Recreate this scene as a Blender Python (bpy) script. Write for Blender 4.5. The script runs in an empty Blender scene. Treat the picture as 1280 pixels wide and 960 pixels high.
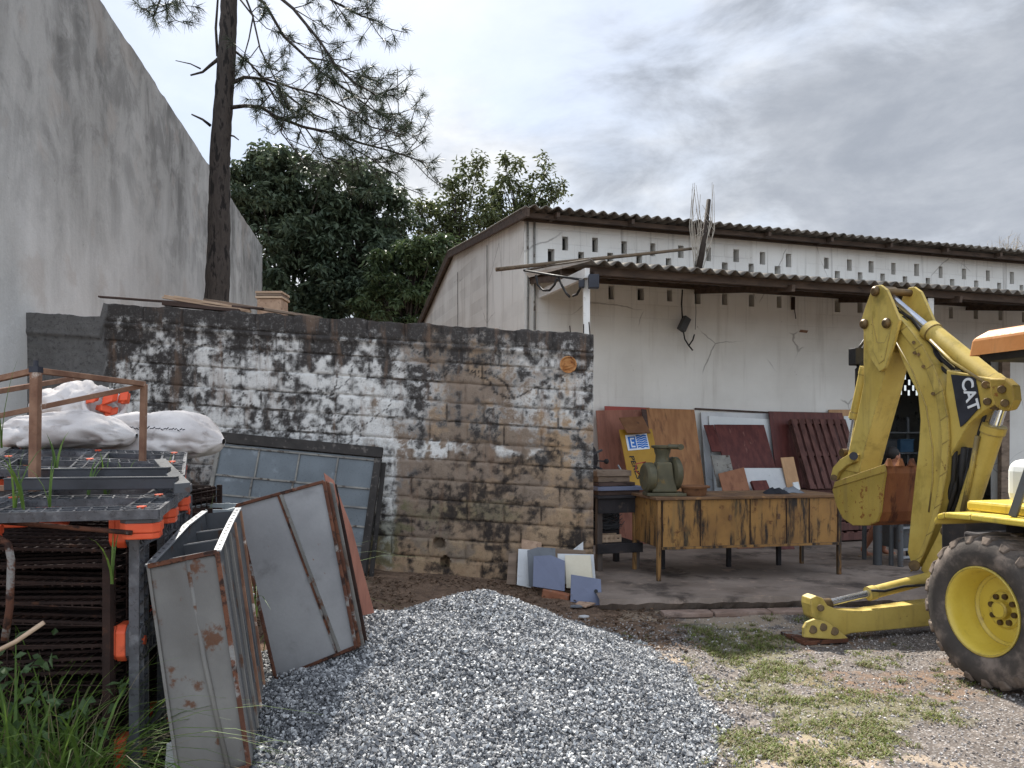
import bpy, math, random
import numpy as np
from mathutils import Vector, Matrix

# ------------------------------------------------------------------ camera, sky, sun, exposure
S = bpy.context.scene
COL = S.collection
random.seed(7)
RNG = np.random.default_rng(11)
CAM_Z, F, HY = 1.8, 960.0, 545.0          # eye height, focal length and horizon row of a 1280 px wide picture

cam_data = bpy.data.cameras.new('camera')
cam = bpy.data.objects.new('camera', cam_data)
COL.objects.link(cam)
cam.location = (0, 0, CAM_Z)
cam.rotation_euler = (math.radians(90), 0, 0)
cam_data.sensor_width = 36
cam_data.lens = 36 * F / 1280
cam_data.shift_y = (HY - 480) / 1280
cam_data.clip_start = 0.05
cam_data.clip_end = 2000
S.camera = cam

SUN_EL, SUN_AZ = math.radians(50), math.radians(-13)      # azimuth from +Y towards +X
sdir = Vector((math.sin(SUN_AZ) * math.cos(SUN_EL), math.cos(SUN_AZ) * math.cos(SUN_EL), math.sin(SUN_EL)))
sun_data = bpy.data.lights.new('sun', 'SUN')
sun_data.energy = 4.8
sun_data.angle = math.radians(1.2)
sun_data.color = (1.0, 0.95, 0.87)
sun = bpy.data.objects.new('sun', sun_data)
COL.objects.link(sun)
sun.rotation_euler = (-sdir).to_track_quat('-Z', 'Y').to_euler()

S.view_settings.view_transform = 'Standard'
S.view_settings.look = 'None'
S.view_settings.exposure = 1.12
S.view_settings.gamma = 1.0
S.render.engine = 'CYCLES'

W = bpy.data.worlds.new('World')
S.world = W
W.use_nodes = True


class NT:
    """tiny helper for node trees"""
    def __init__(s, nt):
        s.nt = nt

    def __call__(s, kind, props=None, **ins):
        n = s.nt.nodes.new('ShaderNode' + kind)
        for k, v in (props or {}).items():
            setattr(n, k, v)
        for k, v in ins.items():
            s.put(n, int(k[1:]) if k[0] == 'i' and k[1:].isdigit() else k.replace('_', ' '), v)
        return n

    def put(s, n, key, v):
        sock = n.inputs[key]
        if isinstance(v, bpy.types.NodeSocket):
            s.nt.links.new(v, sock)
        elif isinstance(v, bpy.types.Node):
            s.nt.links.new(v.outputs[0], sock)
        else:
            if hasattr(sock.default_value, '__len__') and not hasattr(v, '__len__'):
                v = (v,) * len(sock.default_value)
            if sock.type == 'RGBA' and len(v) == 3:
                v = tuple(v) + (1,)
            sock.default_value = v

    def math(s, op, a, b=0.0, clamp=False):
        return s('Math', {'operation': op, 'use_clamp': clamp}, i0=a, i1=b).outputs[0]

    def mix(s, fac, a, b, blend='MIX'):
        n = s.nt.nodes.new('ShaderNodeMix')
        n.data_type = 'RGBA'
        n.blend_type = blend
        n.clamp_factor = True
        s.put(n, 0, fac)
        s.put(n, 6, a)
        s.put(n, 7, b)
        return n.outputs[2]

    def ramp(s, v, lo, hi, a=0.0, b=1.0):
        n = s('MapRange', {'clamp': True, 'interpolation_type': 'SMOOTHSTEP'})
        for k, x in zip((0, 1, 2, 3, 4), (v, lo, hi, a, b)):
            s.put(n, k, x)
        return n.outputs[0]

    def noise(s, vec, scale, detail=4.0, rough=0.55, dist=0.0):
        n = s('TexNoise', Scale=scale, Detail=detail, Roughness=rough, Distortion=dist)
        s.put(n, 'Vector', vec)
        return n.outputs[0]


def build_world():
    nt = W.node_tree
    nt.nodes.clear()
    n = NT(nt)
    sky = n('TexSky', {'sky_type': 'NISHITA', 'sun_disc': False, 'sun_elevation': SUN_EL, 'sun_rotation': SUN_AZ,
                       'air_density': 1.0, 'dust_density': 1.5})
    co = n('TexCoord').outputs['Generated']
    mp = n('Mapping', Vector=co, Scale=(1.0, 1.0, 2.2))
    big = n.noise(mp.outputs[0], 2.1, 7, 0.55, 0.25)
    mid = n.noise(mp.outputs[0], 4.6, 8, 0.6, 0.3)
    fine = n.noise(mp.outputs[0], 12, 6, 0.6)
    sep = n('SeparateXYZ', i0=co)
    # a heavier bank of cloud to the north-east, lower and wider than tall
    dv = n('VectorMath', {'operation': 'DISTANCE'}, i0=n('Mapping', Vector=co, Scale=(1.0, 0.6, 2.0)).outputs[0], i1=(0.48, 0.5, 0.62))
    bank = n.ramp(n.math('ADD', dv.outputs['Value'], n.math('MULTIPLY', n.math('SUBTRACT', mid, 0.5), 0.85)), 0.56, 0.20)
    # clouds: bright tops to grey bellies
    tone = n.math('ADD', n.math('MULTIPLY', mid, 0.65), n.math('MULTIPLY', fine, 0.3))
    lit = n.ramp(tone, 0.34, 0.66)
    cloud = n.mix(lit, (4.7, 4.95, 5.4), (6.7, 6.85, 7.05))
    cloud = n.mix(n.math('MULTIPLY', bank, 0.88), cloud, n.mix(lit, (2.3, 2.55, 3.0), (3.5, 3.75, 4.2)))
    blue = n.mix(0.45, sky.outputs[0], (4.3, 5.3, 6.7))
    gap = n.ramp(big, 0.62, 0.47)
    colr = n.mix(n.math('MULTIPLY', n.math('MULTIPLY', gap, 0.7), n.math('SUBTRACT', 1.0, bank)), cloud, blue)
    # the underside of the world: dull earth light
    # unseen sky behind the camera brightened for fill, like sunlit clouds opposite the sun
    back_fill = n.ramp(sep.outputs[1], 0.25, -0.55, 0.95, 1.9)
    colr = n.mix(1.0, colr, n('CombineColor', i0=back_fill, i1=back_fill, i2=back_fill).outputs[0], 'MULTIPLY')
    low = n.ramp(sep.outputs[2], 0.0, -0.05)
    colr = n.mix(low, colr, (1.3, 1.2, 1.05))
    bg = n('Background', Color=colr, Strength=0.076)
    out = n('OutputWorld')
    nt.links.new(bg.outputs[0], out.inputs[0])


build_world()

# ------------------------------------------------------------------ helpers: points
def P(px, py, Y):
    return Vector(((px - 640) * Y / F, Y, CAM_Z + (HY - py) * Y / F))


def onplane(px, py, pt, n):
    d = Vector(((px - 640) / F, 1.0, (HY - py) / F))
    o = Vector((0, 0, CAM_Z))
    n3 = Vector((n[0], n[1], n[2] if len(n) > 2 else 0.0))
    p3 = Vector((pt[0], pt[1], pt[2] if len(pt) > 2 else 0.0))
    return o + d * ((p3 - o).dot(n3) / d.dot(n3))


def sstep(a, b, x):
    t = np.clip((np.asarray(x, float) - a) / (b - a), 0, 1)
    return t * t * (3 - 2 * t)


_tab = RNG.random((256, 256))


def vnoise(x, y, seed=0):
    x = np.asarray(x, float) + seed * 17.31
    y = np.asarray(y, float) + seed * 7.77
    xi, yi = np.floor(x).astype(int), np.floor(y).astype(int)
    fx, fy = x - xi, y - yi
    fx, fy = fx * fx * (3 - 2 * fx), fy * fy * (3 - 2 * fy)
    t = lambda a, b: _tab[a % 256, b % 256]
    return (t(xi, yi) * (1 - fx) + t(xi + 1, yi) * fx) * (1 - fy) + (t(xi, yi + 1) * (1 - fx) + t(xi + 1, yi + 1) * fx) * fy


def fbm(x, y, oct=4, seed=0):
    s, a, tot = 0, 1.0, 0
    for k in range(oct):
        s = s + a * vnoise(np.asarray(x) * 2 ** k, np.asarray(y) * 2 ** k, seed + k * 3)
        tot += a
        a *= 0.5
    return s / tot


def ground_h(x, y):
    x, y = np.asarray(x, float), np.asarray(y, float)
    return 0.087 * np.clip(1 - x, 0, 7) * sstep(5.5, 9, y)


# ------------------------------------------------------------------ helpers: objects
def tag(o, label=None, cat=None, group=None, kind=None):
    if label: o['label'] = label
    if cat: o['category'] = cat
    if group: o['group'] = group
    if kind: o['kind'] = kind
    return o


def empty(name, loc, label=None, cat=None, group=None, rot=(0, 0, 0)):
    o = bpy.data.objects.new(name, None)
    o.empty_display_size = 0.1
    o.location = loc
    o.rotation_euler = rot
    COL.objects.link(o)
    return tag(o, label, cat, group)


def wmat(o):
    m = Matrix.LocRotScale(o.location, o.rotation_euler, o.scale)
    return wmat(o.parent) @ m if o.parent else m


def copy_tree(o, parent=None):
    c = o.copy()
    COL.objects.link(c)
    c.parent = parent
    for ch in [k for k in bpy.data.objects if k.parent == o]:
        copy_tree(ch, c)
    return c


class MB:
    def __init__(s):
        s.v, s.f, s.m, s.mi = [], [], [], 0

    def add(s, verts, faces):
        b = len(s.v)
        s.v.extend(tuple(p) for p in verts)
        for f in faces:
            s.f.append(tuple(b + i for i in f))
            s.m.append(s.mi)
        return s

    def mat(s, i):
        s.mi = i
        return s

    def hexa(s, a, b):
        """two rings of 4 points"""
        return s.add(list(a) + list(b), [(3, 2, 1, 0), (4, 5, 6, 7), (0, 1, 5, 4), (1, 2, 6, 5), (2, 3, 7, 6), (3, 0, 4, 7)])

    def box(s, c, size, ax=None, ay=None, az=None):
        c = Vector(c)
        ax = Vector(ax or (1, 0, 0)); ay = Vector(ay or (0, 1, 0)); az = Vector(az or (0, 0, 1))
        x, y, z = ax * size[0] / 2, ay * size[1] / 2, az * size[2] / 2
        return s.hexa([c - x - y - z, c + x - y - z, c + x + y - z, c - x + y - z],
                      [c - x - y + z, c + x - y + z, c + x + y + z, c - x + y + z])

    def bar(s, p0, p1, w, h=None, up=(0, 0, 1)):
        p0, p1 = Vector(p0), Vector(p1)
        d = (p1 - p0).normalized()
        up = Vector(up)
        sd = d.cross(up)
        if sd.length < 1e-4: sd = d.cross(Vector((1, 0, 0)))
        sd.normalize()
        u = sd.cross(d)
        h = h or w
        x, y = sd * w / 2, u * h / 2
        q = lambda p: [p - x - y, p + x - y, p + x + y, p - x + y]
        return s.hexa(q(p0), q(p1))

    def prism(s, pts, vec):
        pts = [Vector(p) for p in pts]
        vec = Vector(vec)
        n = len(pts)
        return s.add(pts + [p + vec for p in pts],
                     [tuple(range(n))[::-1], tuple(range(n, 2 * n))] + [(i, (i + 1) % n, n + (i + 1) % n, n + i) for i in range(n)])

    def tube(s, pts, r, n=8, cap=True):
        pts = [Vector(p) for p in pts]
        rs = r if hasattr(r, '__len__') else [r] * len(pts)
        vs, fs = [], []
        ref = None
        for i, p in enumerate(pts):
            d = (pts[min(i + 1, len(pts) - 1)] - pts[max(i - 1, 0)])
            d = d.normalized() if d.length > 1e-9 else Vector((0, 0, 1))
            if ref is None:
                ref = d.orthogonal().normalized()
            ref = (ref - d * ref.dot(d))
            ref = ref.normalized() if ref.length > 1e-6 else d.orthogonal().normalized()
            b = d.cross(ref)
            for k in range(n):
                a = 2 * math.pi * k / n
                vs.append(p + (ref * math.cos(a) + b * math.sin(a)) * rs[i])
        for i in range(len(pts) - 1):
            for k in range(n):
                k2 = (k + 1) % n
                fs.append((i * n + k, i * n + k2, (i + 1) * n + k2, (i + 1) * n + k))
        if cap:
            fs.append(tuple(range(n))[::-1])
            fs.append(tuple(range((len(pts) - 1) * n, len(pts) * n)))
        return s.add(vs, fs)

    def cyl(s, p0, p1, r, n=16, r1=None):
        return s.tube([p0, p1], [r, r if r1 is None else r1], n)

    def lathe(s, prof, c, axis, n=32, closed=False):
        """prof: (distance along the axis, radius)"""
        c, axis = Vector(c), Vector(axis).normalized()
        u = axis.orthogonal().normalized()
        w = axis.cross(u)
        vs = [c + axis * a + (u * math.cos(2 * math.pi * k / n) + w * math.sin(2 * math.pi * k / n)) * r for a, r in prof for k in range(n)]
        m = len(prof)
        fs = [(i * n + k, i * n + (k + 1) % n, ((i + 1) % m) * n + (k + 1) % n, ((i + 1) % m) * n + k)
              for i in range(m if closed else m - 1) for k in range(n)]
        return s.add(vs, fs)

    def ball(s, c, r, n=12, m=8):
        rx, ry, rz = r if hasattr(r, '__len__') else (r, r, r)
        vs = [(c[0], c[1], c[2] - rz)]
        for i in range(1, m):
            t = math.pi * i / m - math.pi / 2
            for k in range(n):
                a = 2 * math.pi * k / n
                vs.append((c[0] + rx * math.cos(t) * math.cos(a), c[1] + ry * math.cos(t) * math.sin(a), c[2] + rz * math.sin(t)))
        vs.append((c[0], c[1], c[2] + rz))
        fs = [(0, 1 + (k + 1) % n, 1 + k) for k in range(n)]
        for i in range(m - 2):
            for k in range(n):
                a, b = 1 + i * n + k, 1 + i * n + (k + 1) % n
                fs.append((a, b, b + n, a + n))
        L = len(vs) - 1
        fs += [(1 + (m - 2) * n + k, 1 + (m - 2) * n + (k + 1) % n, L) for k in range(n)]
        return s.add(vs, fs)

    def build(s, name, mats, parent=None, smooth=False, bevel=0.0, seg=2):
        if not isinstance(mats, (list, tuple)): mats = [mats]
        me = bpy.data.meshes.new(name)
        vs = s.v
        if parent is not None:
            inv = wmat(parent).inverted()
            vs = [inv @ Vector(p) for p in vs]
        me.from_pydata([tuple(p) for p in vs], [], s.f)
        for m in mats: me.materials.append(m)
        if len(mats) > 1:
            me.polygons.foreach_set('material_index', s.m)
        if smooth:
            me.polygons.foreach_set('use_smooth', [True] * len(me.polygons))
        me.update()
        o = bpy.data.objects.new(name, me)
        COL.objects.link(o)
        if parent is not None: o.parent = parent
        if smooth == 'auto':
            me.set_sharp_from_angle(angle=math.radians(38))
        if bevel:
            b = o.modifiers.new('bevel', 'BEVEL')
            b.width, b.segments, b.limit_method = bevel, seg, 'ANGLE'
            b.angle_limit = math.radians(40)
        return o


def npmesh(name, V, Fq, mat, parent=None, smooth=False, attrs=None):
    """V (n,3), Fq (m,k) numpy -> object"""
    me = bpy.data.meshes.new(name)
    V = np.asarray(V, np.float32)
    if parent is not None:
        inv = np.array(wmat(parent).inverted())
        V = (V @ inv[:3, :3].T + inv[:3, 3]).astype(np.float32)
    m, k = Fq.shape
    me.vertices.add(len(V)); me.vertices.foreach_set('co', V.ravel())
    me.loops.add(m * k); me.loops.foreach_set('vertex_index', np.ascontiguousarray(Fq, np.int32).ravel())
    me.polygons.add(m); me.polygons.foreach_set('loop_start', np.arange(0, m * k, k, dtype=np.int32))
    me.polygons.foreach_set('use_smooth', np.full(m, bool(smooth)))
    for nm, arr in (attrs or {}).items():
        a = me.attributes.new(nm, 'FLOAT_COLOR', 'POINT')
        a.data.foreach_set('color', np.asarray(arr, np.float32).ravel())
    me.materials.append(mat)
    me.update(calc_edges=True)
    me.validate()
    o = bpy.data.objects.new(name, me)
    COL.objects.link(o)
    if parent is not None: o.parent = parent
    return o


def gridfaces(nu, nv):
    i = np.arange(nu - 1)[:, None] * nv + np.arange(nv - 1)[None, :]
    i = i.ravel()
    return np.stack([i, i + nv, i + nv + 1, i + 1], 1)


# ------------------------------------------------------------------ materials
def hexc(h):
    h = h.lstrip('#')
    c = [int(h[i:i + 2], 16) / 255 for i in (0, 2, 4)]
    return tuple(x / 12.92 if x <= 0.04045 else ((x + 0.055) / 1.055) ** 2.4 for x in c)


def newmat(name):
    m = bpy.data.materials.new(name)
    m.use_nodes = True
    nt = m.node_tree
    b = nt.nodes['Principled BSDF']
    return m, NT(nt), b


def coords(n, stretch=(1, 1, 1)):
    co = n('TexCoord').outputs['Object']
    off = n.math('MULTIPLY', n('ObjectInfo').outputs['Random'], 37.0)
    mp = n('Mapping', Vector=co, Scale=stretch)
    n.put(mp, 'Location', n('CombineXYZ', i0=off, i1=off, i2=off).outputs[0])
    return mp.outputs[0]


def weather(name, c1, c2, s=3.0, c3=None, s3=9.0, t3=(0.55, 0.68), rough=0.8, metal=0.0, bump=0.25, bs=40.0,
            stretch=(1, 1, 1), spec=0.3, st3=None, c4=None, s4=5.0, t4=(0.6, 0.7), rvar=0.15):
    m, n, b = newmat(name)
    v = coords(n, stretch)
    colr = n.mix(n.ramp(n.noise(v, s, 6), 0.3, 0.7), c1, c2)
    if c3 is not None:
        v3 = coords(n, st3) if st3 else v
        colr = n.mix(n.ramp(n.noise(v3, s3, 8, 0.62), *t3), colr, c3)
    if c4 is not None:
        colr = n.mix(n.ramp(n.noise(v, s4, 8, 0.65, 0.3), *t4), colr, c4)
    fine = n.noise(v, bs, 6, 0.65)
    colr = n.mix(0.35, colr, n.mix(fine, (0.35, 0.35, 0.35), (0.68, 0.68, 0.68)), 'OVERLAY')
    n.put(b, 'Base Color', colr)
    n.put(b, 'Roughness', n.ramp(fine, 0.2, 0.8, rough - rvar, min(1.0, rough + rvar)))
    b.inputs['Metallic'].default_value = metal
    b.inputs['Specular IOR Level'].default_value = spec
    if bump:
        bp = n('Bump', Strength=bump, Distance=0.01)
        n.put(bp, 'Height', fine)
        n.put(b, 'Normal', bp)
    return m


def wood(name, c1, c2, axis=0, s=6.0, c3=None, rough=0.75, bump=0.2, t3=(0.56, 0.7)):
    st = [9.0, 9.0, 9.0]
    st[axis] = 0.7
    return weather(name, c1, c2, s=s / 4, c3=c3, s3=1.2, t3=t3, rough=rough, bump=bump, bs=12, stretch=tuple(st))


M = {}
M['steel_grey'] = weather('grey_painted_steel', hexc('#7a7979'), hexc('#8f8e8d'), 2.0, hexc('#6e4a33'), 14, (0.68, 0.76), rough=0.5, bump=0.08, bs=60, c4=hexc('#6a6868'), s4=3, t4=(0.55, 0.75), spec=0.4)
M['steel_worn'] = weather('worn_grey_steel', hexc('#5f5c58'), hexc('#75726c'), 2.0, hexc('#553826'), 9, (0.57, 0.66), rough=0.6, bump=0.12, bs=50, c4=hexc('#5a5048'), s4=2.5, t4=(0.55, 0.75))
M['steel_dark'] = weather('dark_grey_steel', hexc('#3f4143'), hexc('#525355'), 2.0, hexc('#4f3627'), 10, (0.58, 0.70), rough=0.6, bump=0.1)
M['galv'] = weather('galvanised_strip', hexc('#7c7e80'), hexc('#949698'), 4.0, hexc('#7a5235'), 9, (0.63, 0.7), rough=0.45, metal=0.3, bump=0.1)
M['rust'] = weather('rust', hexc('#4f3226'), hexc('#6a4431'), 7.0, hexc('#2e1f1a'), 14, (0.5, 0.62), rough=0.9, bump=0.5, bs=90, c4=hexc('#7d7a76'), s4=6, t4=(0.55, 0.62))
M['rust_pale'] = weather('rusted_painted_tube', hexc('#6b4c3c'), hexc('#8d6d58'), 7.0, hexc('#b5a89c'), 9, (0.6, 0.68), rough=0.85, bump=0.4, bs=90)
M['rust_dark'] = weather('dark_rust', hexc('#231713'), hexc('#33231d'), 7.0, hexc('#4a3022'), 12, (0.58, 0.7), rough=0.92, bump=0.4, bs=90)
M['black_plastic'] = weather('black_plastic', hexc('#3c3d40'), hexc('#4d4e52'), 5.0, hexc('#8a8a8c'), 7, (0.5, 0.8), rough=0.33, bump=0.08, spec=0.5)
M['black_beam'] = weather('black_steel_beam', hexc('#202126'), hexc('#303137'), 5.0, hexc('#5a5a60'), 6, (0.6, 0.8), rough=0.4, bump=0.08, spec=0.5)
M['orange'] = weather('orange_plastic', hexc('#c9492a'), hexc('#d65f3c'), 4.0, hexc('#a8482c'), 8, (0.6, 0.75), rough=0.5, bump=0.06)
M['sack'] = weather('woven_sack', hexc('#b5aeaa'), hexc('#cac4c0'), 3.0, hexc('#8c827d'), 5, (0.58, 0.75), rough=0.8, bump=0.3, bs=120)
M['wood_grey'] = wood('weathered_wood', hexc('#6c5b4d'), hexc('#8a7766'), 0, c3=hexc('#3c322b'))
M['wood_dark'] = wood('dark_plank', hexc('#3a2c25'), hexc('#51403a'), 0, c3=hexc('#261d19'))
M['wood_pale'] = wood('pale_split_wood', hexc('#a58a72'), hexc('#bfa68c'), 0, c3=hexc('#7c604a'))
M['pallet_wood'] = wood('brown_pallet_wood', hexc('#4b302b'), hexc('#684740'), 2, c3=hexc('#33211e'))
M['pinkish_board'] = wood('reddish_board', hexc('#7d5244'), hexc('#966655'), 2, c3=hexc('#5f4136'))
M['plywood'] = wood('plywood', hexc('#8a6040'), hexc('#9f734d'), 2, c3=hexc('#6d4a35'), t3=(0.54, 0.72))
M['plywood_brown'] = wood('brown_plywood', hexc('#80563f'), hexc('#8f6349'), 2, c3=hexc('#6d4736'))
M['beige_board'] = wood('beige_board', hexc('#a98563'), hexc('#b8926d'), 2)
M['maroon'] = wood('maroon_laminate', hexc('#4d2522'), hexc('#64352f'), 2, c3=hexc('#7a5148'), t3=(0.6, 0.72), rough=0.5, bump=0.06)
M['white_board'] = weather('white_laminate', hexc('#b4b5b6'), hexc('#c9c9c8'), 2.0, hexc('#8b847b'), 7, (0.62, 0.75), rough=0.5, bump=0.05)
M['cream_board'] = weather('cream_board', hexc('#c2b79f'), hexc('#d0c7b2'), 2.0, hexc('#8a7350'), 6, (0.66, 0.72), rough=0.6, bump=0.05)
M['blue_grey_board'] = weather('blue_grey_board', hexc('#62677a'), hexc('#6c7184'), 2.0, hexc('#565660'), 6, (0.6, 0.75), rough=0.5, bump=0.05)
M['grey_board'] = weather('grey_board', hexc('#63666a'), hexc('#72757a'), 2.0, hexc('#4c4b4a'), 6, (0.6, 0.75), rough=0.6, bump=0.05)
M['tile'] = weather('terracotta_tile', hexc('#9b7f69'), hexc('#b4977f'), 12.0, hexc('#7d6353'), 20, (0.55, 0.65), rough=0.8, bump=0.3)
M['brick'] = weather('brick', hexc('#84523b'), hexc('#9a6a50'), 6.0, hexc('#7a7068'), 7, (0.55, 0.7), rough=0.9, bump=0.5, bs=50)
M['cat_yellow'] = weather('weathered_yellow_paint', hexc('#ae9648'), hexc('#bea85a'), 2.2, hexc('#6f5226'), 13, (0.64, 0.73), rough=0.5, bump=0.06, bs=50, c4=hexc('#857536'), s4=3.0, t4=(0.5, 0.75), spec=0.4)
M['cat_orange'] = weather('faded_orange_yellow_paint', hexc('#b8802a'), hexc('#c28d34'), 2.2, hexc('#7f5526'), 8, (0.6, 0.74), rough=0.5, bump=0.06, bs=50)
M['fender_yellow'] = weather('bright_yellow_paint', hexc('#c6ad42'), hexc('#d2bb55'), 2.2, hexc('#9a7d30'), 10, (0.64, 0.76), rough=0.4, bump=0.04, bs=50, spec=0.5)
M['bucket_yellow'] = weather('scuffed_bucket_paint', hexc('#957f3a'), hexc('#a58d45'), 3.0, hexc('#7d5226'), 16, (0.58, 0.66), rough=0.65, bump=0.2, bs=50, c4=hexc('#6b4522'), s4=6, t4=(0.62, 0.7))
M['bucket_rust'] = weather('scraped_bucket_rust', hexc('#70432b'), hexc('#8a5a36'), 2.0, hexc('#4a2a1e'), 3, (0.5, 0.66), rough=0.75, bump=0.3, stretch=(3, 3, 0.7), bs=25)
M['chrome'] = weather('chrome_rod', hexc('#b9bcc4'), hexc('#c9ccd2'), 4.0, rough=0.2, metal=0.9, bump=0.0, rvar=0.08)
M['pin'] = weather('greasy_pin', hexc('#4a3d2c'), hexc('#6b5636'), 12.0, rough=0.5, metal=0.4, bump=0.2)
M['black'] = weather('black_rubber_hose', hexc('#1d1c1c'), hexc('#2a2828'), 6.0, rough=0.6, bump=0.1)
M['rubber'] = weather('dusty_rubber', hexc('#3d3936'), hexc('#524b46'), 5.0, hexc('#7c7067'), 5, (0.48, 0.70), rough=0.9, bump=0.3, bs=30)
M['rubber_tread'] = weather('dusty_tread_rubber', hexc('#5a5049'), hexc('#7a6c60'), 5.0, hexc('#3b3531'), 7, (0.5, 0.7), rough=0.95, bump=0.4, bs=30)
M['canopy_orange'] = weather('orange_cab_roof', hexc('#a96c36'), hexc('#b87d48'), 2.0, hexc('#a05f2b'), 8, (0.6, 0.75), rough=0.5, bump=0.05)
M['off_white'] = weather('off_white_paint', hexc('#c9cccb'), hexc('#d8dad8'), 2.0, hexc('#a29f93'), 6, (0.6, 0.8), rough=0.5, bump=0.04)
M['white_paint'] = weather('chalky_white_paint', hexc('#c4c2bd'), hexc('#d5d3ce'), 3.0, hexc('#8d887f'), 8, (0.6, 0.74), rough=0.7, bump=0.1)
M['bench_yellow'] = weather('stained_yellow_steel', hexc('#7d5c36'), hexc('#96703f'), 3.0, hexc('#2a2420'), 3.2, (0.47, 0.62), rough=0.65, bump=0.12, c4=hexc('#5b3c22'), s4=9, t4=(0.56, 0.68), st3=(3.2, 3.2, 0.55))
M['bench_top'] = weather('rusty_bench_top', hexc('#5a4332'), hexc('#775a40'), 4.0, hexc('#94704a'), 8, (0.58, 0.7), rough=0.8, bump=0.3)
M['soot'] = weather('sooty_steel', hexc('#262425'), hexc('#363233'), 5.0, hexc('#4d423c'), 9, (0.58, 0.72), rough=0.85, bump=0.3)
M['soot_wood'] = wood('sooty_wood', hexc('#4a413c'), hexc('#5d534c'), 2, c3=hexc('#2c2624'))
M['machine_green'] = weather('old_green_enamel', hexc('#474434'), hexc('#5b5642'), 5.0, hexc('#6e5a32'), 9, (0.56, 0.7), rough=0.55, bump=0.2)
M['clay'] = weather('clay', hexc('#6b4a33'), hexc('#7d583d'), 6.0, hexc('#4b3427'), 8, (0.55, 0.7), rough=0.85, bump=0.25)
M['sign_yellow'] = weather('yellow_panel_paint', hexc('#9a7422'), hexc('#a8822f'), 3.0, hexc('#8a6a28'), 8, (0.6, 0.75), rough=0.55, bump=0.05)
M['sign_blue'] = weather('blue_print', hexc('#1d5fae'), hexc('#2468b6'), 3.0, rough=0.5, bump=0.0)
M['sign_white'] = weather('white_print', hexc('#c9cfd6'), hexc('#d4d8dc'), 3.0, rough=0.5, bump=0.0)
M['ink'] = weather('black_print', hexc('#161616'), hexc('#202020'), 3.0, rough=0.5, bump=0.0)
M['black_box'] = weather('dark_switch_box', hexc('#23252c'), hexc('#30323a'), 6.0, rough=0.5, bump=0.05)
M['bluepl'] = weather('blue_plastic', hexc('#43607a'), hexc('#52708a'), 4.0, hexc('#8d9aa2'), 6, (0.6, 0.75), rough=0.5, bump=0.05)
M['redpl'] = weather('red_plastic', hexc('#8a3a30'), hexc('#9c463a'), 4.0, hexc('#6b3a32'), 6, (0.6, 0.75), rough=0.5, bump=0.05)
M['greypl'] = weather('pale_grey_plastic', hexc('#8b9294'), hexc('#9da4a6'), 4.0, hexc('#6c6c68'), 6, (0.6, 0.75), rough=0.5, bump=0.05)
M['pane'] = weather('dusty_glass', hexc('#4c5357'), hexc('#5d6468'), 3.0, hexc('#8b9296'), 5, (0.55, 0.8), rough=0.35, bump=0.05, spec=0.5)
M['old_frame'] = weather('peeling_frame_paint', hexc('#6d6a66'), hexc('#8b8880'), 5.0, hexc('#4a3f36'), 12, (0.54, 0.64), rough=0.8, bump=0.3)
M['charred_frame'] = weather('blackened_frame', hexc('#2b2826'), hexc('#3d3936'), 5.0, hexc('#5b5550'), 14, (0.58, 0.68), rough=0.85, bump=0.3)
M['roof'] = weather('old_fibre_cement', hexc('#5a544d'), hexc('#746d64'), 2.0, hexc('#35302b'), 5, (0.5, 0.68), rough=0.95, bump=0.3, bs=30, c4=hexc('#7c766c'), s4=9, t4=(0.6, 0.7))
M['roof_under'] = M['roof']
M['timber_eave'] = wood('eave_timber', hexc('#40342c'), hexc('#57483d'), 0, c3=hexc('#2a221d'))
M['interior'] = weather('dim_plaster', hexc('#8a8885'), hexc('#a09e9a'), 2.0, hexc('#5a5855'), 4, (0.55, 0.7), rough=0.9, bump=0.1)
M['skin'] = weather('skin', hexc('#8a5a44'), hexc('#9a6850'), 4.0, rough=0.55, bump=0.05)
M['hair'] = weather('black_hair', hexc('#15110f'), hexc('#211b18'), 20.0, rough=0.6, bump=0.5, bs=120)
M['cloth_dark'] = weather('black_cloth', hexc('#1c1c20'), hexc('#27272c'), 6.0, rough=0.9, bump=0.2)
M['cloth_blue'] = weather('dull_navy_cloth', hexc('#2b313d'), hexc('#363d4a'), 6.0, rough=0.9, bump=0.2)
M['sandal'] = weather('sandal_rubber', hexc('#7c6a58'), hexc('#8d7b68'), 6.0, rough=0.8, bump=0.1)
M['bark'] = weather('pine_bark', hexc('#37312d'), hexc('#524a44'), 6.0, hexc('#1f1b19'), 6, (0.48, 0.6), rough=0.95, bump=1.0, bs=14, stretch=(2.2, 2.2, 0.6))
M['bark_dark'] = weather('dark_bark', hexc('#2e2722'), hexc('#41382f'), 6.0, hexc('#1d1815'), 6, (0.5, 0.65), rough=0.95, bump=0.6, bs=20, stretch=(2, 2, 0.7))
M['twig'] = weather('dry_twig', hexc('#8c8478'), hexc('#a59d90'), 6.0, rough=0.9, bump=0.1)
M['bamboo'] = weather('old_pole', hexc('#574a3b'), hexc('#6d5d4b'), 6.0, hexc('#3a3028'), 9, (0.55, 0.7), rough=0.8, bump=0.2)
M['cable'] = M['black']


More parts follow.
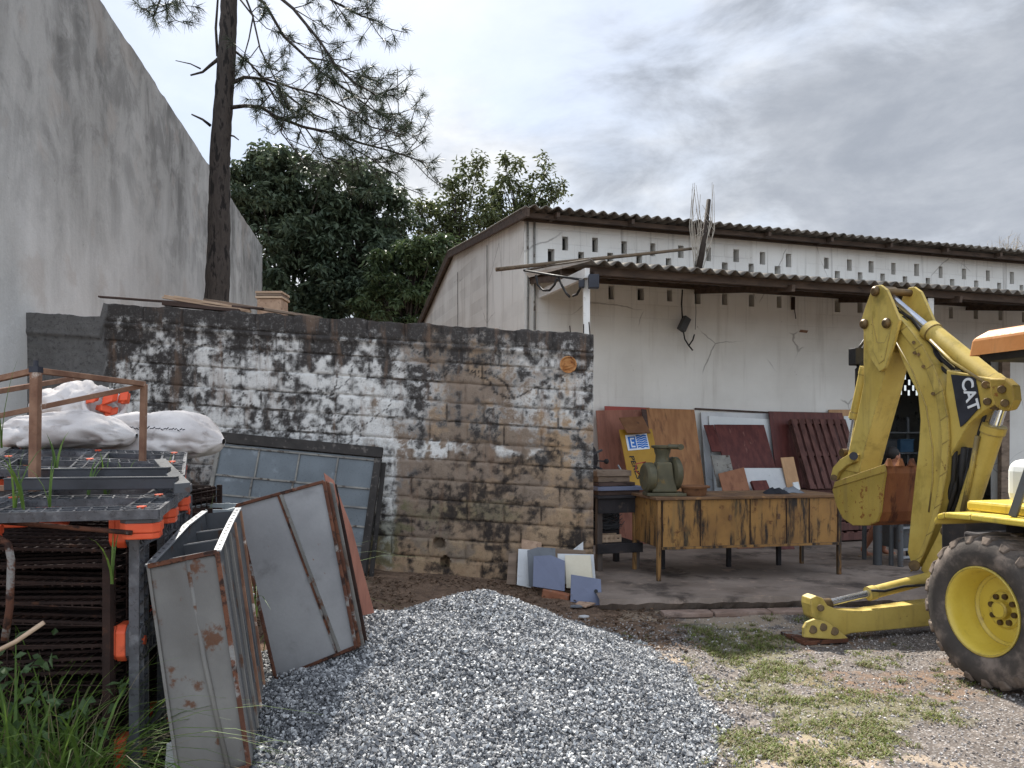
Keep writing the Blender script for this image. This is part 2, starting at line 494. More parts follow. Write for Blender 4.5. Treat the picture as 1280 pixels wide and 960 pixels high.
def worn(m, colr, radius=0.02, amount=0.8, lo=0.02, hi=0.12):
    """bare, chipped metal on the outer edges"""
    nt = m.node_tree
    n = NT(nt)
    b = [x for x in nt.nodes if x.type == 'BSDF_PRINCIPLED'][0]
    src = b.inputs['Base Color'].links[0].from_socket
    bv = n('Bevel', {'samples': 4}, Radius=radius)
    geo = n('NewGeometry')
    dt = n('VectorMath', {'operation': 'DOT_PRODUCT'}, i0=bv.outputs[0], i1=geo.outputs['True Normal'])
    e = n.math('SUBTRACT', 1.0, dt.outputs['Value'])
    co = n('TexCoord').outputs['Object']
    jit = n.noise(co, 26, 6, 0.7)
    e = n.ramp(n.math('ADD', e, n.math('MULTIPLY', n.math('SUBTRACT', jit, 0.56), 0.30)), lo, hi)
    # run-off grime in soft vertical streaks
    st = n.noise(n('Mapping', Vector=co, Scale=(9, 9, 0.8)).outputs[0], 1.0, 6, 0.65)
    g = n.math('MULTIPLY', n.ramp(st, 0.52, 0.74), 0.45)
    c1 = n.mix(g, src, (0.16, 0.115, 0.05))
    out = n.mix(n.math('MULTIPLY', e, amount), c1, colr)
    n.put(b, 'Base Color', out)


for k_, c_ in (('cat_yellow', (0.10, 0.075, 0.045)), ('cat_orange', (0.10, 0.07, 0.04)), ('fender_yellow', (0.14, 0.10, 0.05)), ('bucket_yellow', (0.13, 0.075, 0.04)), ('bench_yellow', (0.07, 0.045, 0.03)), ('canopy_orange', (0.22, 0.12, 0.06))):
    worn(M[k_], c_)


def leafmat(name, dark, light, rough=0.55, trans=0.25, sheen=None):
    m, n, b = newmat(name)
    rnd = n('NewGeometry').outputs['Random Per Island']
    co = n('TexCoord').outputs['Object']
    big = n.noise(co, 0.9, 3)
    colr = n.mix(n.math('ADD', n.math('MULTIPLY', rnd, 0.65), n.math('MULTIPLY', n.math('SUBTRACT', big, 0.35), 0.8), True), dark, light)
    n.put(b, 'Base Color', colr)
    b.inputs['Roughness'].default_value = rough
    b.inputs['Specular IOR Level'].default_value = 0.35
    tr = n('BsdfTranslucent', Color=colr)
    mx = n('MixShader', i0=trans, i1=b.outputs[0], i2=tr.outputs[0])
    out = [x for x in n.nt.nodes if x.type == 'OUTPUT_MATERIAL'][0]
    n.nt.links.new(mx.outputs[0], out.inputs[0])
    return m


M['leaf_dark'] = leafmat('dark_leaves', (0.02, 0.036, 0.02), (0.12, 0.15, 0.085))
M['leaf_mid'] = leafmat('mid_green_leaves', (0.025, 0.045, 0.018), (0.095, 0.125, 0.05))
M['leaf_light'] = leafmat('olive_leaves', (0.045, 0.06, 0.022), (0.13, 0.145, 0.06), trans=0.35)
M['needle'] = leafmat('pine_needles', (0.022, 0.035, 0.02), (0.08, 0.095, 0.05), trans=0.15)
M['grass_green'] = leafmat('green_grass', (0.075, 0.105, 0.02), (0.22, 0.25, 0.065), trans=0.35)
M['grass_dry'] = leafmat('dry_grass', (0.12, 0.095, 0.05), (0.30, 0.25, 0.14), trans=0.3)
M['grass_tall'] = leafmat('tall_grass_blades', (0.05, 0.10, 0.018), (0.17, 0.26, 0.05), trans=0.4)
M['weed'] = leafmat('weed_leaves', (0.03, 0.06, 0.02), (0.09, 0.14, 0.05), trans=0.3)
M['litter'] = leafmat('dead_leaves', (0.06, 0.035, 0.022), (0.20, 0.13, 0.08), trans=0.05)


def stonemat(name, ramp):
    m, n, b = newmat(name)
    rnd = n('NewGeometry').outputs['Random Per Island']
    cr = n('ValToRGB', Fac=rnd)
    el = cr.color_ramp.elements
    while len(el) < len(ramp): el.new(0.5)
    for e, (p, c) in zip(el, ramp):
        e.position = p
        e.color = tuple(c) + (1,)
    fine = n.noise(n('TexCoord').outputs['Object'], 90, 4)
    colr = n.mix(0.4, cr.outputs[0], n.mix(fine, (0.3, 0.3, 0.3), (0.72, 0.72, 0.72)), 'OVERLAY')
    n.put(b, 'Base Color', colr)
    b.inputs['Roughness'].default_value = 0.85
    return m


M['gravel'] = stonemat('crushed_stone', [(0.0, (0.07, 0.072, 0.076)), (0.35, (0.145, 0.147, 0.153)), (0.68, (0.28, 0.281, 0.283)), (0.88, (0.47, 0.468, 0.46)), (1.0, (0.58, 0.575, 0.56))])
M['pebble'] = stonemat('yard_pebbles', [(0.0, (0.10, 0.085, 0.075)), (0.4, (0.24, 0.215, 0.20)), (0.75, (0.36, 0.33, 0.31)), (1.0, (0.52, 0.49, 0.46))])

# ------------------------------------------------------------------ the ground
def ground():
    xs = np.concatenate([[-300, -120, -60, -30, -15, -10, -8], np.arange(-6.5, 8.6, 0.06), [10, 14, 20, 40, 100, 300]])
    ys = np.concatenate([[-100, -30, -10, -3, 0], np.arange(1.5, 12.0, 0.06), [13, 15, 18, 22, 30, 50, 100, 300]])
    X, Y = np.meshgrid(xs, ys, indexing='ij')
    inn = sstep(-6.5, -5, X) * sstep(8.5, 7, X) * sstep(1.5, 2.5, Y) * sstep(12, 11, Y)
    Z = ground_h(X, Y) + inn * ((fbm(X * 1.3, Y * 1.3, 3, 2) - 0.5) * 0.05 + (fbm(X * 6, Y * 6, 3, 5) - 0.5) * 0.03) - 0.005
    # worn track under the machine's wheel
    # masks: soil (brown) / gravel (grey) / green
    soil = sstep(6.3, 7.6, Y + 0.25 * X + (fbm(X * 1.5, Y * 1.5, 4, 9) - .5) * 2.4) * sstep(2.2, 0.9, X + (fbm(X * 2, Y * 2, 3, 4) - .5))
    soil = np.maximum(soil, sstep(0.56, 0.68, fbm(X * 0.9 + 3, Y * 1.6, 4, 21)) * 0.5 * sstep(1.4, 2.4, X))
    soil = np.maximum(soil, sstep(-0.8, -1.6, X))
    dry = sstep(0.52, 0.66, fbm(X * 1.2, Y * 1.4, 4, 33)) * sstep(0.7, 1.2, X) * sstep(3.6, 2.2, X)
    green = green_mask(X, Y)
    A = np.stack([soil, green, dry, np.ones_like(soil)], -1).reshape(-1, 4)
    V = np.stack([X, Y, Z], -1).reshape(-1, 3)
    m, n, b = newmat('yard_ground')
    at = n('Attribute', {'attribute_name': 'cover'})
    sp = n('SeparateColor', i0=at.outputs['Color'])
    co = n('TexCoord').outputs['Object']
    f1 = n.noise(co, 9, 8, 0.65)
    f2 = n.noise(co, 70, 6, 0.7)
    vo = n('TexVoronoi', Vector=co, Scale=52.0, Randomness=1.0)
    peb = n.mix(n('SeparateColor', i0=vo.outputs['Color']).outputs[0], (0.17, 0.155, 0.147), (0.47, 0.447, 0.43))
    edge = n.ramp(vo.outputs['Distance'], 0.0, 0.6)
    peb = n.mix(edge, peb, (0.10, 0.085, 0.075))
    grav = n.mix(n.ramp(f1, 0.48, 0.75), peb, (0.235, 0.20, 0.175))
    soilc = n.mix(n.ramp(f1, 0.3, 0.7), (0.085, 0.055, 0.038), (0.19, 0.125, 0.085))
    soilc = n.mix(n.ramp(f2, 0.55, 0.68), soilc, (0.30, 0.235, 0.18))
    sm = n.ramp(n.math('ADD', sp.outputs[0], n.math('MULTIPLY', n.math('SUBTRACT', f1, 0.5), 0.9)), 0.35, 0.65)
    colr = n.mix(sm, grav, soilc)
    dm = n.ramp(n.math('ADD', sp.outputs[2], n.math('MULTIPLY', n.math('SUBTRACT', f1, 0.5), 0.8)), 0.45, 0.8)
    colr = n.mix(n.math('MULTIPLY', dm, 0.7), colr, n.mix(f2, (0.22, 0.16, 0.11), (0.46, 0.38, 0.29)))
    gm = n.ramp(n.math('ADD', sp.outputs[1], n.math('MULTIPLY', n.math('SUBTRACT', f1, 0.5), 1.0)), 0.4, 0.75)
    colr = n.mix(n.math('MULTIPLY', gm, 0.32), colr, n.mix(f2, (0.10, 0.11, 0.035), (0.27, 0.25, 0.10)))
    n.put(b, 'Base Color', colr)
    b.inputs['Roughness'].default_value = 0.95
    b.inputs['Specular IOR Level'].default_value = 0.15
    bp = n('Bump', Strength=0.6, Distance=0.02)
    n.put(bp, 'Height', n.math('ADD', n.math('MULTIPLY', edge, -0.6), n.math('MULTIPLY', f2, 0.6)))
    n.put(b, 'Normal', bp)
    o = npmesh('ground', V, gridfaces(len(xs), len(ys)), m, smooth=True, attrs={'cover': A})
    tag(o, 'bare earth and gravel yard floor', kind='structure')


def green_mask(X, Y):
    """0..1: where short grass grows in the yard"""
    n1 = fbm(X * 1.6, Y * 1.9, 4, 41)
    region = sstep(1.0, 1.5, X - 0.1 * (Y - 5)) * sstep(3.7, 2.2, X) * sstep(8.0, 7.0, Y)
    region = np.maximum(region, 0.75 * sstep(0.8, 1.3, X) * sstep(2.8, 1.8, X) * sstep(6.2, 6.6, Y) * sstep(7.6, 7.2, Y))
    return region * sstep(0.40, 0.62, n1)


ground()


def uv_wall_noise(n, co):
    return n.noise(co, 3, 7), n.noise(co, 24, 8, 0.68), n.noise(co, 90, 4, 0.6)


# concrete slab under the canopy, with a broken front edge
def slab():
    m = weather('oily_slab_concrete', (0.15, 0.115, 0.092), (0.25, 0.20, 0.165), 1.6, (0.06, 0.046, 0.038), 1.8, (0.48, 0.66), rough=0.9, bump=0.6, bs=24, c4=(0.30, 0.225, 0.175), s4=5, t4=(0.56, 0.7))
    mb = MB()
    n = 150
    top, bot = [], []
    x0 = 0.9
    for i in range(n + 1):
        x = x0 + 9.6 * i / n
        y = 7.87 + 0.068 * (x - x0) + float(fbm(x * 2.5, 3.0, 4, 8) - 0.5) * 0.16
        top.append((x, y, 0.12)); bot.append((x, y + 0.10 + 0.05 * random.random(), -0.06))
    back = [(x, 13.0 + 0.3054 * (x - 3.46) + 0.4, 0.12) for x, _, _ in top]
    N = n + 1
    mid = [(t[0], t[1] + 0.03, 0.12) for t in top]
    front = [(t[0], t[1], 0.060 + 0.02 * random.random()) for t in top]
    vs = bot + front + mid + back
    fs = []
    for r in range(3):
        for i in range(n):
            fs.append((r * N + i, r * N + i + 1, (r + 1) * N + i + 1, (r + 1) * N + i))
    mb.add(vs, fs)
    tag(mb.build('concrete_slab', m), 'oily concrete slab under the canopy', kind='structure')
    # flat edging stones set in the earth along the slab
    mk = weather('edging_stone', (0.20, 0.135, 0.105), (0.30, 0.22, 0.18), 5, (0.14, 0.10, 0.08), 9, (0.5, 0.7), rough=0.95, bump=0.4)
    kb = MB()
    x = 1.5
    while x < 8:
        L = random.uniform(0.35, 0.6)
        y = 7.87 + 0.068 * (x - x0) - 0.17
        kb.box((x + L / 2, y + random.uniform(-.02, .02), 0.012), (L - 0.015, 0.17, 0.05), (1, 0.06 + random.uniform(-.03, .03), 0), (-0.06, 1, 0), (0, 0, 1))
        x += L
    tag(kb.build('kerb', mk, bevel=0.012), kind='structure')


slab()


# ------------------------------------------------------------------ the stained block wall
WY = 9.09                       # front face
WS = 0.065                      # slope of the courses
WX1 = 0.966                     # free end
WX0 = -5.76                     # end at the tall wall


def wall_sh(px, py):
    x = (px - 640) * WY / F
    z = CAM_Z + (HY - py) * WY / F
    s = WX1 - x
    return s, z - WS * s


def block_wall():
    d = 0.02
    s = np.arange(0, WX1 - WX0 + d, d)
    h = np.arange(-0.3, 3.0 + 1e-6, d)
    Sg, H = np.meshgrid(s, h, indexing='ij')
    wob = lambda k, a: (fbm(Sg * 3, H * 3, 4, k) - 0.5) * a
    ch, cw = 0.232, 0.44
    hh = H + wob(1, 0.03)
    ci = np.floor(hh / ch)
    fh = hh / ch - ci
    ss = Sg + wob(2, 0.04) + np.where(ci % 2 == 0, 0, cw / 2) + 0.05 * np.sin(ci * 12.9)
    cj = np.floor(ss / cw)
    fs = ss / cw - cj
    jd = np.minimum(np.minimum(fh, 1 - fh) * ch, np.minimum(fs, 1 - fs) * cw)      # distance to a joint
    joint = 1 - sstep(0.004, 0.022, jd)
    blockrnd = _tab[(ci.astype(int) * 7 + 3) % 256, (cj.astype(int) * 13 + ci.astype(int) * 5) % 256]
    n_big = fbm(Sg * 0.8 + 5, H * 1.2, 5, 51)
    n_mid = fbm(Sg * 3.1, H * 3.5, 5, 52)
    n_fin = fbm(Sg * 11, H * 11, 4, 53)
    n_xf = fbm(Sg * 23, H * 23, 2, 57)
    streak = fbm(Sg * 7, H * 0.9, 4, 54)
    xpx = (WX1 - Sg) * F / WY + 640
    Zr = H + WS * Sg
    ypx = HY - (Zr - CAM_Z) * F / WY
    # where rendering / paint is left
    paint = sstep(0.40, 0.66, 0.30 * n_mid + 0.24 * n_big + 0.2 * streak + 0.17 * n_fin + 0.12 * n_xf
                  + 0.20 * sstep(560, 420, xpx) * sstep(570, 520, ypx) - 0.14 * sstep(500, 560, xpx) * sstep(520, 640, ypx)
                  - 0.10 * sstep(640, 700, ypx) + 0.05 * sstep(600, 660, xpx) * sstep(560, 470, ypx))
    blot = lambda cx, cy, rx, ry, k=0: 1 - sstep(0.5, 1.25, np.sqrt(((xpx - cx) / rx) ** 2 + ((ypx - cy) / ry) ** 2) + (n_fin - .5) * 1.0 + (n_mid - .5) * 1.3)
    paint = np.maximum(paint, 0.95 * blot(489, 470, 13, 52))
    paint = np.maximum(paint, 0.95 * blot(484, 610, 12, 95) * sstep(.28, .45, .5 * n_fin + .5 * n_mid))
    paint = np.maximum(paint, 0.9 * blot(535, 560, 50, 13) * sstep(.3, .5, n_fin))
    paint = np.maximum(paint, 0.75 * blot(640, 563, 55, 12) * sstep(.38, .56, n_mid))
    paint = np.maximum(paint, 0.8 * blot(690, 440, 40, 22))
    paint = np.maximum(paint, 0.85 * blot(440, 540, 45, 22))
    # pale vertical run
    tan = np.zeros_like(Sg)
    tan = np.maximum(tan, blot(232, 470, 8, 45))
    tan = np.maximum(tan, 0.5 * sstep(0.5, 0.65, n_mid + 0.14 * sstep(500, 640, xpx)))
    tan = np.maximum(tan, 0.9 * sstep(610, 715, ypx + 40 * (n_big - .5)) * sstep(0.3, 0.55, n_mid + .1))
    tan = np.maximum(tan, 0.8 * blot(700, 680, 45, 45))
    tan = np.maximum(tan, 0.7 * blot(705, 540, 28, 90))
    # black mould
    mold = sstep(0.38, 0.70, 0.28 * n_mid + 0.30 * n_fin + 0.2 * n_xf + 0.24 * streak + 0.09 * sstep(470, 400, ypx - 0.06 * (xpx - 100)) + 0.02 * (blockrnd - 0.5)
                 + 0.05 * sstep(400, 150, xpx))
    mold = np.maximum(mold, 0.8 * joint * sstep(0.36, 0.6, 0.6 * n_mid + 0.4 * n_fin + 0.05))
    for a in ((575, 620, 62, 34), (520, 655, 45, 20), (640, 600, 40, 40), (170, 440, 60, 30), (300, 540, 95, 16), (400, 490, 30, 40), (705, 490, 16, 30),
              (215, 520, 40, 26), (110, 470, 26, 26), (560, 640, 40, 22), (350, 455, 40, 14), (250, 520, 20, 30), (450, 470, 14, 26), (620, 655, 60, 20), (690, 560, 25, 30)):
        mold = np.maximum(mold, 0.9 * blot(*a) * sstep(0.34, 0.60, 0.35 * n_mid + 0.4 * n_fin + 0.25 * n_xf))
    drip = fbm(Sg * 14, H * 0.7, 4, 66)
    mold = np.maximum(mold, 0.75 * sstep(0.52, 0.70, drip) * sstep(1.4, 2.7, H + (n_mid - .5) * 1.5))
    # traces of creepers
    rr = random.Random(5)
    for st in ((170, 470), (330, 440), (345, 545), (410, 500), (215, 455), (130, 520), (300, 430), (375, 560), (440, 560), (530, 480), (640, 500)):
        for br in range(3):
            x, y = st
            ang = rr.uniform(0.6, 2.5)
            wd = rr.uniform(2.2, 3.6)
            for k in range(rr.randint(14, 30)):
                ang += rr.uniform(-0.5, 0.5)
                ang = max(0.1, min(3.0, ang))
                x -= math.cos(ang) * 4.2; y -= math.sin(ang) * 3.4
                if y < 400: break
                sc, hc = wall_sh(x, y)
                i, j = int(sc / d), int((hc + 0.3) / d)
                if 2 < i < len(s) - 3 and 2 < j < len(h) - 3:
                    r_ = wd * WY / F
                    sub = np.s_[i - 2:i + 3, j - 2:j + 3]
                    dist = np.hypot(Sg[sub] - sc, H[sub] - hc)
                    mold[sub] = np.maximum(mold[sub], 0.9 * (1 - sstep(r_ * 0.3, r_ * 1.0, dist)))
                wd = max(1.2, wd * 0.985)
    top = sstep(2.66, 2.86, H + (n_fin - .5) * 0.22 + (streak - .5) * 0.30 - 0.07 * sstep(2.5, 0.3, Sg))
    green = 0.9 * blot(478, 670, 26, 34) + 0.5 * blot(590, 640, 90, 22) + 0.35 * blot(560, 690, 70, 25) + 0.4 * blot(190, 545, 50, 18)
    cement = sstep(0.50, 0.56, sstep(5.45, 5.95, Sg + 0.35 * (fbm(H * 2.0, Sg * 2, 4, 3) - .5)))
    cement = np.maximum(cement, 0)
    # relief
    disp = -0.022 * joint * (1 - cement) - 0.012 * (n_mid - 0.5) - 0.010 * (n_fin - 0.5) - 0.004 * (blockrnd - .5) * 3
    disp += 0.008 * paint * (1 - joint * 0.5)
    disp += 0.035 * sstep(2.70, 2.74, H)                       # coping stands proud
    hole = np.maximum(1 - sstep(0.8, 1.1, np.hypot((xpx - 549) / 7, (ypx - 680) / 6) + (n_fin - .5)),
                      1 - sstep(0.8, 1.1, np.hypot((xpx - 556) / 6, (ypx - 704) / 8) + (n_fin - .5)))
    disp -= 0.14 * hole
    edge_chip = sstep(0.07, 0.0, Sg + (n_fin - .5) * 0.08)
    disp -= 0.03 * edge_chip
    ztop = np.where(h >= 2.99, 1.0, 0.0)[None, :] * (fbm(Sg * 5, 0 * H + 2, 4, 61) - 0.6) * 0.07
    # lower step at the cement end
    step = sstep(5.78, 5.82, Sg)
    Hs = H * (1 - step * 0.055)
    X = WX1 - Sg
    Yv = WY - disp
    Zv = Hs + WS * Sg + ztop
    nu, nv = len(s), len(h)
    front = np.stack([X, Yv, Zv], -1).reshape(-1, 3)
    # back, top and end: a second coarse sheet of columns
    T = 0.2
    back = np.stack([X, np.full_like(X, WY + T), Zv], -1).reshape(-1, 3)
    V = np.concatenate([front, back])
    n0 = nu * nv
    fr = gridfaces(nu, nv)[:, ::-1]
    bk = gridfaces(nu, nv) + n0
    it = np.arange(nu - 1) * nv + nv - 1
    tp = np.stack([it, it + n0, it + nv + n0, it + nv], 1)
    ie = np.arange(nv - 1)
    en = np.stack([ie, ie + n0, ie + 1 + n0, ie + 1], 1)
    en2 = np.stack([ie + (nu - 1) * nv, ie + 1 + (nu - 1) * nv, ie + 1 + (nu - 1) * nv + n0, ie + (nu - 1) * nv + n0], 1)
    Fq = np.concatenate([fr, bk, tp, en, en2])
    A = np.stack([np.maximum(mold, top * 0.97), paint, tan, np.clip(green, 0, 1)], -1).reshape(-1, 4)
    B = np.stack([cement, joint * (1 - cement), blockrnd, top], -1).reshape(-1, 4)
    A = np.concatenate([A, A]); B = np.concatenate([B, B])

    m, n, b = newmat('stained_block_wall')
    a1 = n('Attribute', {'attribute_name': 'stain'})
    a2 = n('Attribute', {'attribute_name': 'fabric'})
    s1 = n('SeparateColor', i0=a1.outputs['Color'])
    s2 = n('SeparateColor', i0=a2.outputs['Color'])
    co = n('TexCoord').outputs['Object']
    f0, f1, f2 = n.noise(co, 6, 7, 0.6), n.noise(co, 22, 8, 0.7), n.noise(co, 75, 5, 0.65)
    jit = lambda src, amt, lo, hi: n.ramp(n.math('ADD', src, n.math('MULTIPLY', n.math('SUBTRACT', n.math('ADD', n.math('MULTIPLY', f1, 0.6), n.math('MULTIPLY', f2, 0.4)), 0.5), amt)), lo, hi)
    base = n.mix(f1, (0.145, 0.108, 0.08), (0.30, 0.23, 0.172))
    base = n.mix(n.math('MULTIPLY', s2.outputs[2], 0.35), base, (0.24, 0.185, 0.15))
    base = n.mix(jit(s1.outputs[2], 1.0, 0.25, 0.75), base, n.mix(f0, (0.27, 0.17, 0.10), (0.42, 0.31, 0.20)))
    white = n.mix(f1, (0.50, 0.48, 0.45), (0.76, 0.74, 0.70))
    colr = n.mix(jit(s1.outputs[1], 2.0, 0.12, 0.88), base, white)
    colr = n.mix(n.math('MULTIPLY', jit(a1.outputs['Alpha'], 1.0, 0.25, 0.7), 0.6), colr, n.mix(f1, (0.075, 0.08, 0.03), (0.16, 0.16, 0.075)))
    colr = n.mix(n.math('MULTIPLY', jit(s1.outputs[0], 2.1, 0.17, 0.98), 0.965), colr, n.mix(f2, (0.012, 0.010, 0.010), (0.048, 0.040, 0.036)))
    cem = n.mix(f0, (0.095, 0.09, 0.086), (0.17, 0.163, 0.155))
    cem = n.mix(n.ramp(f1, 0.5, 0.7), cem, (0.065, 0.062, 0.06))
    sp_ = n.math('MULTIPLY', n.ramp(n.noise(co, 42, 6, 0.75), 0.56, 0.66), n.ramp(f0, 0.36, 0.6))
    colr = n.mix(n.math('MULTIPLY', sp_, 0.7), colr, (0.035, 0.028, 0.024))
    rs = n.noise(n('Mapping', Vector=co, Scale=(5, 5, 0.8)).outputs[0], 1.3, 6, 0.65)
    colr = n.mix(n.math('MULTIPLY', n.ramp(rs, 0.52, 0.7), 0.5), colr, n.mix(f1, (0.14, 0.085, 0.055), (0.26, 0.17, 0.115)))
    colr = n.mix(n.math('MULTIPLY', s2.outputs[0], 0.96), colr, cem)
    n.put(b, 'Base Color', colr)
    b.inputs['Roughness'].default_value = 0.95
    b.inputs['Specular IOR Level'].default_value = 0.15
    bp = n('Bump', Strength=0.7, Distance=0.012)
    n.put(bp, 'Height', n.math('ADD', f1, n.math('MULTIPLY', f2, 0.6)))
    n.put(b, 'Normal', bp)
    o = npmesh('block_wall', V, Fq, m, smooth=True, attrs={'stain': A, 'fabric': B})
    tag(o, 'mould stained concrete block wall with peeling white paint behind the rubble', 'wall')
    o.data.set_sharp_from_angle(angle=math.radians(50))
    # rusty round cover near the free end
    c = P(710, 456, WY - 0.03)
    mb = MB()
    mb.lathe([(0.0, 0.0), (0.0, 0.085), (-0.03, 0.098), (-0.045, 0.1), (-0.045, 0.09), (-0.02, 0.075), (-0.01, 0.0)], c, (0, 1, 0), 28)
    mb.bar(c + Vector((-.05, -.03, -.05)), c + Vector((.05, -.03, -.02)), 0.02)
    mb.bar(c + Vector((-.05, -.03, -.02)), c + Vector((.04, -.035, .0)), 0.015)
    tag(mb.build('round_cover', weather('rusty_cover', hexc('#9a6436'), hexc('#b98a5a'), 9, hexc('#6b3f22'), 12, (0.5, 0.65), rough=0.85, bump=0.3), o, smooth='auto'), 'rusty round cover')
    for px in (714, 729.5, 738):
        t = MB()
        b0 = P(px, 421, WY + 0.1)
        t.tube([b0 - Vector((0, 0, .05)), b0 + Vector((random.uniform(-.02, .01), 0, 0.13 + random.random() * .05))], 0.007, 6)
        t.build('rebar_stub', M['rust_dark'], o)
    return o


BLOCKWALL = block_wall()


# ------------------------------------------------------------------ tall concrete wall of the neighbour
def tall_wall():
    Y1 = 11.4
    wx = lambda y: -0.373 * Y1 - 0.163 * y
    zt = CAM_Z + 545 * Y1 / F
    m, n, b = newmat('streaked_render')
    co = n('TexCoord').outputs['Object']
    big = n.noise(co, 0.55, 6, 0.6)
    st = n.noise(n('Mapping', Vector=co, Scale=(0.8, 0.8, 0.22)).outputs[0], 0.9, 8, 0.66, 0.4)
    st2 = n.noise(n('Mapping', Vector=co, Scale=(1.2, 1.2, 0.3)).outputs[0], 1.0, 8, 0.68, 0.3)
    fi = n.noise(co, 24, 6, 0.65)
    z = n('SeparateXYZ', i0=co).outputs[2]
    colr = n.mix(n.ramp(big, 0.3, 0.7), (0.55, 0.53, 0.495), (0.67, 0.65, 0.615))
    colr = n.mix(n.math('MULTIPLY', n.ramp(st, 0.50, 0.76), 0.38), colr, (0.26, 0.25, 0.235))
    up = n.ramp(n.math('ADD', z, n.math('MULTIPLY', st2, 5.0)), 4.8, 10.2)
    colr = n.mix(n.math('MULTIPLY', up, n.math('ADD', 0.32, n.math('ADD', n.math('MULTIPLY', n.ramp(st, 0.38, 0.66), 0.25), n.math('MULTIPLY', n.ramp(n.noise(co, 1.3, 8, 0.68, 0.5), 0.42, 0.62), 0.33)))), colr, (0.105, 0.10, 0.092))
    spots = n.ramp(n.noise(co, 5.0, 8, 0.7), 0.66, 0.72)
    colr = n.mix(n.math('MULTIPLY', spots, 0.6), colr, (0.14, 0.12, 0.10))
    colr = n.mix(n.math('MULTIPLY', n.ramp(n.noise(co, 1.2, 4), 0.56, 0.66), 0.35), colr, (0.42, 0.36, 0.31))
    colr = n.mix(0.3, colr, n.mix(fi, (0.3, 0.3, 0.3), (0.7, 0.7, 0.7)), 'OVERLAY')
    n.put(b, 'Base Color', colr)
    b.inputs['Roughness'].default_value = 0.95
    bp = n('Bump', Strength=0.35, Distance=0.02)
    n.put(bp, 'Height', n.math('ADD', fi, n.math('MULTIPLY', n.noise(co, 2.5, 4), 1.2)))
    n.put(b, 'Normal', bp)
    ys = np.arange(6.0, 26.3, 0.15)
    mb = MB()
    pts = []
    for y in ys:
        pts.append((wx(y), y, zt + float(fbm(y * 3, 1.0, 4, 70) - .5) * 0.08))
    dn = Vector((-0.987, -0.161, 0)) * 0.25
    vs = []
    for p in pts:
        p = Vector(p)
        vs += [Vector((p.x, p.y, -0.3)), p, p + dn, Vector((p.x + dn.x, p.y + dn.y, -0.3))]
    fs = []
    for i in range(len(pts) - 1):
        a, c = i * 4, i * 4 + 4
        fs += [(a, a + 1, c + 1, c), (a + 1, a + 2, c + 2, c + 1), (a + 2, a + 3, c + 3, c + 2)]
    L = (len(pts) - 1) * 4
    fs += [(0, 3, 2, 1), (L, L + 1, L + 2, L + 3)]
    mb.add(vs, fs)
    o = mb.build('concrete_wall', m)
    tag(o, 'tall bare grey rendered wall with dark streaks rising behind the pine', 'wall')


tall_wall()

# ------------------------------------------------------------------ the long white building
U = Vector((math.cos(math.radians(17)), math.sin(math.radians(17)), 0))      # along the facade
NO = Vector((U.y, -U.x, 0))                                                  # out of the facade, to the yard
FC = Vector((0.19, 12.0, 0))                                                 # facade corner


def FA(t, d=0.0, z=0.0):
    return FC + U * t + NO * d + Vector((0, 0, z))


def facade_px(px, py, d=0.0):
    p = onplane(px, py, FC + NO * d, NO)
    return (p - FC).dot(U), p.z


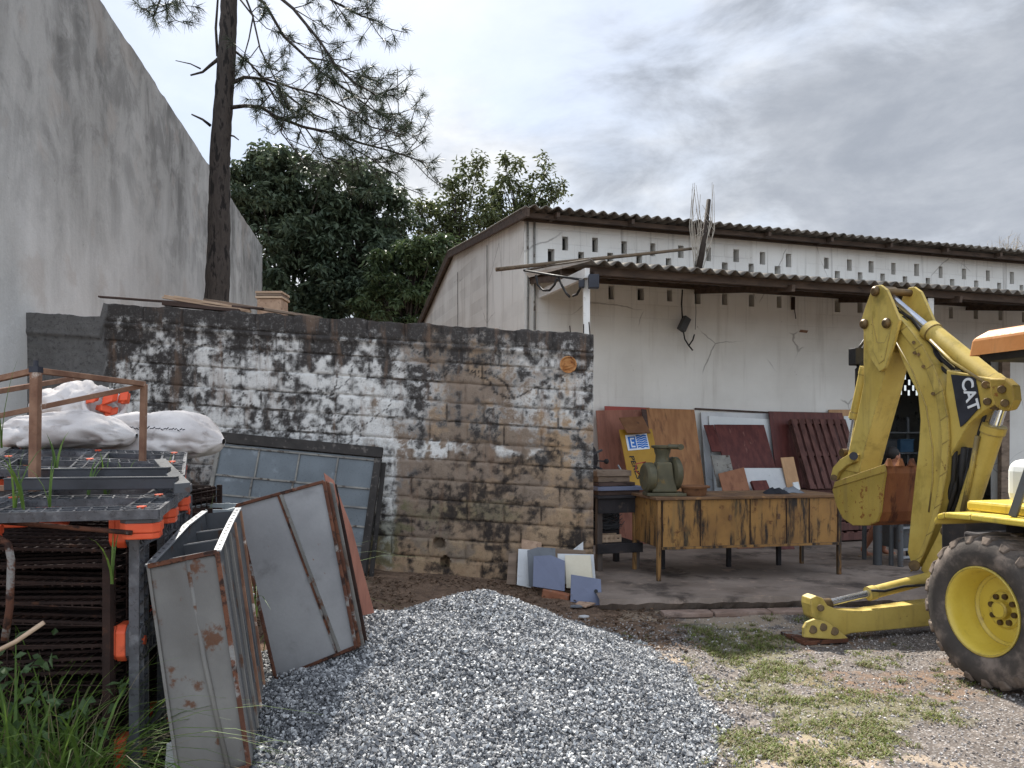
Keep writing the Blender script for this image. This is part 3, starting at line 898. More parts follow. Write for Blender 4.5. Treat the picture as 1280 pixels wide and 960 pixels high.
def white_building():
    root = empty('white_building', FC, 'long white block building with wavy roof and rows of small vents', 'building')
    m, n, b = newmat('whitewashed_blocks')
    co = n('TexCoord').outputs['Object']
    rot = n('Mapping', Vector=co)
    rot.inputs['Rotation'].default_value = (0, 0, -math.radians(17))
    sw = n('SeparateXYZ', i0=rot.outputs[0])
    v2 = n('CombineXYZ', i0=sw.outputs[0], i1=sw.outputs[2]).outputs[0]
    br = n('TexBrick', {'offset': 0.5}, Vector=v2, Scale=1.0)
    for k, val in (('Mortar Size', 0.012), ('Mortar Smooth', 0.6), ('Brick Width', 0.42), ('Row Height', 0.22)):
        br.inputs[k].default_value = val
    f0, f1, f2 = n.noise(co, 0.8, 6), n.noise(co, 7, 8, 0.65), n.noise(co, 40, 5)
    st = n.noise(n('Mapping', Vector=co, Scale=(4, 4, 0.3)).outputs[0], 1.2, 7, 0.6)
    colr = n.mix(n.ramp(f0, 0.3, 0.7), (0.65, 0.625, 0.575), (0.77, 0.75, 0.70))
    colr = n.mix(n.math('MULTIPLY', n.ramp(st, 0.52, 0.72), 0.4), colr, (0.40, 0.36, 0.31))
    lowdirt = n.ramp(n.math('ADD', sw.outputs[2], n.math('MULTIPLY', f1, 1.4)), 1.7, 0.4)
    colr = n.mix(n.math('MULTIPLY', lowdirt, 0.6), colr, (0.30, 0.25, 0.20))
    colr = n.mix(n.ramp(f1, 0.69, 0.74), colr, (0.30, 0.26, 0.22))
    vst = n.noise(n('Mapping', Vector=co, Scale=(9, 9, 0.35)).outputs[0], 1.0, 7, 0.65)
    colr = n.mix(n.math('MULTIPLY', n.math('MULTIPLY', n.ramp(vst, 0.55, 0.7), n.ramp(sw.outputs[2], 3.0, 4.8)), 0.55), colr, (0.22, 0.20, 0.18))
    crk = n('TexVoronoi', {'feature': 'DISTANCE_TO_EDGE'}, Vector=n.mix(0.12, co, n('TexNoise', Vector=co, Scale=2.5, Detail=5.0).outputs['Color']), Scale=0.9)
    ck = n.math('MULTIPLY', n.ramp(crk.outputs['Distance'], 0.010, 0.002), n.ramp(n.noise(co, 0.7, 3), 0.52, 0.6))
    colr = n.mix(n.math('MULTIPLY', ck, 0.6), colr, (0.18, 0.16, 0.14))
    joint = n.math('MULTIPLY', n.math('MULTIPLY', br.outputs['Fac'], n.ramp(f0, 0.62, 0.35)), n.ramp(sw.outputs[2], 3.0, 4.6, 0.15, 1.0))
    colr = n.mix(n.math('MULTIPLY', joint, 0.3), colr, (0.40, 0.37, 0.34))
    n.put(b, 'Base Color', colr)
    b.inputs['Roughness'].default_value = 0.9
    b.inputs['Specular IOR Level'].default_value = 0.2
    bp = n('Bump', Strength=0.35, Distance=0.015)
    n.put(bp, 'Height', n.math('ADD', n.math('MULTIPLY', joint, -0.8), n.math('ADD', n.math('MULTIPLY', f2, 0.4), n.math('MULTIPLY', f1, 0.5))))
    n.put(b, 'Normal', bp)
    M['white_wall'] = m

    # --- facade with openings cut out of a cell grid
    up = [707, 744, 780, 816, 851, 886, 920, 953, 986, 1033, 1062, 1089, 1117, 1146, 1176, 1205, 1235, 1265]
    upy = [300, 303, 306, 308, 313, 316, 318, 321, 324, 329, 332, 335, 338, 340, 343, 345, 347, 349]
    lo = [689, 726, 763, 799, 836, 872, 906, 939, 972, 1047, 1075, 1103, 1131, 1160, 1190, 1220, 1249, 1277]
    loy = [315, 315, 318, 323, 325, 329, 332, 335, 338, 345, 348, 350, 352, 355, 357, 359, 361, 363]
    r3 = [764, 801, 837, 872, 906, 940, 974, 1047, 1075, 1103, 1131, 1160, 1189, 1220, 1251, 1280]
    H = 5.2
    Tmax = 17.0
    holes = []
    for a, c in zip(up, upy):
        t, z = facade_px(a, c); holes.append((t, z, 0.055, 0.115, 0))
    for a, c in zip(lo, loy):
        t, z = facade_px(a, c); holes.append((t, z, 0.055, 0.115, 1))
    zr3 = 4.13
    for a in r3:
        t, _ = facade_px(a, 370); holes.append((t, zr3, 0.055, 0.11, 2))
    # carry the pattern on past the frame
    tl = max(hh[0] for hh in holes)
    for k in range(1, 8):
        for row, zz in enumerate((4.87, 4.6, 4.13)):
            holes.append((tl + 0.5 * k + (0.25 if row == 1 else 0), zz, 0.055, 0.115, row))
    holes = [hh for hh in holes if hh[0] < Tmax - .3]
    # snap heights to three clean rows
    rows = [[], [], []]
    for hh in holes:
        rows[hh[4]].append(hh)
    mean = [float(np.median([q[1] for q in r])) for r in rows]
    mean[2] = zr3
    hl = []
    for k in range(3):
        for t, z, a, c, _ in rows[k]:
            j_ = random.uniform(-.012, .012)
            hl.append((t - a * random.uniform(.8, 1.1), t + a * random.uniform(.8, 1.1), mean[k] - c * random.uniform(.85, 1.1), mean[k] + c * random.uniform(.85, 1.05)))
    # the doorway
    dt0, dt1 = facade_px(1092, 500)[0], facade_px(1250, 500)[0]
    DOOR = (dt0, dt1, 3.35)
    holes_all = hl + [(dt0, dt1, -0.2, 3.35)]
    wall = MB()
    zb = sorted(set([-0.2, H] + [round(v, 4) for q in holes_all for v in q[2:]]))
    # row by row: split along t only at the holes that touch this band
    for z0, z1 in zip(zb[:-1], zb[1:]):
        zc = (z0 + z1) / 2
        hs = sorted([(q[0], q[1]) for q in holes_all if q[2] < zc < q[3]])
        cur = 0.0
        for a, c in hs:
            if a > cur:
                wall.add([FA(cur, 0, z0), FA(a, 0, z0), FA(a, 0, z1), FA(cur, 0, z1)], [(0, 1, 2, 3)])
            cur = max(cur, c)
        wall.add([FA(cur, 0, z0), FA(Tmax, 0, z0), FA(Tmax, 0, z1), FA(cur, 0, z1)], [(0, 1, 2, 3)])
    # door reveals
    for tt in (dt0, dt1):
        wall.add([FA(tt, 0, 0), FA(tt, -.2, 0), FA(tt, -.2, 3.35), FA(tt, 0, 3.35)], [(0, 1, 2, 3)])
    wall.add([FA(dt0, 0, 3.35), FA(dt1, 0, 3.35), FA(dt1, -.2, 3.35), FA(dt0, -.2, 3.35)], [(0, 1, 2, 3)])
    # gable end: front eave, ridge, back eave
    prof = [(0, -0.3), (0, 5.2), (5, 5.74), (9.0, 4.72), (9.0, -0.3)]
    gp = [FA(0, -a, z) for a, z in prof]
    wall.add(gp, [(0, 1, 2, 3, 4)])
    # far end and back so the inside stays dim
    gp2 = [FA(Tmax, -a, z) for a, z in prof]
    wall.add(gp2, [(4, 3, 2, 1, 0)])
    wall.add([FA(0, -9, -.3), FA(dt0 - 1.5, -9, -.3), FA(dt0 - 1.5, -9, 4.72), FA(0, -9, 4.72)], [(0, 1, 2, 3)])
    wo = wall.build('wall', m, root)
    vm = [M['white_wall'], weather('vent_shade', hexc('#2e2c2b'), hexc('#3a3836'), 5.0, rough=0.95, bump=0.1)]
    for (t0, t1, z0, z1) in hl:
        q = MB()
        d = -0.16
        c = [FA(t0, 0, z0), FA(t1, 0, z0), FA(t1, 0, z1), FA(t0, 0, z1)]
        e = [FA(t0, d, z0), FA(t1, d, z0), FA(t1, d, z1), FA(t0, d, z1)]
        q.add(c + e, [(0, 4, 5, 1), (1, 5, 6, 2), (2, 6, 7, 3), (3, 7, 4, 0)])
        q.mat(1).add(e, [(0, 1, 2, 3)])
        q.build('vent_opening', vm, root)

    # --- corrugated roof
    def sheet(t0, t1, rowsp, name, per, amp, parent, mat):
        nt_ = int((t1 - t0) / per * 8)
        ts = np.linspace(t0, t1, nt_)
        V = []
        for i, t in enumerate(ts):
            w = amp * math.cos(2 * math.pi * t / per) + (float(vnoise(t * 1.1, 0.5, 6)) - .5) * 0.012
            for (d, z) in rowsp:
                V.append(FA(t, d, z + w))
        o = npmesh(name, np.array([tuple(v) for v in V]), gridfaces(len(ts), len(rowsp)), mat, parent, smooth=True)
        s_ = o.modifiers.new('solid', 'SOLIDIFY'); s_.thickness = 0.014; s_.offset = 0
        return o
    sheet(-0.14, Tmax + .2, [(0.52, 5.24), (0.2, 5.275), (-2.5, 5.55), (-5.0, 5.84), (-7, 5.30), (-9.2, 4.70)], 'roof', 0.186, 0.028, root, M['roof'])
    eb = MB()
    eb.bar(FA(-0.1, 0.30, 5.165), FA(Tmax, 0.30, 5.165), 0.05, 0.07)
    eb.bar(FA(-0.1, 0.045, 5.19), FA(Tmax, 0.045, 5.19), 0.06, 0.08)
    for t in np.arange(0.4, Tmax, 1.25):
        eb.bar(FA(t, 0.46, 5.165), FA(t, -0.02, 5.205), 0.05, 0.07)
    eb.build('eave_timber', M['timber_eave'], root)
    rk = MB()
    for a, c in (((0.5, 5.16), (-5.0, 5.76)), ((-5.0, 5.76), (-9.25, 4.62))):
        rk.bar(FA(-0.1, a[0], a[1]), FA(-0.1, c[0], c[1]), 0.05, 0.14)
    rk.build('bargeboard', M['timber_eave'], root)
    bk = MB()
    bk.bar(FA(-0.06, -9.05, 4.7), FA(-0.06, -9.05, 0), 0.12, 0.12)
    bk.build('corner_post', M['timber_eave'], root)
    # seams and down pipes
    sm = MB()
    for a in (2.2, 4.6):
        sm.bar(FA(-0.006, -a, 0), FA(-0.006, -a, 5.3 if a < 5 else 5.0), 0.02, 0.012, up=(1, 0, 0))
    sm.build('gable_seam', M['old_frame'], root)
    for t in (0.05, 0.16):
        pb = MB()
        pb.tube([FA(t, 0.03, 0.1), FA(t, 0.03, 5.15)], 0.018, 8)
        pb.build('drain_pipe', M['old_frame'], root, smooth=True)
    q = MB()
    q.bar(FA(dt1 + .02, .05, .125), FA(dt1 + .05, .05, 3.42), .2, .09, up=NO)
    q.build('door_post', M['wood_grey'], root, bevel=.006)
    # old patch and cracks on the wall
    pt = MB()
    t, z = facade_px(1004, 414)
    pt.prism([FA(t - .09, 0.004, z - .02), FA(t + .07, 0.004, z - .03), FA(t + .1, 0.004, z + .015), FA(t - .06, 0.004, z + .025)], NO * 0.006)
    pt.build('wall_patch', M['rust_pale'], root)

    # --- dim interior behind the doorway
    ib = MB()
    i0, i1, dp, hh = dt0 - 1.4, min(dt1 + 6.0, 16.8), -6.0, 3.6
    A, B_, C_, D_ = FA(i0, -.2, 0.125), FA(i1, -.2, 0.125), FA(i1, dp, 0.125), FA(i0, dp, 0.125)
    upv = Vector((0, 0, hh))
    ib.add([A, B_, C_, D_], [(0, 1, 2, 3)])
    ib.add([A + upv, B_ + upv, C_ + upv, D_ + upv], [(3, 2, 1, 0)])
    ib.add([A, D_, D_ + upv, A + upv], [(0, 1, 2, 3)])
    ib.add([B_, C_, C_ + upv, B_ + upv], [(0, 1, 2, 3)])
    ib.add([A, FA(dt0, -.2, .125), FA(dt0, -.2, .125) + upv, A + upv], [(0, 1, 2, 3)])
    ib.add([FA(dt1, -.2, .125), B_, B_ + upv, FA(dt1, -.2, .125) + upv], [(0, 1, 2, 3)])
    # back wall with pierced blocks
    hol = []
    pb_ = FC + NO * dp
    for cx, cy in ((1126, 478), (1131.5, 485), (1136.5, 478), (1131, 471), (1141.5, 485), (1126, 490), (1141, 472), (1146, 478), (1136, 491), (1146, 491)):
        q = onplane(cx, cy, pb_, NO)
        tt, zz = (q - FC).dot(U), q.z
        hol.append((tt - .035, tt + .035, zz - .075, zz + .075))
    for tt in np.arange(i0 + .4, i1 - .7, .9):                      # unseen high openings added along the back to light the room
        if not (min(q[0] for q in hol) - .7 < tt < max(q[1] for q in hol) + .2):
            hol.append((tt, tt + .7, 2.5, 3.5))
    zb = sorted(set([0.12, 0.12 + hh] + [v for q in hol for v in q[2:]]))
    for z0, z1 in zip(zb[:-1], zb[1:]):
        zc = (z0 + z1) / 2
        cur = i0
        for a, c in sorted([(q[0], q[1]) for q in hol if q[2] < zc < q[3]]):
            if a > cur: ib.add([FA(cur, dp, z0), FA(a, dp, z0), FA(a, dp, z1), FA(cur, dp, z1)], [(0, 1, 2, 3)])
            cur = max(cur, c)
        ib.add([FA(cur, dp, z0), FA(i1, dp, z0), FA(i1, dp, z1), FA(cur, dp, z1)], [(0, 1, 2, 3)])
    ib.build('workshop_interior', M['interior'], root)
    # outer back wall is left open beyond the pierced blocks to let daylight in
    return root, DOOR


BUILDING, DOOR = white_building()


# ------------------------------------------------------------------ canopy along the facade
def canopy():
    dE = 2.66                                   # eave in front of the facade
    q = onplane(740, 325, FC + NO * dE, NO)
    t0 = (q - FC).dot(U)
    zE = q.z - 0.03
    root = empty('lean_to_canopy', FA(t0, 1.0, 0.12), 'lean-to canopy of brown corrugated sheet on thin white posts', 'canopy')
    per, amp = 0.186, 0.03
    Tmax = 16.5
    ts = np.linspace(t0 - 0.02, Tmax, int((Tmax - t0) / per * 8))
    rows = [(dE, zE), (dE - 0.2, zE + .035), (1.2, zE + .24), (0.004, zE + 0.42)]
    V = [tuple(FA(t, d, z + amp * math.cos(2 * math.pi * t / per) + (float(vnoise(t * 0.8, 3.5, 6)) - .5) * 0.03)) for t in ts for d, z in rows]
    o = npmesh('roof_sheet', np.array(V), gridfaces(len(ts), len(rows)), M['roof'], root, smooth=True)
    s_ = o.modifiers.new('solid', 'SOLIDIFY'); s_.thickness = 0.012; s_.offset = 0
    # slanted end sheet reaching back to the corner of the building
    e = MB()
    a0, a1 = FA(t0, dE - .05, zE + .03), FA(t0, 0.02, zE + .40)
    b1 = FA(0.06, 0.05, zE + .33)
    e.prism([a0, a1, b1], Vector((0, 0, 0.03)))
    e.build('end_sheet', M['white_paint'], root)
    br = MB()
    br.bar(FA(t0 - .02, dE - .1, zE - .11), FA(0.25, 0.06, zE + .08), 0.06, 0.12)
    br.build('end_beam', M['white_paint'], root)
    for d, dz in ((dE - .22, -.055), (1.45, .14), (0.06, .36)):
        pb = MB()
        pb.bar(FA(t0 + .05, d, zE + dz), FA(Tmax, d, zE + dz), 0.06, 0.10)
        pb.build('purlin', M['timber_eave'], root)
    for t in np.arange(t0 + .1, Tmax, 2.9):
        rf = MB()
        rf.bar(FA(t, dE - .1, zE - .13), FA(t, 0.01, zE + .29), 0.05, 0.09)
        rf.build('rafter', M['timber_eave'], root)
    for px, yy, d in ((733, 365, dE - .25), (1162, 376, dE - .25), (1420, 380, dE - .25)):
        t = (onplane(px, yy, FC + NO * d, NO) - FC).dot(U)
        pb = MB()
        pb.bar(FA(t, d, 0.121), FA(t, d, zE - .115), 0.085, 0.085, up=(1, 0, 0))
        pb.build('post', M['white_paint'], root, bevel=0.006)
    return root, zE, t0, dE


CANOPY, ZE, TE, DE = canopy()


# ------------------------------------------------------------------ backhoe
def backhoe():
    n = Vector((0.97, 0.2431, 0)).normalized()      # across the machine, away from the near side
    r = Vector((-n.y, n.x, 0))                      # towards its rear
    W0 = Vector((3.34, 5.46, 0))                    # near rear wheel, outer face, on the ground
    up = Vector((0, 0, 1))
    mf = lambda a, b, z: W0 + r * a + n * b + up * z
    root = empty('backhoe', mf(0, 0.9, 0), 'weathered yellow backhoe with folded digging boom and orange cab roof', 'backhoe')
    C0 = W0 + n * 0.95
    Y, YO, PIN, BLK = M['cat_yellow'], M['cat_orange'], M['pin'], M['black']
    pl = lambda px, py, off: onplane(px, py, C0 + n * off, n)
    poly = lambda pts, off: [pl(a, b, off) for a, b in pts]

    # boom
    outer = [(1107, 385), (1122, 395), (1134, 408), (1152, 431), (1166, 456), (1178, 488), (1184, 520), (1186, 550), (1183, 590), (1176, 630), (1166, 664), (1154, 694), (1146, 709)]
    inner = [(1140, 709), (1134, 690), (1138, 647), (1143, 600), (1148, 559), (1150, 525), (1147, 493), (1138, 474), (1129, 455), (1120, 432), (1108, 412)]
    mb = MB()
    mb.prism(poly(outer + inner, -0.12), n * 0.24)
    boom = mb.build('boom', Y, root, bevel=0.012)
    # raised edge plates along the outer curve
    rb = MB()
    for off in (-0.135, 0.115):
        o1 = poly(outer, off)
        o2 = poly([(a - 9, b + 6) for a, b in outer], off)
        for i in range(len(o1) - 1):
            rb.hexa([o1[i], o1[i + 1], o2[i + 1], o2[i]], [p + n * 0.02 for p in (o1[i], o1[i + 1], o2[i + 1], o2[i])])
    rb.build('edge_plate', Y, boom, bevel=0.004)
    # weld line down the side
    wl = MB()
    wl.tube(poly([(1116, 420), (1140, 462), (1158, 508), (1166, 560), (1166, 600), (1161, 640)], -0.123), 0.008, 6)
    wl.build('weld_seam', Y, boom, smooth=True)
    for a, b in ((1142, 428), (1143, 441), (1154, 458), (1148, 443), (1166, 492)):
        q = MB()
        q.cyl(pl(a, b, -0.12), pl(a, b, -0.15), 0.016, 10)
        q.build('grease_fitting', PIN, boom)
    # bracket with the lettered panel
    br = MB()
    ear = [(1183, 462), (1222, 470), (1241, 473), (1250, 486), (1252, 496), (1243, 506), (1229, 514), (1211, 530), (1198, 552), (1188, 572), (1180, 520)]
    br.prism(poly(ear, -0.10), n * 0.2)
    ebr = br.build('boom_bracket', Y, root, bevel=0.01)
    dc = MB()
    dec = [(1189, 468), (1219, 471), (1226, 508), (1207, 529), (1202, 535), (1196, 505)]
    for qd in ([(1189, 468), (1219, 471), (1223, 490), (1193, 490)], [(1193, 490), (1223, 490), (1226, 508), (1196, 508)], [(1196, 508), (1226, 508), (1207, 529), (1201, 534)]):
        dc.prism(poly(qd, -0.106), n * -0.005)
    dd = dc.build('lettered_panel', M['black_box'], ebr)
    # lettering, flat on the panel
    cu = bpy.data.curves.new('lettering', 'FONT')
    cu.body = 'CAT'
    cu.size = 1.0
    cu.extrude = 0.004
    cu.offset = 0.022
    tmp = bpy.data.objects.new('lettering_source', cu)
    COL.objects.link(tmp)
    dg = bpy.context.evaluated_depsgraph_get()
    me = bpy.data.meshes.new_from_object(tmp.evaluated_get(dg))
    bpy.data.objects.remove(tmp)
    p0, p1, p2 = pl(1201, 476, -0.114), pl(1211, 516, -0.114), pl(1216, 474, -0.114)
    ex = (p1 - p0)
    ey = (p2 - p0)
    ey = ey - ex.normalized() * ey.dot(ex.normalized())
    xs = [v.co.x for v in me.vertices]; ys = [v.co.y for v in me.vertices]
    lm = MB()
    w_, h_ = max(xs) - min(xs), max(ys) - min(ys)
    lm.add([p0 + ex * ((v.co.x - min(xs)) / w_) + ey * ((v.co.y - min(ys)) / h_) + n * (-v.co.z * 0.5) for v in me.vertices], [tuple(p.vertices) for p in me.polygons])
    lm.build('lettering', M['sign_white'], ebr)
    kb = MB()
    kn = [(1236, 473), (1256, 473), (1266, 482), (1268, 500), (1262, 512), (1252, 514), (1244, 508), (1238, 492)]
    for off in (-0.16, 0.08):
        kb.prism(poly(kn, off), n * 0.08)
    kb.build('boom_knuckle', M['bucket_yellow'], root, bevel=0.012)
    for a, b, off in ((1232, 481, -0.1), (1234, 502, -0.1), (1252, 487, -.16), (1256, 504, -.16)):
        q = MB()
        q.cyl(pl(a, b, off + .05), pl(a, b, off - 0.03), 0.032, 14)
        q.build('pivot_pin', PIN, root, bevel=0.006)

    # dipper stick: a box beam hanging from the tip
    stick = [(1079, 405), (1090, 395), (1108, 405), (1112, 440), (1100, 490), (1083, 553), (1073, 592), (1054, 588), (1068, 534), (1079, 480)]
    sb = MB()
    sb.prism(poly(stick, -0.13), n * 0.255)
    st = sb.build('dipper_stick', [Y], root, bevel=0.012)
    # the face towards the boom is faded to orange
    fp = MB()
    fc = [(1111.5, 441), (1100, 490), (1083.3, 553), (1074, 588)]
    a_ = poly(fc, -0.115); b_ = [p + n * 0.225 for p in a_]
    for i in range(3):
        fp.hexa([a_[i], a_[i + 1], b_[i + 1], b_[i]], [p - r * 0.006 for p in (a_[i], a_[i + 1], b_[i + 1], b_[i])])
    fp.build('faded_face', YO, st)
    # side plates at the tip
    plate = [(1094, 357), (1100, 356), (1108, 362), (1115, 378), (1124, 400), (1117, 428), (1106, 460), (1099, 465), (1089, 450), (1082, 425), (1076, 402), (1081, 385), (1088, 366)]
    for off in (-0.20, 0.19):
        q = MB()
        q.prism(poly(plate, -0.2), n * 0.035)
        o = q.build('tip_plate', Y, root, bevel=0.006)
        if off > 0:
            for v in o.data.vertices: v.co += wmat(root).inverted().to_3x3() @ (n * 0.39)
        k = MB()
        k.prism([p + n * (off + .2 + (-0.006 if off < 0 else .036)) for p in poly([(1090, 395), (1097, 428), (1106, 428), (1116, 402), (1106, 450), (1099, 455), (1092, 440)], -0.2)], n * 0.008)
        k.build('stiffener', Y, o, bevel=0.002)
    for a, b in ((1096, 364), (1082, 405), (1110, 404)):
        q = MB()
        q.cyl(pl(a, b, -0.2) - n * 0.035, pl(a, b, -0.2) + n * 0.45, 0.036, 16)
        q.lathe([(-.05, 0.0), (-.05, 0.03), (-.03, 0.05), (-.01, 0.05)], pl(a, b, -0.2), n, 14)
        q.build('pivot_pin', PIN, root, bevel=0.004)

    # cylinders: (rod start, rod end / barrel start, barrel end)
    def cylinder(a, b, c, rr, br_, name='hydraulic_cylinder'):
        q = MB()
        q.cyl(b + (c - b) * 0.0, c, br_, 18)
        q.cyl(b - (c - b).normalized() * 0.01, b + (c - b).normalized() * 0.06, br_ * 1.14, 18)
        q.cyl(c - (c - b).normalized() * 0.05, c + (c - b).normalized() * 0.03, br_ * 1.08, 18)
        o = q.build(name, Y, root, smooth='auto')
        k = MB(); k.cyl(a, b + (c - b) * 0.1, rr, 14); k.build('chrome_rod', M['chrome'], o, smooth='auto')
        k = MB(); d = (b - a).normalized(); s_ = d.cross(n).normalized()
        k.lathe([(-.09, 0.0), (-.09, rr * 1.7), (.09, rr * 1.7), (.09, 0)], a, n, 14)
        k.build('rod_eye', PIN, o, smooth='auto')
        return o
    cylinder(pl(1108, 366, 0), pl(1162, 412, 0), pl(1246, 481, 0), 0.036, 0.082)
    cylinder(pl(1254, 500, 0), pl(1243, 533, 0), pl(1203, 655, 0), 0.05, 0.085)
    tb = MB(); tb.tube([pl(1222, 545, -.1), pl(1214, 590, -.1), pl(1203, 640, -.1)], 0.022, 8); tb.build('oil_pipe', Y, root, smooth=True)
    tb = MB(); tb.tube([pl(1163, 425, -.11), pl(1190, 452, -.11), pl(1240, 484, -.11)], 0.014, 8); tb.build('oil_pipe', Y, root, smooth=True)
    cylinder(pl(1061, 566, -0.05), pl(1068, 522, -0.05), pl(1081, 462, -0.05), 0.026, 0.052)
    # hoses
    rr = random.Random(3)
    for pts, rad in (([(1114, 394), (1138, 412), (1160, 440), (1178, 470), (1190, 505), (1195, 545), (1192, 600), (1176, 655), (1164, 690)], 0.022),
                     ([(1118, 392), (1143, 410), (1170, 444), (1187, 480), (1198, 520), (1199, 560), (1194, 610), (1180, 660)], 0.02),
                     ([(1120, 388), (1150, 412), (1176, 448), (1192, 462)], 0.018),
                     ([(1128, 396), (1156, 426), (1168, 452), (1184, 466)], 0.016),
                     ([(1206, 560), (1200, 610), (1184, 670)], 0.03), ([(1212, 560), (1206, 612), (1192, 668)], 0.03),
                     ([(1081, 425), (1073, 436), (1071, 452), (1077, 475)], 0.016), ([(1083, 430), (1076, 445), (1076, 470), (1068, 510)], 0.018),
                     ([(1112, 380), (1132, 388), (1158, 420), (1186, 450), (1224, 478)], 0.014), ([(1116, 386), (1140, 398), (1170, 434), (1205, 462), (1236, 486)], 0.016), ([(1150, 470), (1162, 520), (1170, 580), (1163, 640)], 0.010),
                     ([(1246, 486), (1236, 505), (1224, 540), (1214, 600), (1200, 650)], 0.016),
                     ([(1080, 452), (1071, 462), (1071, 492), (1064, 525)], 0.02)):
        q = MB()
        ps = [pl(a, b, -0.02 + rr.uniform(-.05, .05)) for a, b in pts]
        q.tube(ps, rad, 8)
        o = q.build('hose', BLK, root, smooth=True)
    q = MB(); q.box(pl(1073, 446, 0), (0.12, 0.16, 0.18), r, n); q.build('valve_block', BLK, root, bevel=0.01)

    # bucket, links
    bside = [(1040, 612), (1044, 604), (1072, 594), (1105, 583), (1106, 592), (1103, 612), (1100, 640), (1096, 652), (1086, 657), (1066, 657), (1053, 648), (1045, 632)]
    q = MB()
    pn = poly(bside, -0.3)
    wid = n * 0.62
    q.prism(pn, n * 0.03)
    q.prism([p + n * 0.59 for p in pn], n * 0.03)
    bucket = q.build('bucket', M['bucket_yellow'], root, bevel=0.006)
    q = MB()
    shell = pn[3:] + [pn[0]]
    cen = sum(pn, Vector()) / len(pn)
    inn = [p + (cen - p).normalized() * 0.03 for p in shell]
    for i in range(len(shell) - 1):
        o4 = [shell[i], shell[i + 1], inn[i + 1], inn[i]]
        q.hexa([p + n * 0.031 for p in o4], [p + n * 0.589 for p in o4])
    q.build('bucket_shell', M['bucket_rust'], bucket)
    q = MB()
    lip = poly([(1041, 610), (1043, 602), (1106, 580), (1107, 590)], -0.31)
    q.prism(lip, n * 0.012)
    q.build('lip_strip', M['bucket_yellow'], bucket, bevel=0.004)
    tooth_dir = (pn[3] - pn[5]).normalized()
    for k in range(5):
        q = MB()
        b0 = pn[3] + n * (0.05 + 0.13 * k)
        q.hexa([b0 + n * s_ * .035 + r * t_ * .03 for s_, t_ in ((-1, -1), (1, -1), (1, 1), (-1, 1))],
               [b0 + tooth_dir * 0.075 + n * s_ * .016 + r * t_ * .008 for s_, t_ in ((-1, -1), (1, -1), (1, 1), (-1, 1))])
        q.build('bucket_tooth', M['bucket_rust'], bucket, bevel=0.004)
    lk = [(1038, 596), (1041, 584), (1050, 574), (1063, 566), (1071, 568), (1070, 577), (1058, 582), (1048, 591), (1044, 600)]
    for off in (-0.17, 0.14):
        q = MB(); q.prism(poly(lk, off), n * 0.04); q.build('bucket_link', Y, root, bevel=0.006)
    q = MB(); q.cyl(pl(1067, 570, -.2), pl(1067, 570, .2), 0.042, 16); q.build('pivot_pin', M['black_box'], root)
    q = MB(); q.cyl(pl(1042, 597, -.2), pl(1042, 597, .2), 0.034, 14); q.build('pivot_pin', PIN, root)
    q = MB(); q.prism(poly([(1046, 600), (1052, 588), (1068, 586), (1082, 592), (1074, 598)], -.12), n * 0.26); q.build('bucket_hinge', Y, root, bevel=0.008)

    # swing post and rear frame
    q = MB(); q.prism(poly([(1150, 712), (1172, 668), (1184, 640), (1206, 640), (1196, 690), (1160, 722)], -0.1), n * 0.2)
    q.build('swing_post', Y, root, bevel=0.01)
    for a, b in ((1143, 707), (1183, 664)):
        q = MB(); q.cyl(pl(a, b, -.17), pl(a, b, .17), 0.05, 18); q.build('pivot_pin', PIN, root, bevel=0.006)
    q = MB(); q.prism([mf(.95, 0.55, .45), mf(.95, 0.55, 1.1), mf(.7, 0.55, 1.15), mf(.7, 0.55, .4)], n * .8); q.build('rear_frame', M['soot'], root, bevel=0.01)
    q = MB()
    q.box(mf(-1.0, 0.9, 0.75), (3.4, 0.75, 0.55), r, n); q.box(mf(0.0, .95, .55), (0.3, 1.2, 0.3), r, n)
    q.build('chassis', M['soot'], root, bevel=0.02)
    q = MB(); q.box(mf(-2.1, 0.9, 1.32), (1.5, 0.8, 0.6), r, n); q.build('engine_hood', M['fender_yellow'], root, bevel=0.06)

    # stabiliser leg, lowered to the near side
    SP = Vector((2.75, 6.78, 0))
    ps = lambda a, b, off=0.0: onplane(a, b, SP + r * off, r)
    arm = [(1016, 772), (1013, 756), (1014, 748), (1021, 745), (1029, 748), (1035, 757), (1052, 764), (1080, 764), (1160, 753), (1200, 748), (1200, 780), (1160, 783), (1064, 792), (1050, 797)]
    q = MB(); q.prism([ps(a, b, -0.07) for a, b in arm], r * 0.14); leg = q.build('stabilizer_leg', Y, root, bevel=0.01)
    for off in (-0.15, 0.11):
        q = MB(); q.prism([ps(a, b, off) for a, b in [(1005, 797), (1005, 785), (1009, 778), (1019, 774), (1034, 777), (1046, 786), (1060, 797), (1060, 801)]], r * 0.035)
        q.build('foot_bracket', Y, leg, bevel=0.008)
    q = MB()
    f0 = ps(1006, 803, -.16); f1 = ps(1061, 803, -.16)
    f0.z = f1.z = 0.01
    q.hexa([f0, f1, f1 + r * .36, f0 + r * .36], [p + Vector((0, 0, .035)) for p in (f0, f1, f1 + r * .36, f0 + r * .36)])
    q.build('foot_pad', M['rust'], leg, bevel=0.005)
    for a, b, rad in ((1016, 787, .036), (1029, 784, .034), (1043, 789, .036), (1026, 760, .03)):
        q = MB(); q.cyl(ps(a, b, -.165), ps(a, b, -.1), rad, 16); q.build('foot_pin', PIN, leg, bevel=0.005)
    cylinder(ps(1026, 756, .0), ps(1086, 742, .0), ps(1168, 721, .0), 0.032, 0.056)
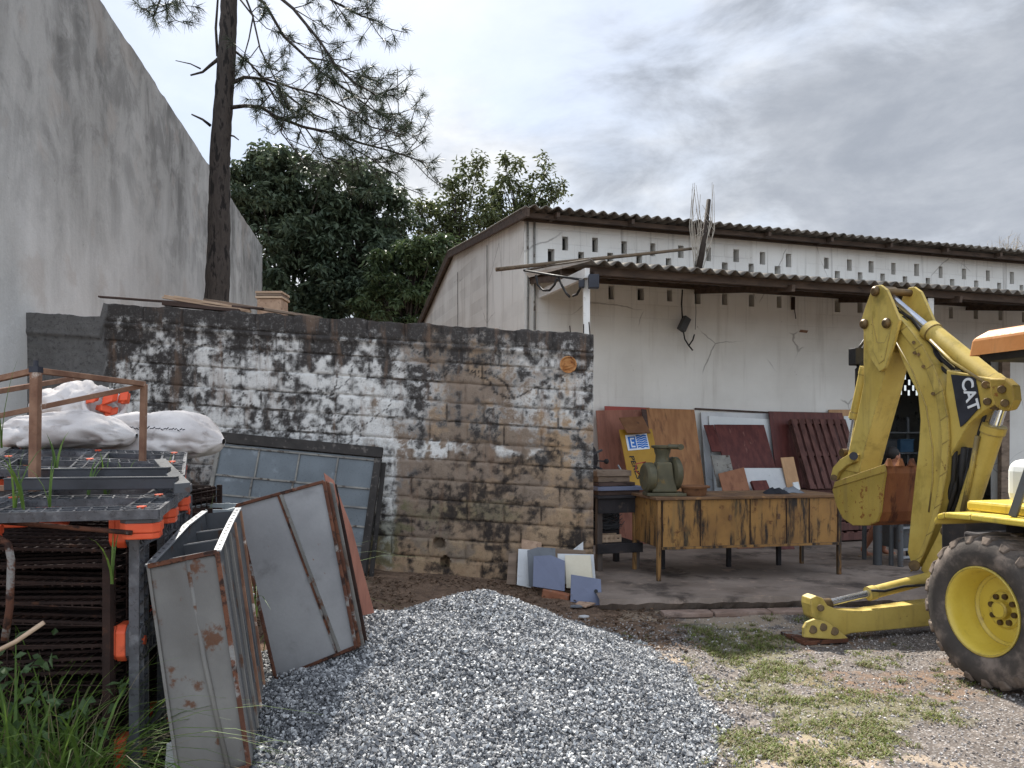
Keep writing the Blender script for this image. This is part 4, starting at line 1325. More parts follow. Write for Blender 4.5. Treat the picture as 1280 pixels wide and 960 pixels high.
    q = MB(); q.tube([ps(1160, 731, -.08), ps(1130, 733, -.08), ps(1105, 739, -.08), ps(1090, 738, -.08)], 0.012, 8); q.build('hose', BLK, root, smooth=True)

    # wheels
    def wheel(c, axis, R=0.56, wd=0.42, rim=0.31, lugs=21, name='rear_wheel'):
        ax = Vector(axis)
        wr = empty(name, c)
        wr.parent = root
        wr.location = wmat(root).inverted() @ c
        k = R / 0.56
        q = MB()
        prof = [(0.04, rim * .95), (0.005, rim), (-0.012, rim + .02 * k), (-.03, R * .72), (-.022, R * .84), (.01, R * .92), (.04, R * .955), (wd * .5, R * .975), (wd - .04, R * .955), (wd - .01, R * .92), (wd + .022, R * .84), (wd + .03, R * .72), (wd + .012, rim + .02 * k), (wd - .005, rim), (wd - .04, rim * .95)]
        q.lathe(prof, c, ax, 64, closed=True)
        ty = q.build('tyre', M['rubber'], wr, smooth='auto')
        u = Vector((0, 0, 1)); w = ax.cross(u)
        q = MB()
        for side in (0, 1):
            for i in range(lugs):
                a0 = 2 * math.pi * (i + 0.5 * side) / lugs
                def pt(t, da, rad):
                    a = a0 + da
                    off = t if side == 0 else wd - t
                    return c + ax * off + (u * math.cos(a) + w * math.sin(a)) * rad
                bt, tp = [], []
                for t, da in ((0.004, 0.0), (wd * .56, 0.24), (wd * .56, 0.36), (0.004, 0.17)):
                    bt.append(pt(t, da, R * .92 if t < .1 else R * .95)); tp.append(pt(t, da + .01, R * .968 if t < .1 else R * .996))
                q.hexa(bt, tp)
                bt, tp = [], []
                for t, da, rad in ((.004, 0, R * .962), (.004, .17, R * .962), (-.022, .13, R * .85), (-.022, .03, R * .85)):
                    bt.append(pt(t + .03, da, rad - .01)); tp.append(pt(t - .004, da, rad))
                q.hexa(bt, tp)
        q.build('tread_lugs', M['rubber_tread'], ty, bevel=0.012)
        q = MB()
        k = rim / 0.31
        q.lathe([(0.03, .300 * k), (0.0, .318 * k), (-.012, .318 * k), (-.015, .306 * k), (.004, .292 * k), (.03, .284 * k), (.06, .278 * k), (.11, .272 * k), (.13, .262 * k), (.20, .255 * k), (.215, .235 * k), (.205, .14 * k), (.19, .125 * k), (.19, 0)], c, ax, 48)
        rm = q.build('rim', M['fender_yellow'], wr, smooth='auto')
        q = MB(); q.lathe([(.19, .066 * k), (.15, .064 * k), (.14, .055 * k), (.14, 0)], c, ax, 24); q.build('hub_cap', M['fender_yellow'], rm, smooth='auto')
        for i in range(8):
            a = 2 * math.pi * i / 8 + .2
            p = c + (u * math.cos(a) + w * math.sin(a)) * 0.098 * k
            q = MB(); q.cyl(p + ax * .195, p + ax * .170, 0.02 * k, 12); q.build('wheel_nut', M['pin'], rm)
        return wr
    wheel(mf(0, 0, 0.555), n)
    wheel(mf(0, 1.9, 0.555), -n)
    wheel(mf(-2.3, 0.12, 0.40), n, 0.40, 0.28, 0.22, 15, 'front_wheel')
    wheel(mf(-2.3, 1.78, 0.40), -n, 0.40, 0.28, 0.22, 15, 'front_wheel')

    # fenders: top plate with a down-turned lip
    for b0, b1 in ((0.0, 0.62), (1.28, 1.9)):
        q = MB()
        path = [(0.44, 1.16), (0.41, 1.205), (0.34, 1.225), (0.1, 1.235), (-0.5, 1.235), (-.7, 1.15), (-.8, 1.0)]
        for i in range(len(path) - 1):
            (a0, z0), (a1, z1) = path[i], path[i + 1]
            q.hexa([mf(a0, b0, z0), mf(a1, b0, z1), mf(a1, b1, z1), mf(a0, b1, z0)], [mf(a0, b0, z0 - .045), mf(a1, b0, z1 - .045), mf(a1, b1, z1 - .045), mf(a0, b1, z0 - .045)])
        fd = q.build('fender', M['fender_yellow'], root, bevel=0.012)
        q = MB()
        q.box(mf(-.1, (b0 + b1) / 2 + (.08 if b0 < 1 else -.08), 1.275), (0.86, 0.40, 0.075), r, n)
        q.build('fender_step', M['fender_yellow'], fd, bevel=0.02)
        q = MB(); q.box(mf(-.15, b1 - .02 if b0 < 1 else b0 + .02, 0.9), (1.0, 0.03, .56), r, n); q.build('fender_side', M['soot'], fd)
    q = MB(); q.box(mf(-.22, .62, 1.46), (0.8, 0.5, 0.34), r, n); q.build('side_cowl', M['off_white'], root, bevel=0.09, seg=4)
    q = MB(); q.box(mf(-.35, .95, 1.55), (0.5, 0.5, 0.12), r, n); q.box(mf(-.12, .95, 1.85), (0.12, 0.5, .6), r, n); q.build('operator_seat', BLK, root, bevel=0.03)
    q = MB(); q.bar(mf(-.14, .12, 1.24), mf(-.42, .30, 2.40), 0.075, 0.05); q.build('roof_strut', M['steel_dark'], root, bevel=0.008)
    for a, b in ((.24, 1.4), (-1.15, .40), (-1.15, 1.5)):
        q = MB(); q.bar(mf(a, b, 1.1), mf(a, b, 2.42), 0.08, 0.08); q.build('roof_post', M['steel_dark'], root, bevel=0.008)
    q = MB()
    rp = [mf(.44, .32, 0), mf(.44, 1.6, 0), mf(-1.4, 1.6, 0), mf(-1.4, .32, 0)]
    cc = sum(rp, Vector()) / 4
    z0 = 2.42
    lo_ = [p + up * z0 for p in rp]
    md = [p + up * (z0 + .13) + (cc - p) * .02 for p in rp]
    tp = [p + up * (z0 + .19) + (cc - p) * .12 for p in rp]
    q.add(lo_ + md + tp, [(0, 1, 5, 4), (1, 2, 6, 5), (2, 3, 7, 6), (3, 0, 4, 7), (4, 5, 9, 8), (5, 6, 10, 9), (6, 7, 11, 10), (7, 4, 8, 11), (8, 9, 10, 11)])
    cr = q.build('cab_roof', M['canopy_orange'], root, bevel=0.02)
    q = MB()
    q.hexa([p + up * (z0 + .055) + (cc - p) * .03 for p in rp], [p + up * (z0 - .05) + (cc - p) * .10 for p in rp])
    q.build('roof_lining', BLK, cr, bevel=0.01)
    q = MB(); q.cyl(mf(.42, .9, 1.15), mf(.30, .9, 1.75), .02, 8); q.cyl(mf(.42, 1.05, 1.15), mf(.30, 1.05, 1.75), .02, 8); q.build('control_levers', BLK, root)
    return root


BACKHOE = backhoe()


# ------------------------------------------------------------------ steel bench on the slab
def steel_bench():
    a = Vector((math.cos(math.radians(11)), math.sin(math.radians(11)), 0))
    b = Vector((-a.y, a.x, 0))
    o = P(822, 622, 8.86); o.z = 0.12
    L, D, Ht, zb = 2.36, 0.85, 0.97, 0.385
    root = empty('steel_bench', o, 'long yellow steel bench streaked with black and rust, standing on four legs', 'bench')
    q = lambda x, y, z: o + a * x + b * y + Vector((0, 0, z))
    def bx(mb, x0, x1, y0, y1, z0, z1):
        mb.hexa([q(x0, y0, z0), q(x1, y0, z0), q(x1, y1, z0), q(x0, y1, z0)], [q(x0, y0, z1), q(x1, y0, z1), q(x1, y1, z1), q(x0, y1, z1)])
    for x in (.9, 1.52):
        lk = MB(); lk.cyl(q(x, -.004, .74), q(x, -.022, .74), .018, 12); bx(lk, x - .02, x + .02, -.010, -.001, .69, .735); lk.build('lock', M['bench_top'], root)
    t = MB(); bx(t, -.03, L + .03, -.03, D + .03, Ht - .03, Ht); t.build('top', M['bench_top'], root, bevel=0.004)
    f = MB(); bx(f, .05, L - .05, .0, .02, zb, Ht - .033); fp = f.build('front_panel', M['bench_yellow'], root)
    s = MB()
    for x in (.05, .52, 1.15, 1.62, 1.92, L - .06): bx(s, x, x + .012, -.006, -.001, zb + .01, Ht - .04)
    s.build('panel_seam', M['rust_dark'], fp)
    e = MB(); bx(e, .05, L - .05, -.012, -.001, zb - .02, zb + .012); e.build('bottom_rail', M['bench_yellow'], fp)
    for x in (.02, L - .04):
        w = MB(); bx(w, x, x + .02, .045, D - .05, zb, Ht - .033); w.build('side_panel', M['bench_yellow'], root)
    k = MB(); bx(k, .05, L - .05, D - .03, D - .01, zb, Ht - .033); k.build('back_panel', M['bench_yellow'], root)
    u = MB(); bx(u, .05, L - .05, .025, D - .035, zb + .002, zb + .02); u.build('bottom_panel', M['soot'], root)
    for x in (0, L - .045):
        for y in (0, D - .045):
            g = MB(); bx(g, x, x + .045, y, y + .045, 0.001, Ht - .031); g.build('leg', M['bench_yellow'], root, bevel=0.004)
    for x in (.35, 1.25, 1.95):
        g = MB(); bx(g, x, x + .05, D - .1, D - .05, 0.001, zb); g.build('support_leg', M['soot'], root)
    return q, Ht


BQ, BH = steel_bench()


def grinder():
    c = BQ(0.18, 0.30, BH)
    root = empty('old_machine', c, 'old green cast iron machine with hopper and round drum on the bench', 'machine')
    q = lambda x, y, z: c + Vector((x, y, z))
    G = M['machine_green']
    b = MB(); b.box(q(0.02, 0, .02), (.46, .36, .035)); b.build('base_plate', G, root, bevel=0.006)
    b = MB(); b.prism([q(-.14, -.12, .04), q(.16, -.12, .04), q(.12, -.12, .2), q(.09, -.12, .40), q(-.08, -.12, .40), q(-.12, -.12, .2)], Vector((0, .24, 0)))
    b.build('body_casting', G, root, bevel=0.02, seg=3)
    b = MB(); b.lathe([(-.06, 0), (-.06, .15), (-.04, .175), (.04, .175), (.06, .15), (.06, 0)], q(-.17, -.02, .22), (1, .2, 0), 28); b.build('drum', G, root, smooth='auto')
    b = MB(); b.lathe([(-.05, 0), (-.05, .17), (-.03, .20), (.03, .20), (.05, .17), (.05, 0)], q(.15, .05, .26), (1, .2, 0), 28); b.build('drum', G, root, smooth='auto')
    b = MB(); b.lathe([(.36, .10), (.40, .085), (.48, .08), (.52, .095), (.56, .10), (.57, .13), (.595, .135), (.60, .11), (.60, .05), (.5, .04)], c, (0, 0, 1), 24); b.build('hopper', G, root, smooth='auto')
    b = MB(); b.cyl(q(.05, -.1, .585), q(.19, -.12, .58), .03, 12); b.cyl(q(.19, -.16, .58), q(.19, -.08, .58), .035, 12); b.build('outlet', G, root, smooth='auto')
    b = MB(); b.tube([q(-.28, -.05, .25), q(-.33, -.07, .30), q(-.32, -.05, .38), q(-.2, 0, .4)], .008, 6); b.build('red_wire', M['redpl'], root, smooth=True)
    # clay dish
    d = BQ(0.55, 0.22, BH)
    m = MB(); m.lathe([(0, 0), (0, .13), (.01, .14), (.09, .15), (.092, .18), (.115, .19), (.12, .17), (.1, .14), (.03, .125), (.03, 0)], d, (0, 0, 1), 32)
    tag(m.build('clay_dish', M['clay'], smooth='auto'), 'shallow brown clay dish beside the green machine on the bench', 'dish')
    # rags and a little clutter at the other end
    for (x, y, nm, lab, mt) in ((1.66, .3, 'rag', 'crumpled dark rag on the bench top near the digging bucket', M['cloth_dark']), (1.92, .4, 'rag', 'grey balled rag at the bucket end of the bench', M['grey_board'])):
        mb = MB()
        p = BQ(x, y, BH)
        nx, ny = 16, 10
        vs = []
        for i in range(nx):
            for j in range(ny):
                u, v = i / (nx - 1) - .5, j / (ny - 1) - .5
                hgt = max(0.0, 1 - 3.6 * (u * u + v * v)) * (0.02 + 0.09 * float(fbm(i * .5 + x * 9, j * .6, 3, 4)))
                vs.append(p + Vector((u * .32, v * .2, hgt + .002)))
        mb.add(vs, [(i * ny + j, (i + 1) * ny + j, (i + 1) * ny + j + 1, i * ny + j + 1) for i in range(nx - 1) for j in range(ny - 1)])
        tag(mb.build(nm, mt, smooth=True), lab, 'rag')


grinder()


# ------------------------------------------------------------------ sooty stand by the block wall, and what lies on it
def sooty_stand():
    a = U; b = -NO
    o = P(748, 716, 9.5); o.z = 0.12
    root = empty('sooty_stand', o, 'sooty steel stand with open shelf between block wall and yellow bench', 'stand')
    q = lambda x, y, z: o + a * x + b * y + Vector((0, 0, z))
    def bx(mb, x0, x1, y0, y1, z0, z1):
        mb.hexa([q(x0, y0, z0), q(x1, y0, z0), q(x1, y1, z0), q(x0, y1, z0)], [q(x0, y0, z1), q(x1, y0, z1), q(x1, y1, z1), q(x0, y1, z1)])
    Wd, Dp, Ht = .58, .7, .94
    t = MB(); bx(t, -.03, Wd + .05, -.04, Dp, Ht - .035, Ht); t.build('top', M['soot'], root, bevel=0.005)
    t = MB(); bx(t, 0.0, Wd, 0.0, .03, .72, Ht - .037); t.build('apron', M['soot'], root)
    for x in (0, Wd - .07):
        for y in (0.031, Dp - .07):
            t = MB(); bx(t, x, x + .07, y, y + .07, .001, Ht - .037); t.build('leg', M['soot_wood'] if y < .1 else M['soot'], root, bevel=0.004)
    t = MB(); bx(t, -.02, Wd + .02, -.02, .028, .22, .34); t.build('rail', M['soot'], root, bevel=0.004)
    t = MB(); bx(t, .0, Wd, .11, Dp - .02, .31, .335); t.build('shelf', M['soot'], root)
    t = MB(); bx(t, .0, Wd, Dp - .02, Dp, .3, Ht - .037); t.build('back_panel', M['soot'], root)
    # slatted little crate and coils of bar on the shelf
    cr = empty('slatted_crate', q(.24, .22, .336), 'small slatted wooden crate on the shelf of the sooty stand', 'crate')
    for (x0, x1, y0, y1) in ((.1, .38, .15, .165), (.1, .38, .3, .315)):
        m = MB()
        for z in (.337, .39): bx(m, x0, x1, y0, y1, z, z + .04)
        for k in range(5): bx(m, x0 + .062 * k, x0 + .062 * k + .03, y0 - .008, y0 - .001, .337, .43)
        m.build('crate_side', M['wood_pale'], cr)
    m = MB(); bx(m, .1, .38, .166, .299, .337, .345); m.build('crate_bottom', M['wood_pale'], cr)
    rr = random.Random(4)
    root2 = empty('wire_coil', q(.26, .4, .336), 'tangled coils of grey wire above the slatted crate', 'wire')
    m = MB()
    for k in range(34):
        z = .46 + rr.random() * .2
        x0 = .09 + rr.random() * .05; x1 = .42 + rr.random() * .06
        yy = .2 + rr.random() * .3
        xm = x0 + (x1 - x0) * rr.uniform(.2, .8)
        m.tube([q(x0, yy, z + .05 * rr.random()), q((x0 + xm) / 2, yy - .03, z + rr.uniform(-.02, .02)), q(xm, yy - .03, z + rr.uniform(-.04, .03)), q((xm + x1) / 2, yy, z + rr.uniform(-.03, .03)), q(x1, yy + .02, z + .05 * rr.random())], .005, 5)
    m.build('strands', M['steel_dark'], root2)
    m = MB(); m.box(q(.26, .42, .40), (.3, .2, .12), a, b); m.build('bale', M['soot'], root2)
    # stacked boards on top
    st = [(.0, .56, .0, .5, .055, 'wood_dark', 'thick dark board at the bottom of the pile on the sooty stand'), (-.02, .60, -.03, .4, .05, 'blue_grey_board', 'blue grey board in the pile on the sooty stand'),
          (.0, .5, .0, .42, .045, 'wood_dark', 'dark narrow board in the middle of the stand pile'), (.02, .45, .05, .45, .07, 'wood_grey', 'brown timber block lying under the top board of the stand pile'),
          (-.01, .46, .02, .4, .07, 'wood_grey', 'weathered timber on top of the pile on the sooty stand')]
    z = Ht + .002
    for x0, x1, y0, y1, th, mt, lab in st:
        m = MB(); bx(m, x0, x1, y0, y1, z, z + th)
        z += th + .004
        tag(m.build('timber_board', M[mt], bevel=0.004), lab, 'board', 'boards piled on the sooty stand')
    # white strip leaning by the pile
    m = MB(); m.bar(q(.54, .1, Ht + .01), q(.46, .42, Ht + .36), .02, .015); tag(m.build('metal_strip', M['galv']), 'thin pale metal strip leaning on the board pile', 'strip')
    # dark spoked wheel frame behind
    sp = empty('spoked_reel', q(.12, .9, 1.25), 'dark reel with crossing spokes standing behind the board pile', 'reel')
    c = q(.05, .72, 1.36)
    m = MB()
    m.lathe([(-.02, .04), (.02, .04), (.02, 0), (-.02, 0)], c, b, 16, closed=True)
    for ang in (0.4, 1.25, 2.2, 2.75):
        d = (a * math.cos(ang) + Vector((0, 0, math.sin(ang)))) * .34
        m.bar(c - d, c + d, .028, .028, up=b)
    m.build('spokes', M['black_beam'], sp)
    m = MB(); m.lathe([(.10, .0), (.10, .30), (.13, .31), (.16, .30), (.16, 0)], c, b, 28); m.build('disc', M['soot'], sp, smooth='auto')
    m = MB(); m.box(c + b * .13 - Vector((0, 0, .30)), (.10, .06, .30), a, b); m.build('foot', M['soot'], sp)
    m = MB(); m.bar(c + a * .1 - b * .02, c + a * .36 - b * .02 + Vector((0, 0, -.02)), .02); m.ball(c + a * .37 - b * .02 + Vector((0, 0, -.02)), .035); m.build('crank_knob', M['soot'], sp)


sooty_stand()


# ------------------------------------------------------------------ boards leaning on the facade
def lean(name, label, cat, tl, tr, dt, dB, mat, zb=0.125, th=0.018, group=None, py=None):
    """a sheet leaning on the facade: its top edge in the photo, distance of top and foot from the wall"""
    A = onplane(tl[0], tl[1], FC + NO * dt, NO)
    B = onplane(tr[0], tr[1], FC + NO * dt, NO)
    if .125 < zb < 1.0:                                       # carry the sheet down to the slab at the same lean
        dB = dt + (dB - dt) * (A.z - .125) / (A.z - zb); zb = .125
    ta, tb = (A - FC).dot(U), (B - FC).dot(U)
    bl = FA(ta, dB, zb); br = FA(tb, dB, zb)
    nn = (B - A).cross(bl - A).normalized()
    if nn.dot(NO) > 0: nn = -nn
    m = MB(); m.hexa([A, B, br, bl], [p + nn * th for p in (A, B, br, bl)])
    return tag(m.build(name, mat, bevel=0.002), label, cat, group), (A, B, br, bl, nn)


G_ = 'sheets leaning on the white building'
lean('plywood_sheet', 'tall tan plywood sheet leaning right behind the green machine', 'sheet', (808, 510), (868, 512), .30, .85, M['plywood'], group=G_)
lean('pinkish_sheet', 'faded reddish sheet standing behind the spoked reel', 'sheet', (745, 513), (806, 512), .22, .6, M['pinkish_board'], group=G_)
lean('edge_board', 'bright red edged board showing above the reddish sheet', 'board', (756, 507.5), (812, 509.5), .12, .4, M['redpl'], group=G_)
lean('dark_plank', 'narrow dark plank beside the tall tan plywood', 'plank', (802, 511), (808, 512), .33, .9, M['wood_dark'], group=G_)
lean('brown_square_board', 'small brown panel hung high beside the plywood edge', 'panel', (774, 522), (803, 520), .62, .9, M['clay'], zb=1.85, group=G_)
lean('white_sheet', 'large white sheet behind the upper maroon panel', 'sheet', (876, 515), (966, 517), .06, .35, M['white_board'], group=G_)
lean('white_lining_sheet', 'smaller white sheet with faint marks in front of the large white one', 'sheet', (886, 520), (962, 524), .10, .4, M['off_white'], group=G_)
lean('maroon_square_board', 'square maroon panel leaning on white sheets', 'panel', (893, 530.5), (955, 531), .22, .55, M['maroon'], zb=1.25, group=G_)
lean('maroon_strip', 'pair of narrow maroon strips leaning next to the tan plywood', 'strip', (880, 531), (892, 531), .26, .5, M['maroon'], zb=1.55, group=G_)
lean('greenish_offcut', 'small greenish grey offcut below the maroon strips', 'offcut', (889, 569), (912, 569), .7, .9, M['old_frame'], zb=1.0, group=G_)
lean('brown_board', 'slant cut brown board between the plywood and white panel', 'board', (898, 592), (930, 584), .95, 1.25, M['plywood_brown'], zb=.6, group=G_)
lean('white_square_board', 'low white panel with a round hole behind the bench', 'panel', (929, 585), (984, 585), .8, 1.15, M['white_board'], zb=.5, group=G_)
lean('maroon_door', 'broad maroon sheet behind the dark slatted pallet', 'sheet', (961, 514), (1053, 516), .14, .55, M['maroon'], group=G_)
lean('beige_plank', 'short beige plank standing by the dark slatted pallet', 'plank', (976, 572), (992, 571), .8, 1.1, M['beige_board'], zb=.6, group=G_)
lean('grey_strip', 'little pale grey strip at the foot of the beige plank', 'strip', (991, 603), (998, 602), 1.1, 1.25, M['off_white'], zb=.7, group=G_)
lean('beige_sheet', 'pale beige sheet edge beyond the maroon sheet', 'sheet', (1036, 512), (1076, 512), .05, .3, M['beige_board'], group=G_)
lean('pale_square_board', 'pale grey panel showing between the pallet and digging arm', 'panel', (1055, 520), (1072, 520), .12, .35, M['off_white'], group=G_)
lean('maroon_offcut', 'small maroon board end standing before the low white panel', 'offcut', (939, 601), (958, 600), 1.05, 1.3, M['maroon'], zb=.75, th=.05, group=G_)

# thin dark rail along the wall above the sheets
m = MB(); m.bar(FA(facade_px(868, 511)[0], .02, facade_px(868, 511)[1]), FA(facade_px(964, 516)[0], .02, facade_px(964, 516)[1]), .03, .03)
tag(m.build('wall_rail', M['wood_dark']), 'thin dark timber rail fixed along the white wall above the sheets', 'rail')

# yellow panel with blue and white print
o, (A, B, C_, D_, nn) = lean('yellow_square_board', 'yellow panel with blue and white emblem and black letters', 'panel', (774, 537), (815, 536), .7, 1.1, M['sign_yellow'], zb=1.0, group=None)
ex, ey = (B - A), (D_ - A)
base = lambda u, v, k=.004: A + ex * u + ey * v - nn * k
m = MB(); m.prism([base(.14, .10), base(.80, .08), base(.80, .34), base(.14, .36)], -nn * .003); e0 = m.build('emblem_ground', M['sign_white'], o)
m = MB()
m.prism([base(.20, .13, .008), base(.42, .125, .008), base(.42, .325, .008), base(.20, .33, .008)], -nn * .002)
for k in range(6):
    v0 = .11 + k * .037
    m.prism([base(.45, v0, .008), base(.52, v0 - .012, .008), base(.6, v0 + .008, .008), base(.68, v0 - .012, .008), base(.77, v0, .008), base(.77, v0 + .026, .008), base(.68, v0 + .014, .008), base(.6, v0 + .034, .008), base(.52, v0 + .014, .008), base(.45, v0 + .026, .008)], -nn * .002)
m.build('emblem', M['sign_blue'], o)
m = MB()
for (u0, u1, v0, v1) in ((.26, .29, .15, .31), (.29, .38, .15, .175), (.29, .36, .22, .245), (.29, .38, .285, .31)):
    m.prism([base(u0, v0, .011), base(u1, v0, .011), base(u1, v1, .011), base(u0, v1, .011)], -nn * .002)
m.build('emblem_letter', M['sign_white'], o)


def letters(text, p0, ex, ey, depth, mat, name, parent):
    """flat lettering: ex along the line, ey up the letters"""
    cu = bpy.data.curves.new(name, 'FONT'); cu.body = text; cu.size = 1; cu.extrude = .01; cu.offset = .015
    tmp = bpy.data.objects.new('lettering_source', cu); COL.objects.link(tmp)
    me = bpy.data.meshes.new_from_object(tmp.evaluated_get(bpy.context.evaluated_depsgraph_get()))
    bpy.data.objects.remove(tmp)
    xs = [v.co.x for v in me.vertices]; ys = [v.co.y for v in me.vertices]
    w_, h_ = max(xs) - min(xs), max(ys) - min(ys)
    q = MB()
    q.add([p0 + ex * ((v.co.x - min(xs)) / w_) + ey * ((v.co.y - min(ys)) / h_) + depth * (v.co.z / .01) for v in me.vertices], [tuple(p.vertices) for p in me.polygons])
    return q.build(name, mat, parent)


letters('PERLS', base(.14, .45), ey * .38 + ex * .1, ex * .14, -nn * .002, M['ink'], 'panel_lettering', o)


# slatted pallet and the pallets under it
def slat_pallet(root, corner, ax, ay, az, w, hgt, nslat, mat, th=.09):
    """frame of two rails and nslat slats; corner = lower near corner, ax across, ay up the slats, az out of the face"""
    q = lambda x, y, z: corner + ax * x + ay * y + az * z
    def bx(name, x0, x1, y0, y1, z0, z1):
        m = MB(); m.hexa([q(x0, y0, z0), q(x1, y0, z0), q(x1, y1, z0), q(x0, y1, z0)], [q(x0, y0, z1), q(x1, y0, z1), q(x1, y1, z1), q(x0, y1, z1)])
        return m.build(name, mat, root, bevel=0.003)
    for y in (.0, hgt * .5 - .04, hgt - .08):
        bx('rail', 0, w, y, y + .08, -th + .02, -.001)
    sw = w / (nslat * 1.5 - .5)
    for k in range(nslat):
        x = k * sw * 1.5
        bx('slat', x, x + sw, 0, hgt, 0, .02)
    for x in (0, w - .1): bx('bottom_board', x, x + .1, 0, hgt, -th, -th + .018)


A = onplane(988, 524, FC + NO * .35, NO); B = onplane(1056, 526, FC + NO * .35, NO)
ta, tb = (A - FC).dot(U), (B - FC).dot(U)
foot = FA(ta, .85, .93)
ay = (A - foot); hg = ay.length; ay.normalize()
az = U.cross(ay).normalized()
if az.dot(NO) < 0: az = -az
r_ = empty('wooden_pallet', foot, 'dark brown slatted pallet leaning upright against the maroon sheet', 'pallet', 'wooden pallets')
slat_pallet(r_, foot, U, ay, az, tb - ta, hg, 8, M['pallet_wood'])
labs = ['brown wooden pallet at the bottom of the low stack behind the bucket', 'brown wooden pallet second from the floor behind the bucket', 'brown wooden pallet third up in the low stack behind the bucket', 'brown wooden pallet fourth up behind the bucket', 'brown wooden pallet on top of the low stack behind the bucket']
t1 = (onplane(1078, 660, FC + NO * .9, NO) - FC).dot(U)
src = None
for k in range(5):
    c = FA(ta - .1, 1.35, .125 + .158 * k + .14)
    if src is None:
        src = empty('wooden_pallet', c - Vector((0, 0, .14)), labs[0], 'pallet', 'wooden pallets')
        slat_pallet(src, c, U, -NO, Vector((0, 0, 1)), 1.55, 1.1, 8, M['pallet_wood'], th=.135)
    else:
        d = copy_tree(src); d.location = c - Vector((0, 0, .14)) + U * random.uniform(-.05, .05); d['label'] = labs[k]


# ------------------------------------------------------------------ things under and behind the digging bucket
def steel_trestle():
    c = onplane(1113, 712, FC + NO * 1.9, NO); c.z = .12
    c = P(1112, 707, 1.68 * F / (707 - HY)); c.z = .12
    root = empty('steel_trestle', c, 'grey steel trestle of thick upright tubes under the digging bucket', 'trestle')
    for dx, dy, rad in ((-.13, .06, .055), (.02, 0, .03), (.09, -.1, .035), (.5, .05, .03), (.5, .5, .03), (-.1, .5, .03)):
        m = MB(); m.cyl(c + Vector((dx, dy, 0.002)), c + Vector((dx * .95, dy, .86)), rad, 14); m.build('upright', M['steel_dark'], root, smooth='auto')
    for z in (.12, .22, .5, .8):
        m = MB(); m.bar(c + Vector((.09, -.1, z)), c + Vector((.52, .05, z)), .03); m.build('crossbar', M['galv'], root)
    m = MB(); m.box(c + Vector((.2, .2, .875)), (.85, .75, .03)); m.build('top', M['steel_dark'], root, bevel=.004)
    m = MB(); m.box(c + Vector((.28, .22, .35)), (.4, .5, .28)); m.build('tray', M['steel_dark'], root, bevel=.004)


steel_trestle()


def shelving():
    t = (DOOR[0] + DOOR[1]) / 2
    o = FA(DOOR[0] + 1.75, -2.2, .125)
    root = empty('storage_shelf', o, 'grey storage shelf loaded with boxes and reels inside the doorway', 'shelf')
    for x in (0, 1.6):
        for y in (0, .45):
            m = MB(); p = o + U * x - NO * y; m.bar(p, p + Vector((0, 0, 2.1)), .05, .05, up=(1, 0, 0)); m.build('upright', M['galv'], root)
    for z in (.3, .8, 1.3, 1.75):
        m = MB(); m.box(o + U * .8 - NO * .22 + Vector((0, 0, z)), (1.7, .5, .03), U, -NO); m.build('board', M['galv'], root)
    rr = random.Random(9)
    items = [('greypl', 'pale grey plastic box'), ('steel_dark', 'dark steel box'), ('off_white', 'white carton'), ('bluepl', 'faded blue box')]
    spots = ['end of the top shelf', 'middle of the top shelf', 'lower shelf', 'upper shelf beside the reel']
    for k, (x, z) in enumerate(((.2, 1.318), (.75, 1.318), (.35, .818), (1.2, 1.318))):
        m = MB(); m.box(o + U * x - NO * .2 + Vector((0, 0, z + .13)), (.36, .3, .26), U, -NO)
        b = m.build('storage_box', M[items[k][0]], bevel=.012)
        m = MB(); m.box(o + U * x - NO * .2 + Vector((0, 0, z + .275)), (.38, .32, .03), U, -NO); m.build('lid', M[items[k][0]], b, bevel=.006)
        tag(b, items[k][1] + ' on the ' + spots[k] + ' inside the doorway', 'box')
    for k, x in enumerate((.62, .98)):
        c = o + U * x - NO * .1 + Vector((0, 0, .818 + .17))
        m = MB(); m.lathe([(-.08, .06), (-.08, .165), (-.06, .165), (-.06, .09), (.06, .09), (.06, .165), (.08, .165), (.08, .06)], c, -NO, 24, closed=True)
        tag(m.build('cable_reel', M['black'], smooth='auto'), ['black cable reel on the doorway shelf nearer the box', 'black cable reel on the doorway shelf farther from the box'][k], 'reel', 'reels on the storage shelf')


shelving()


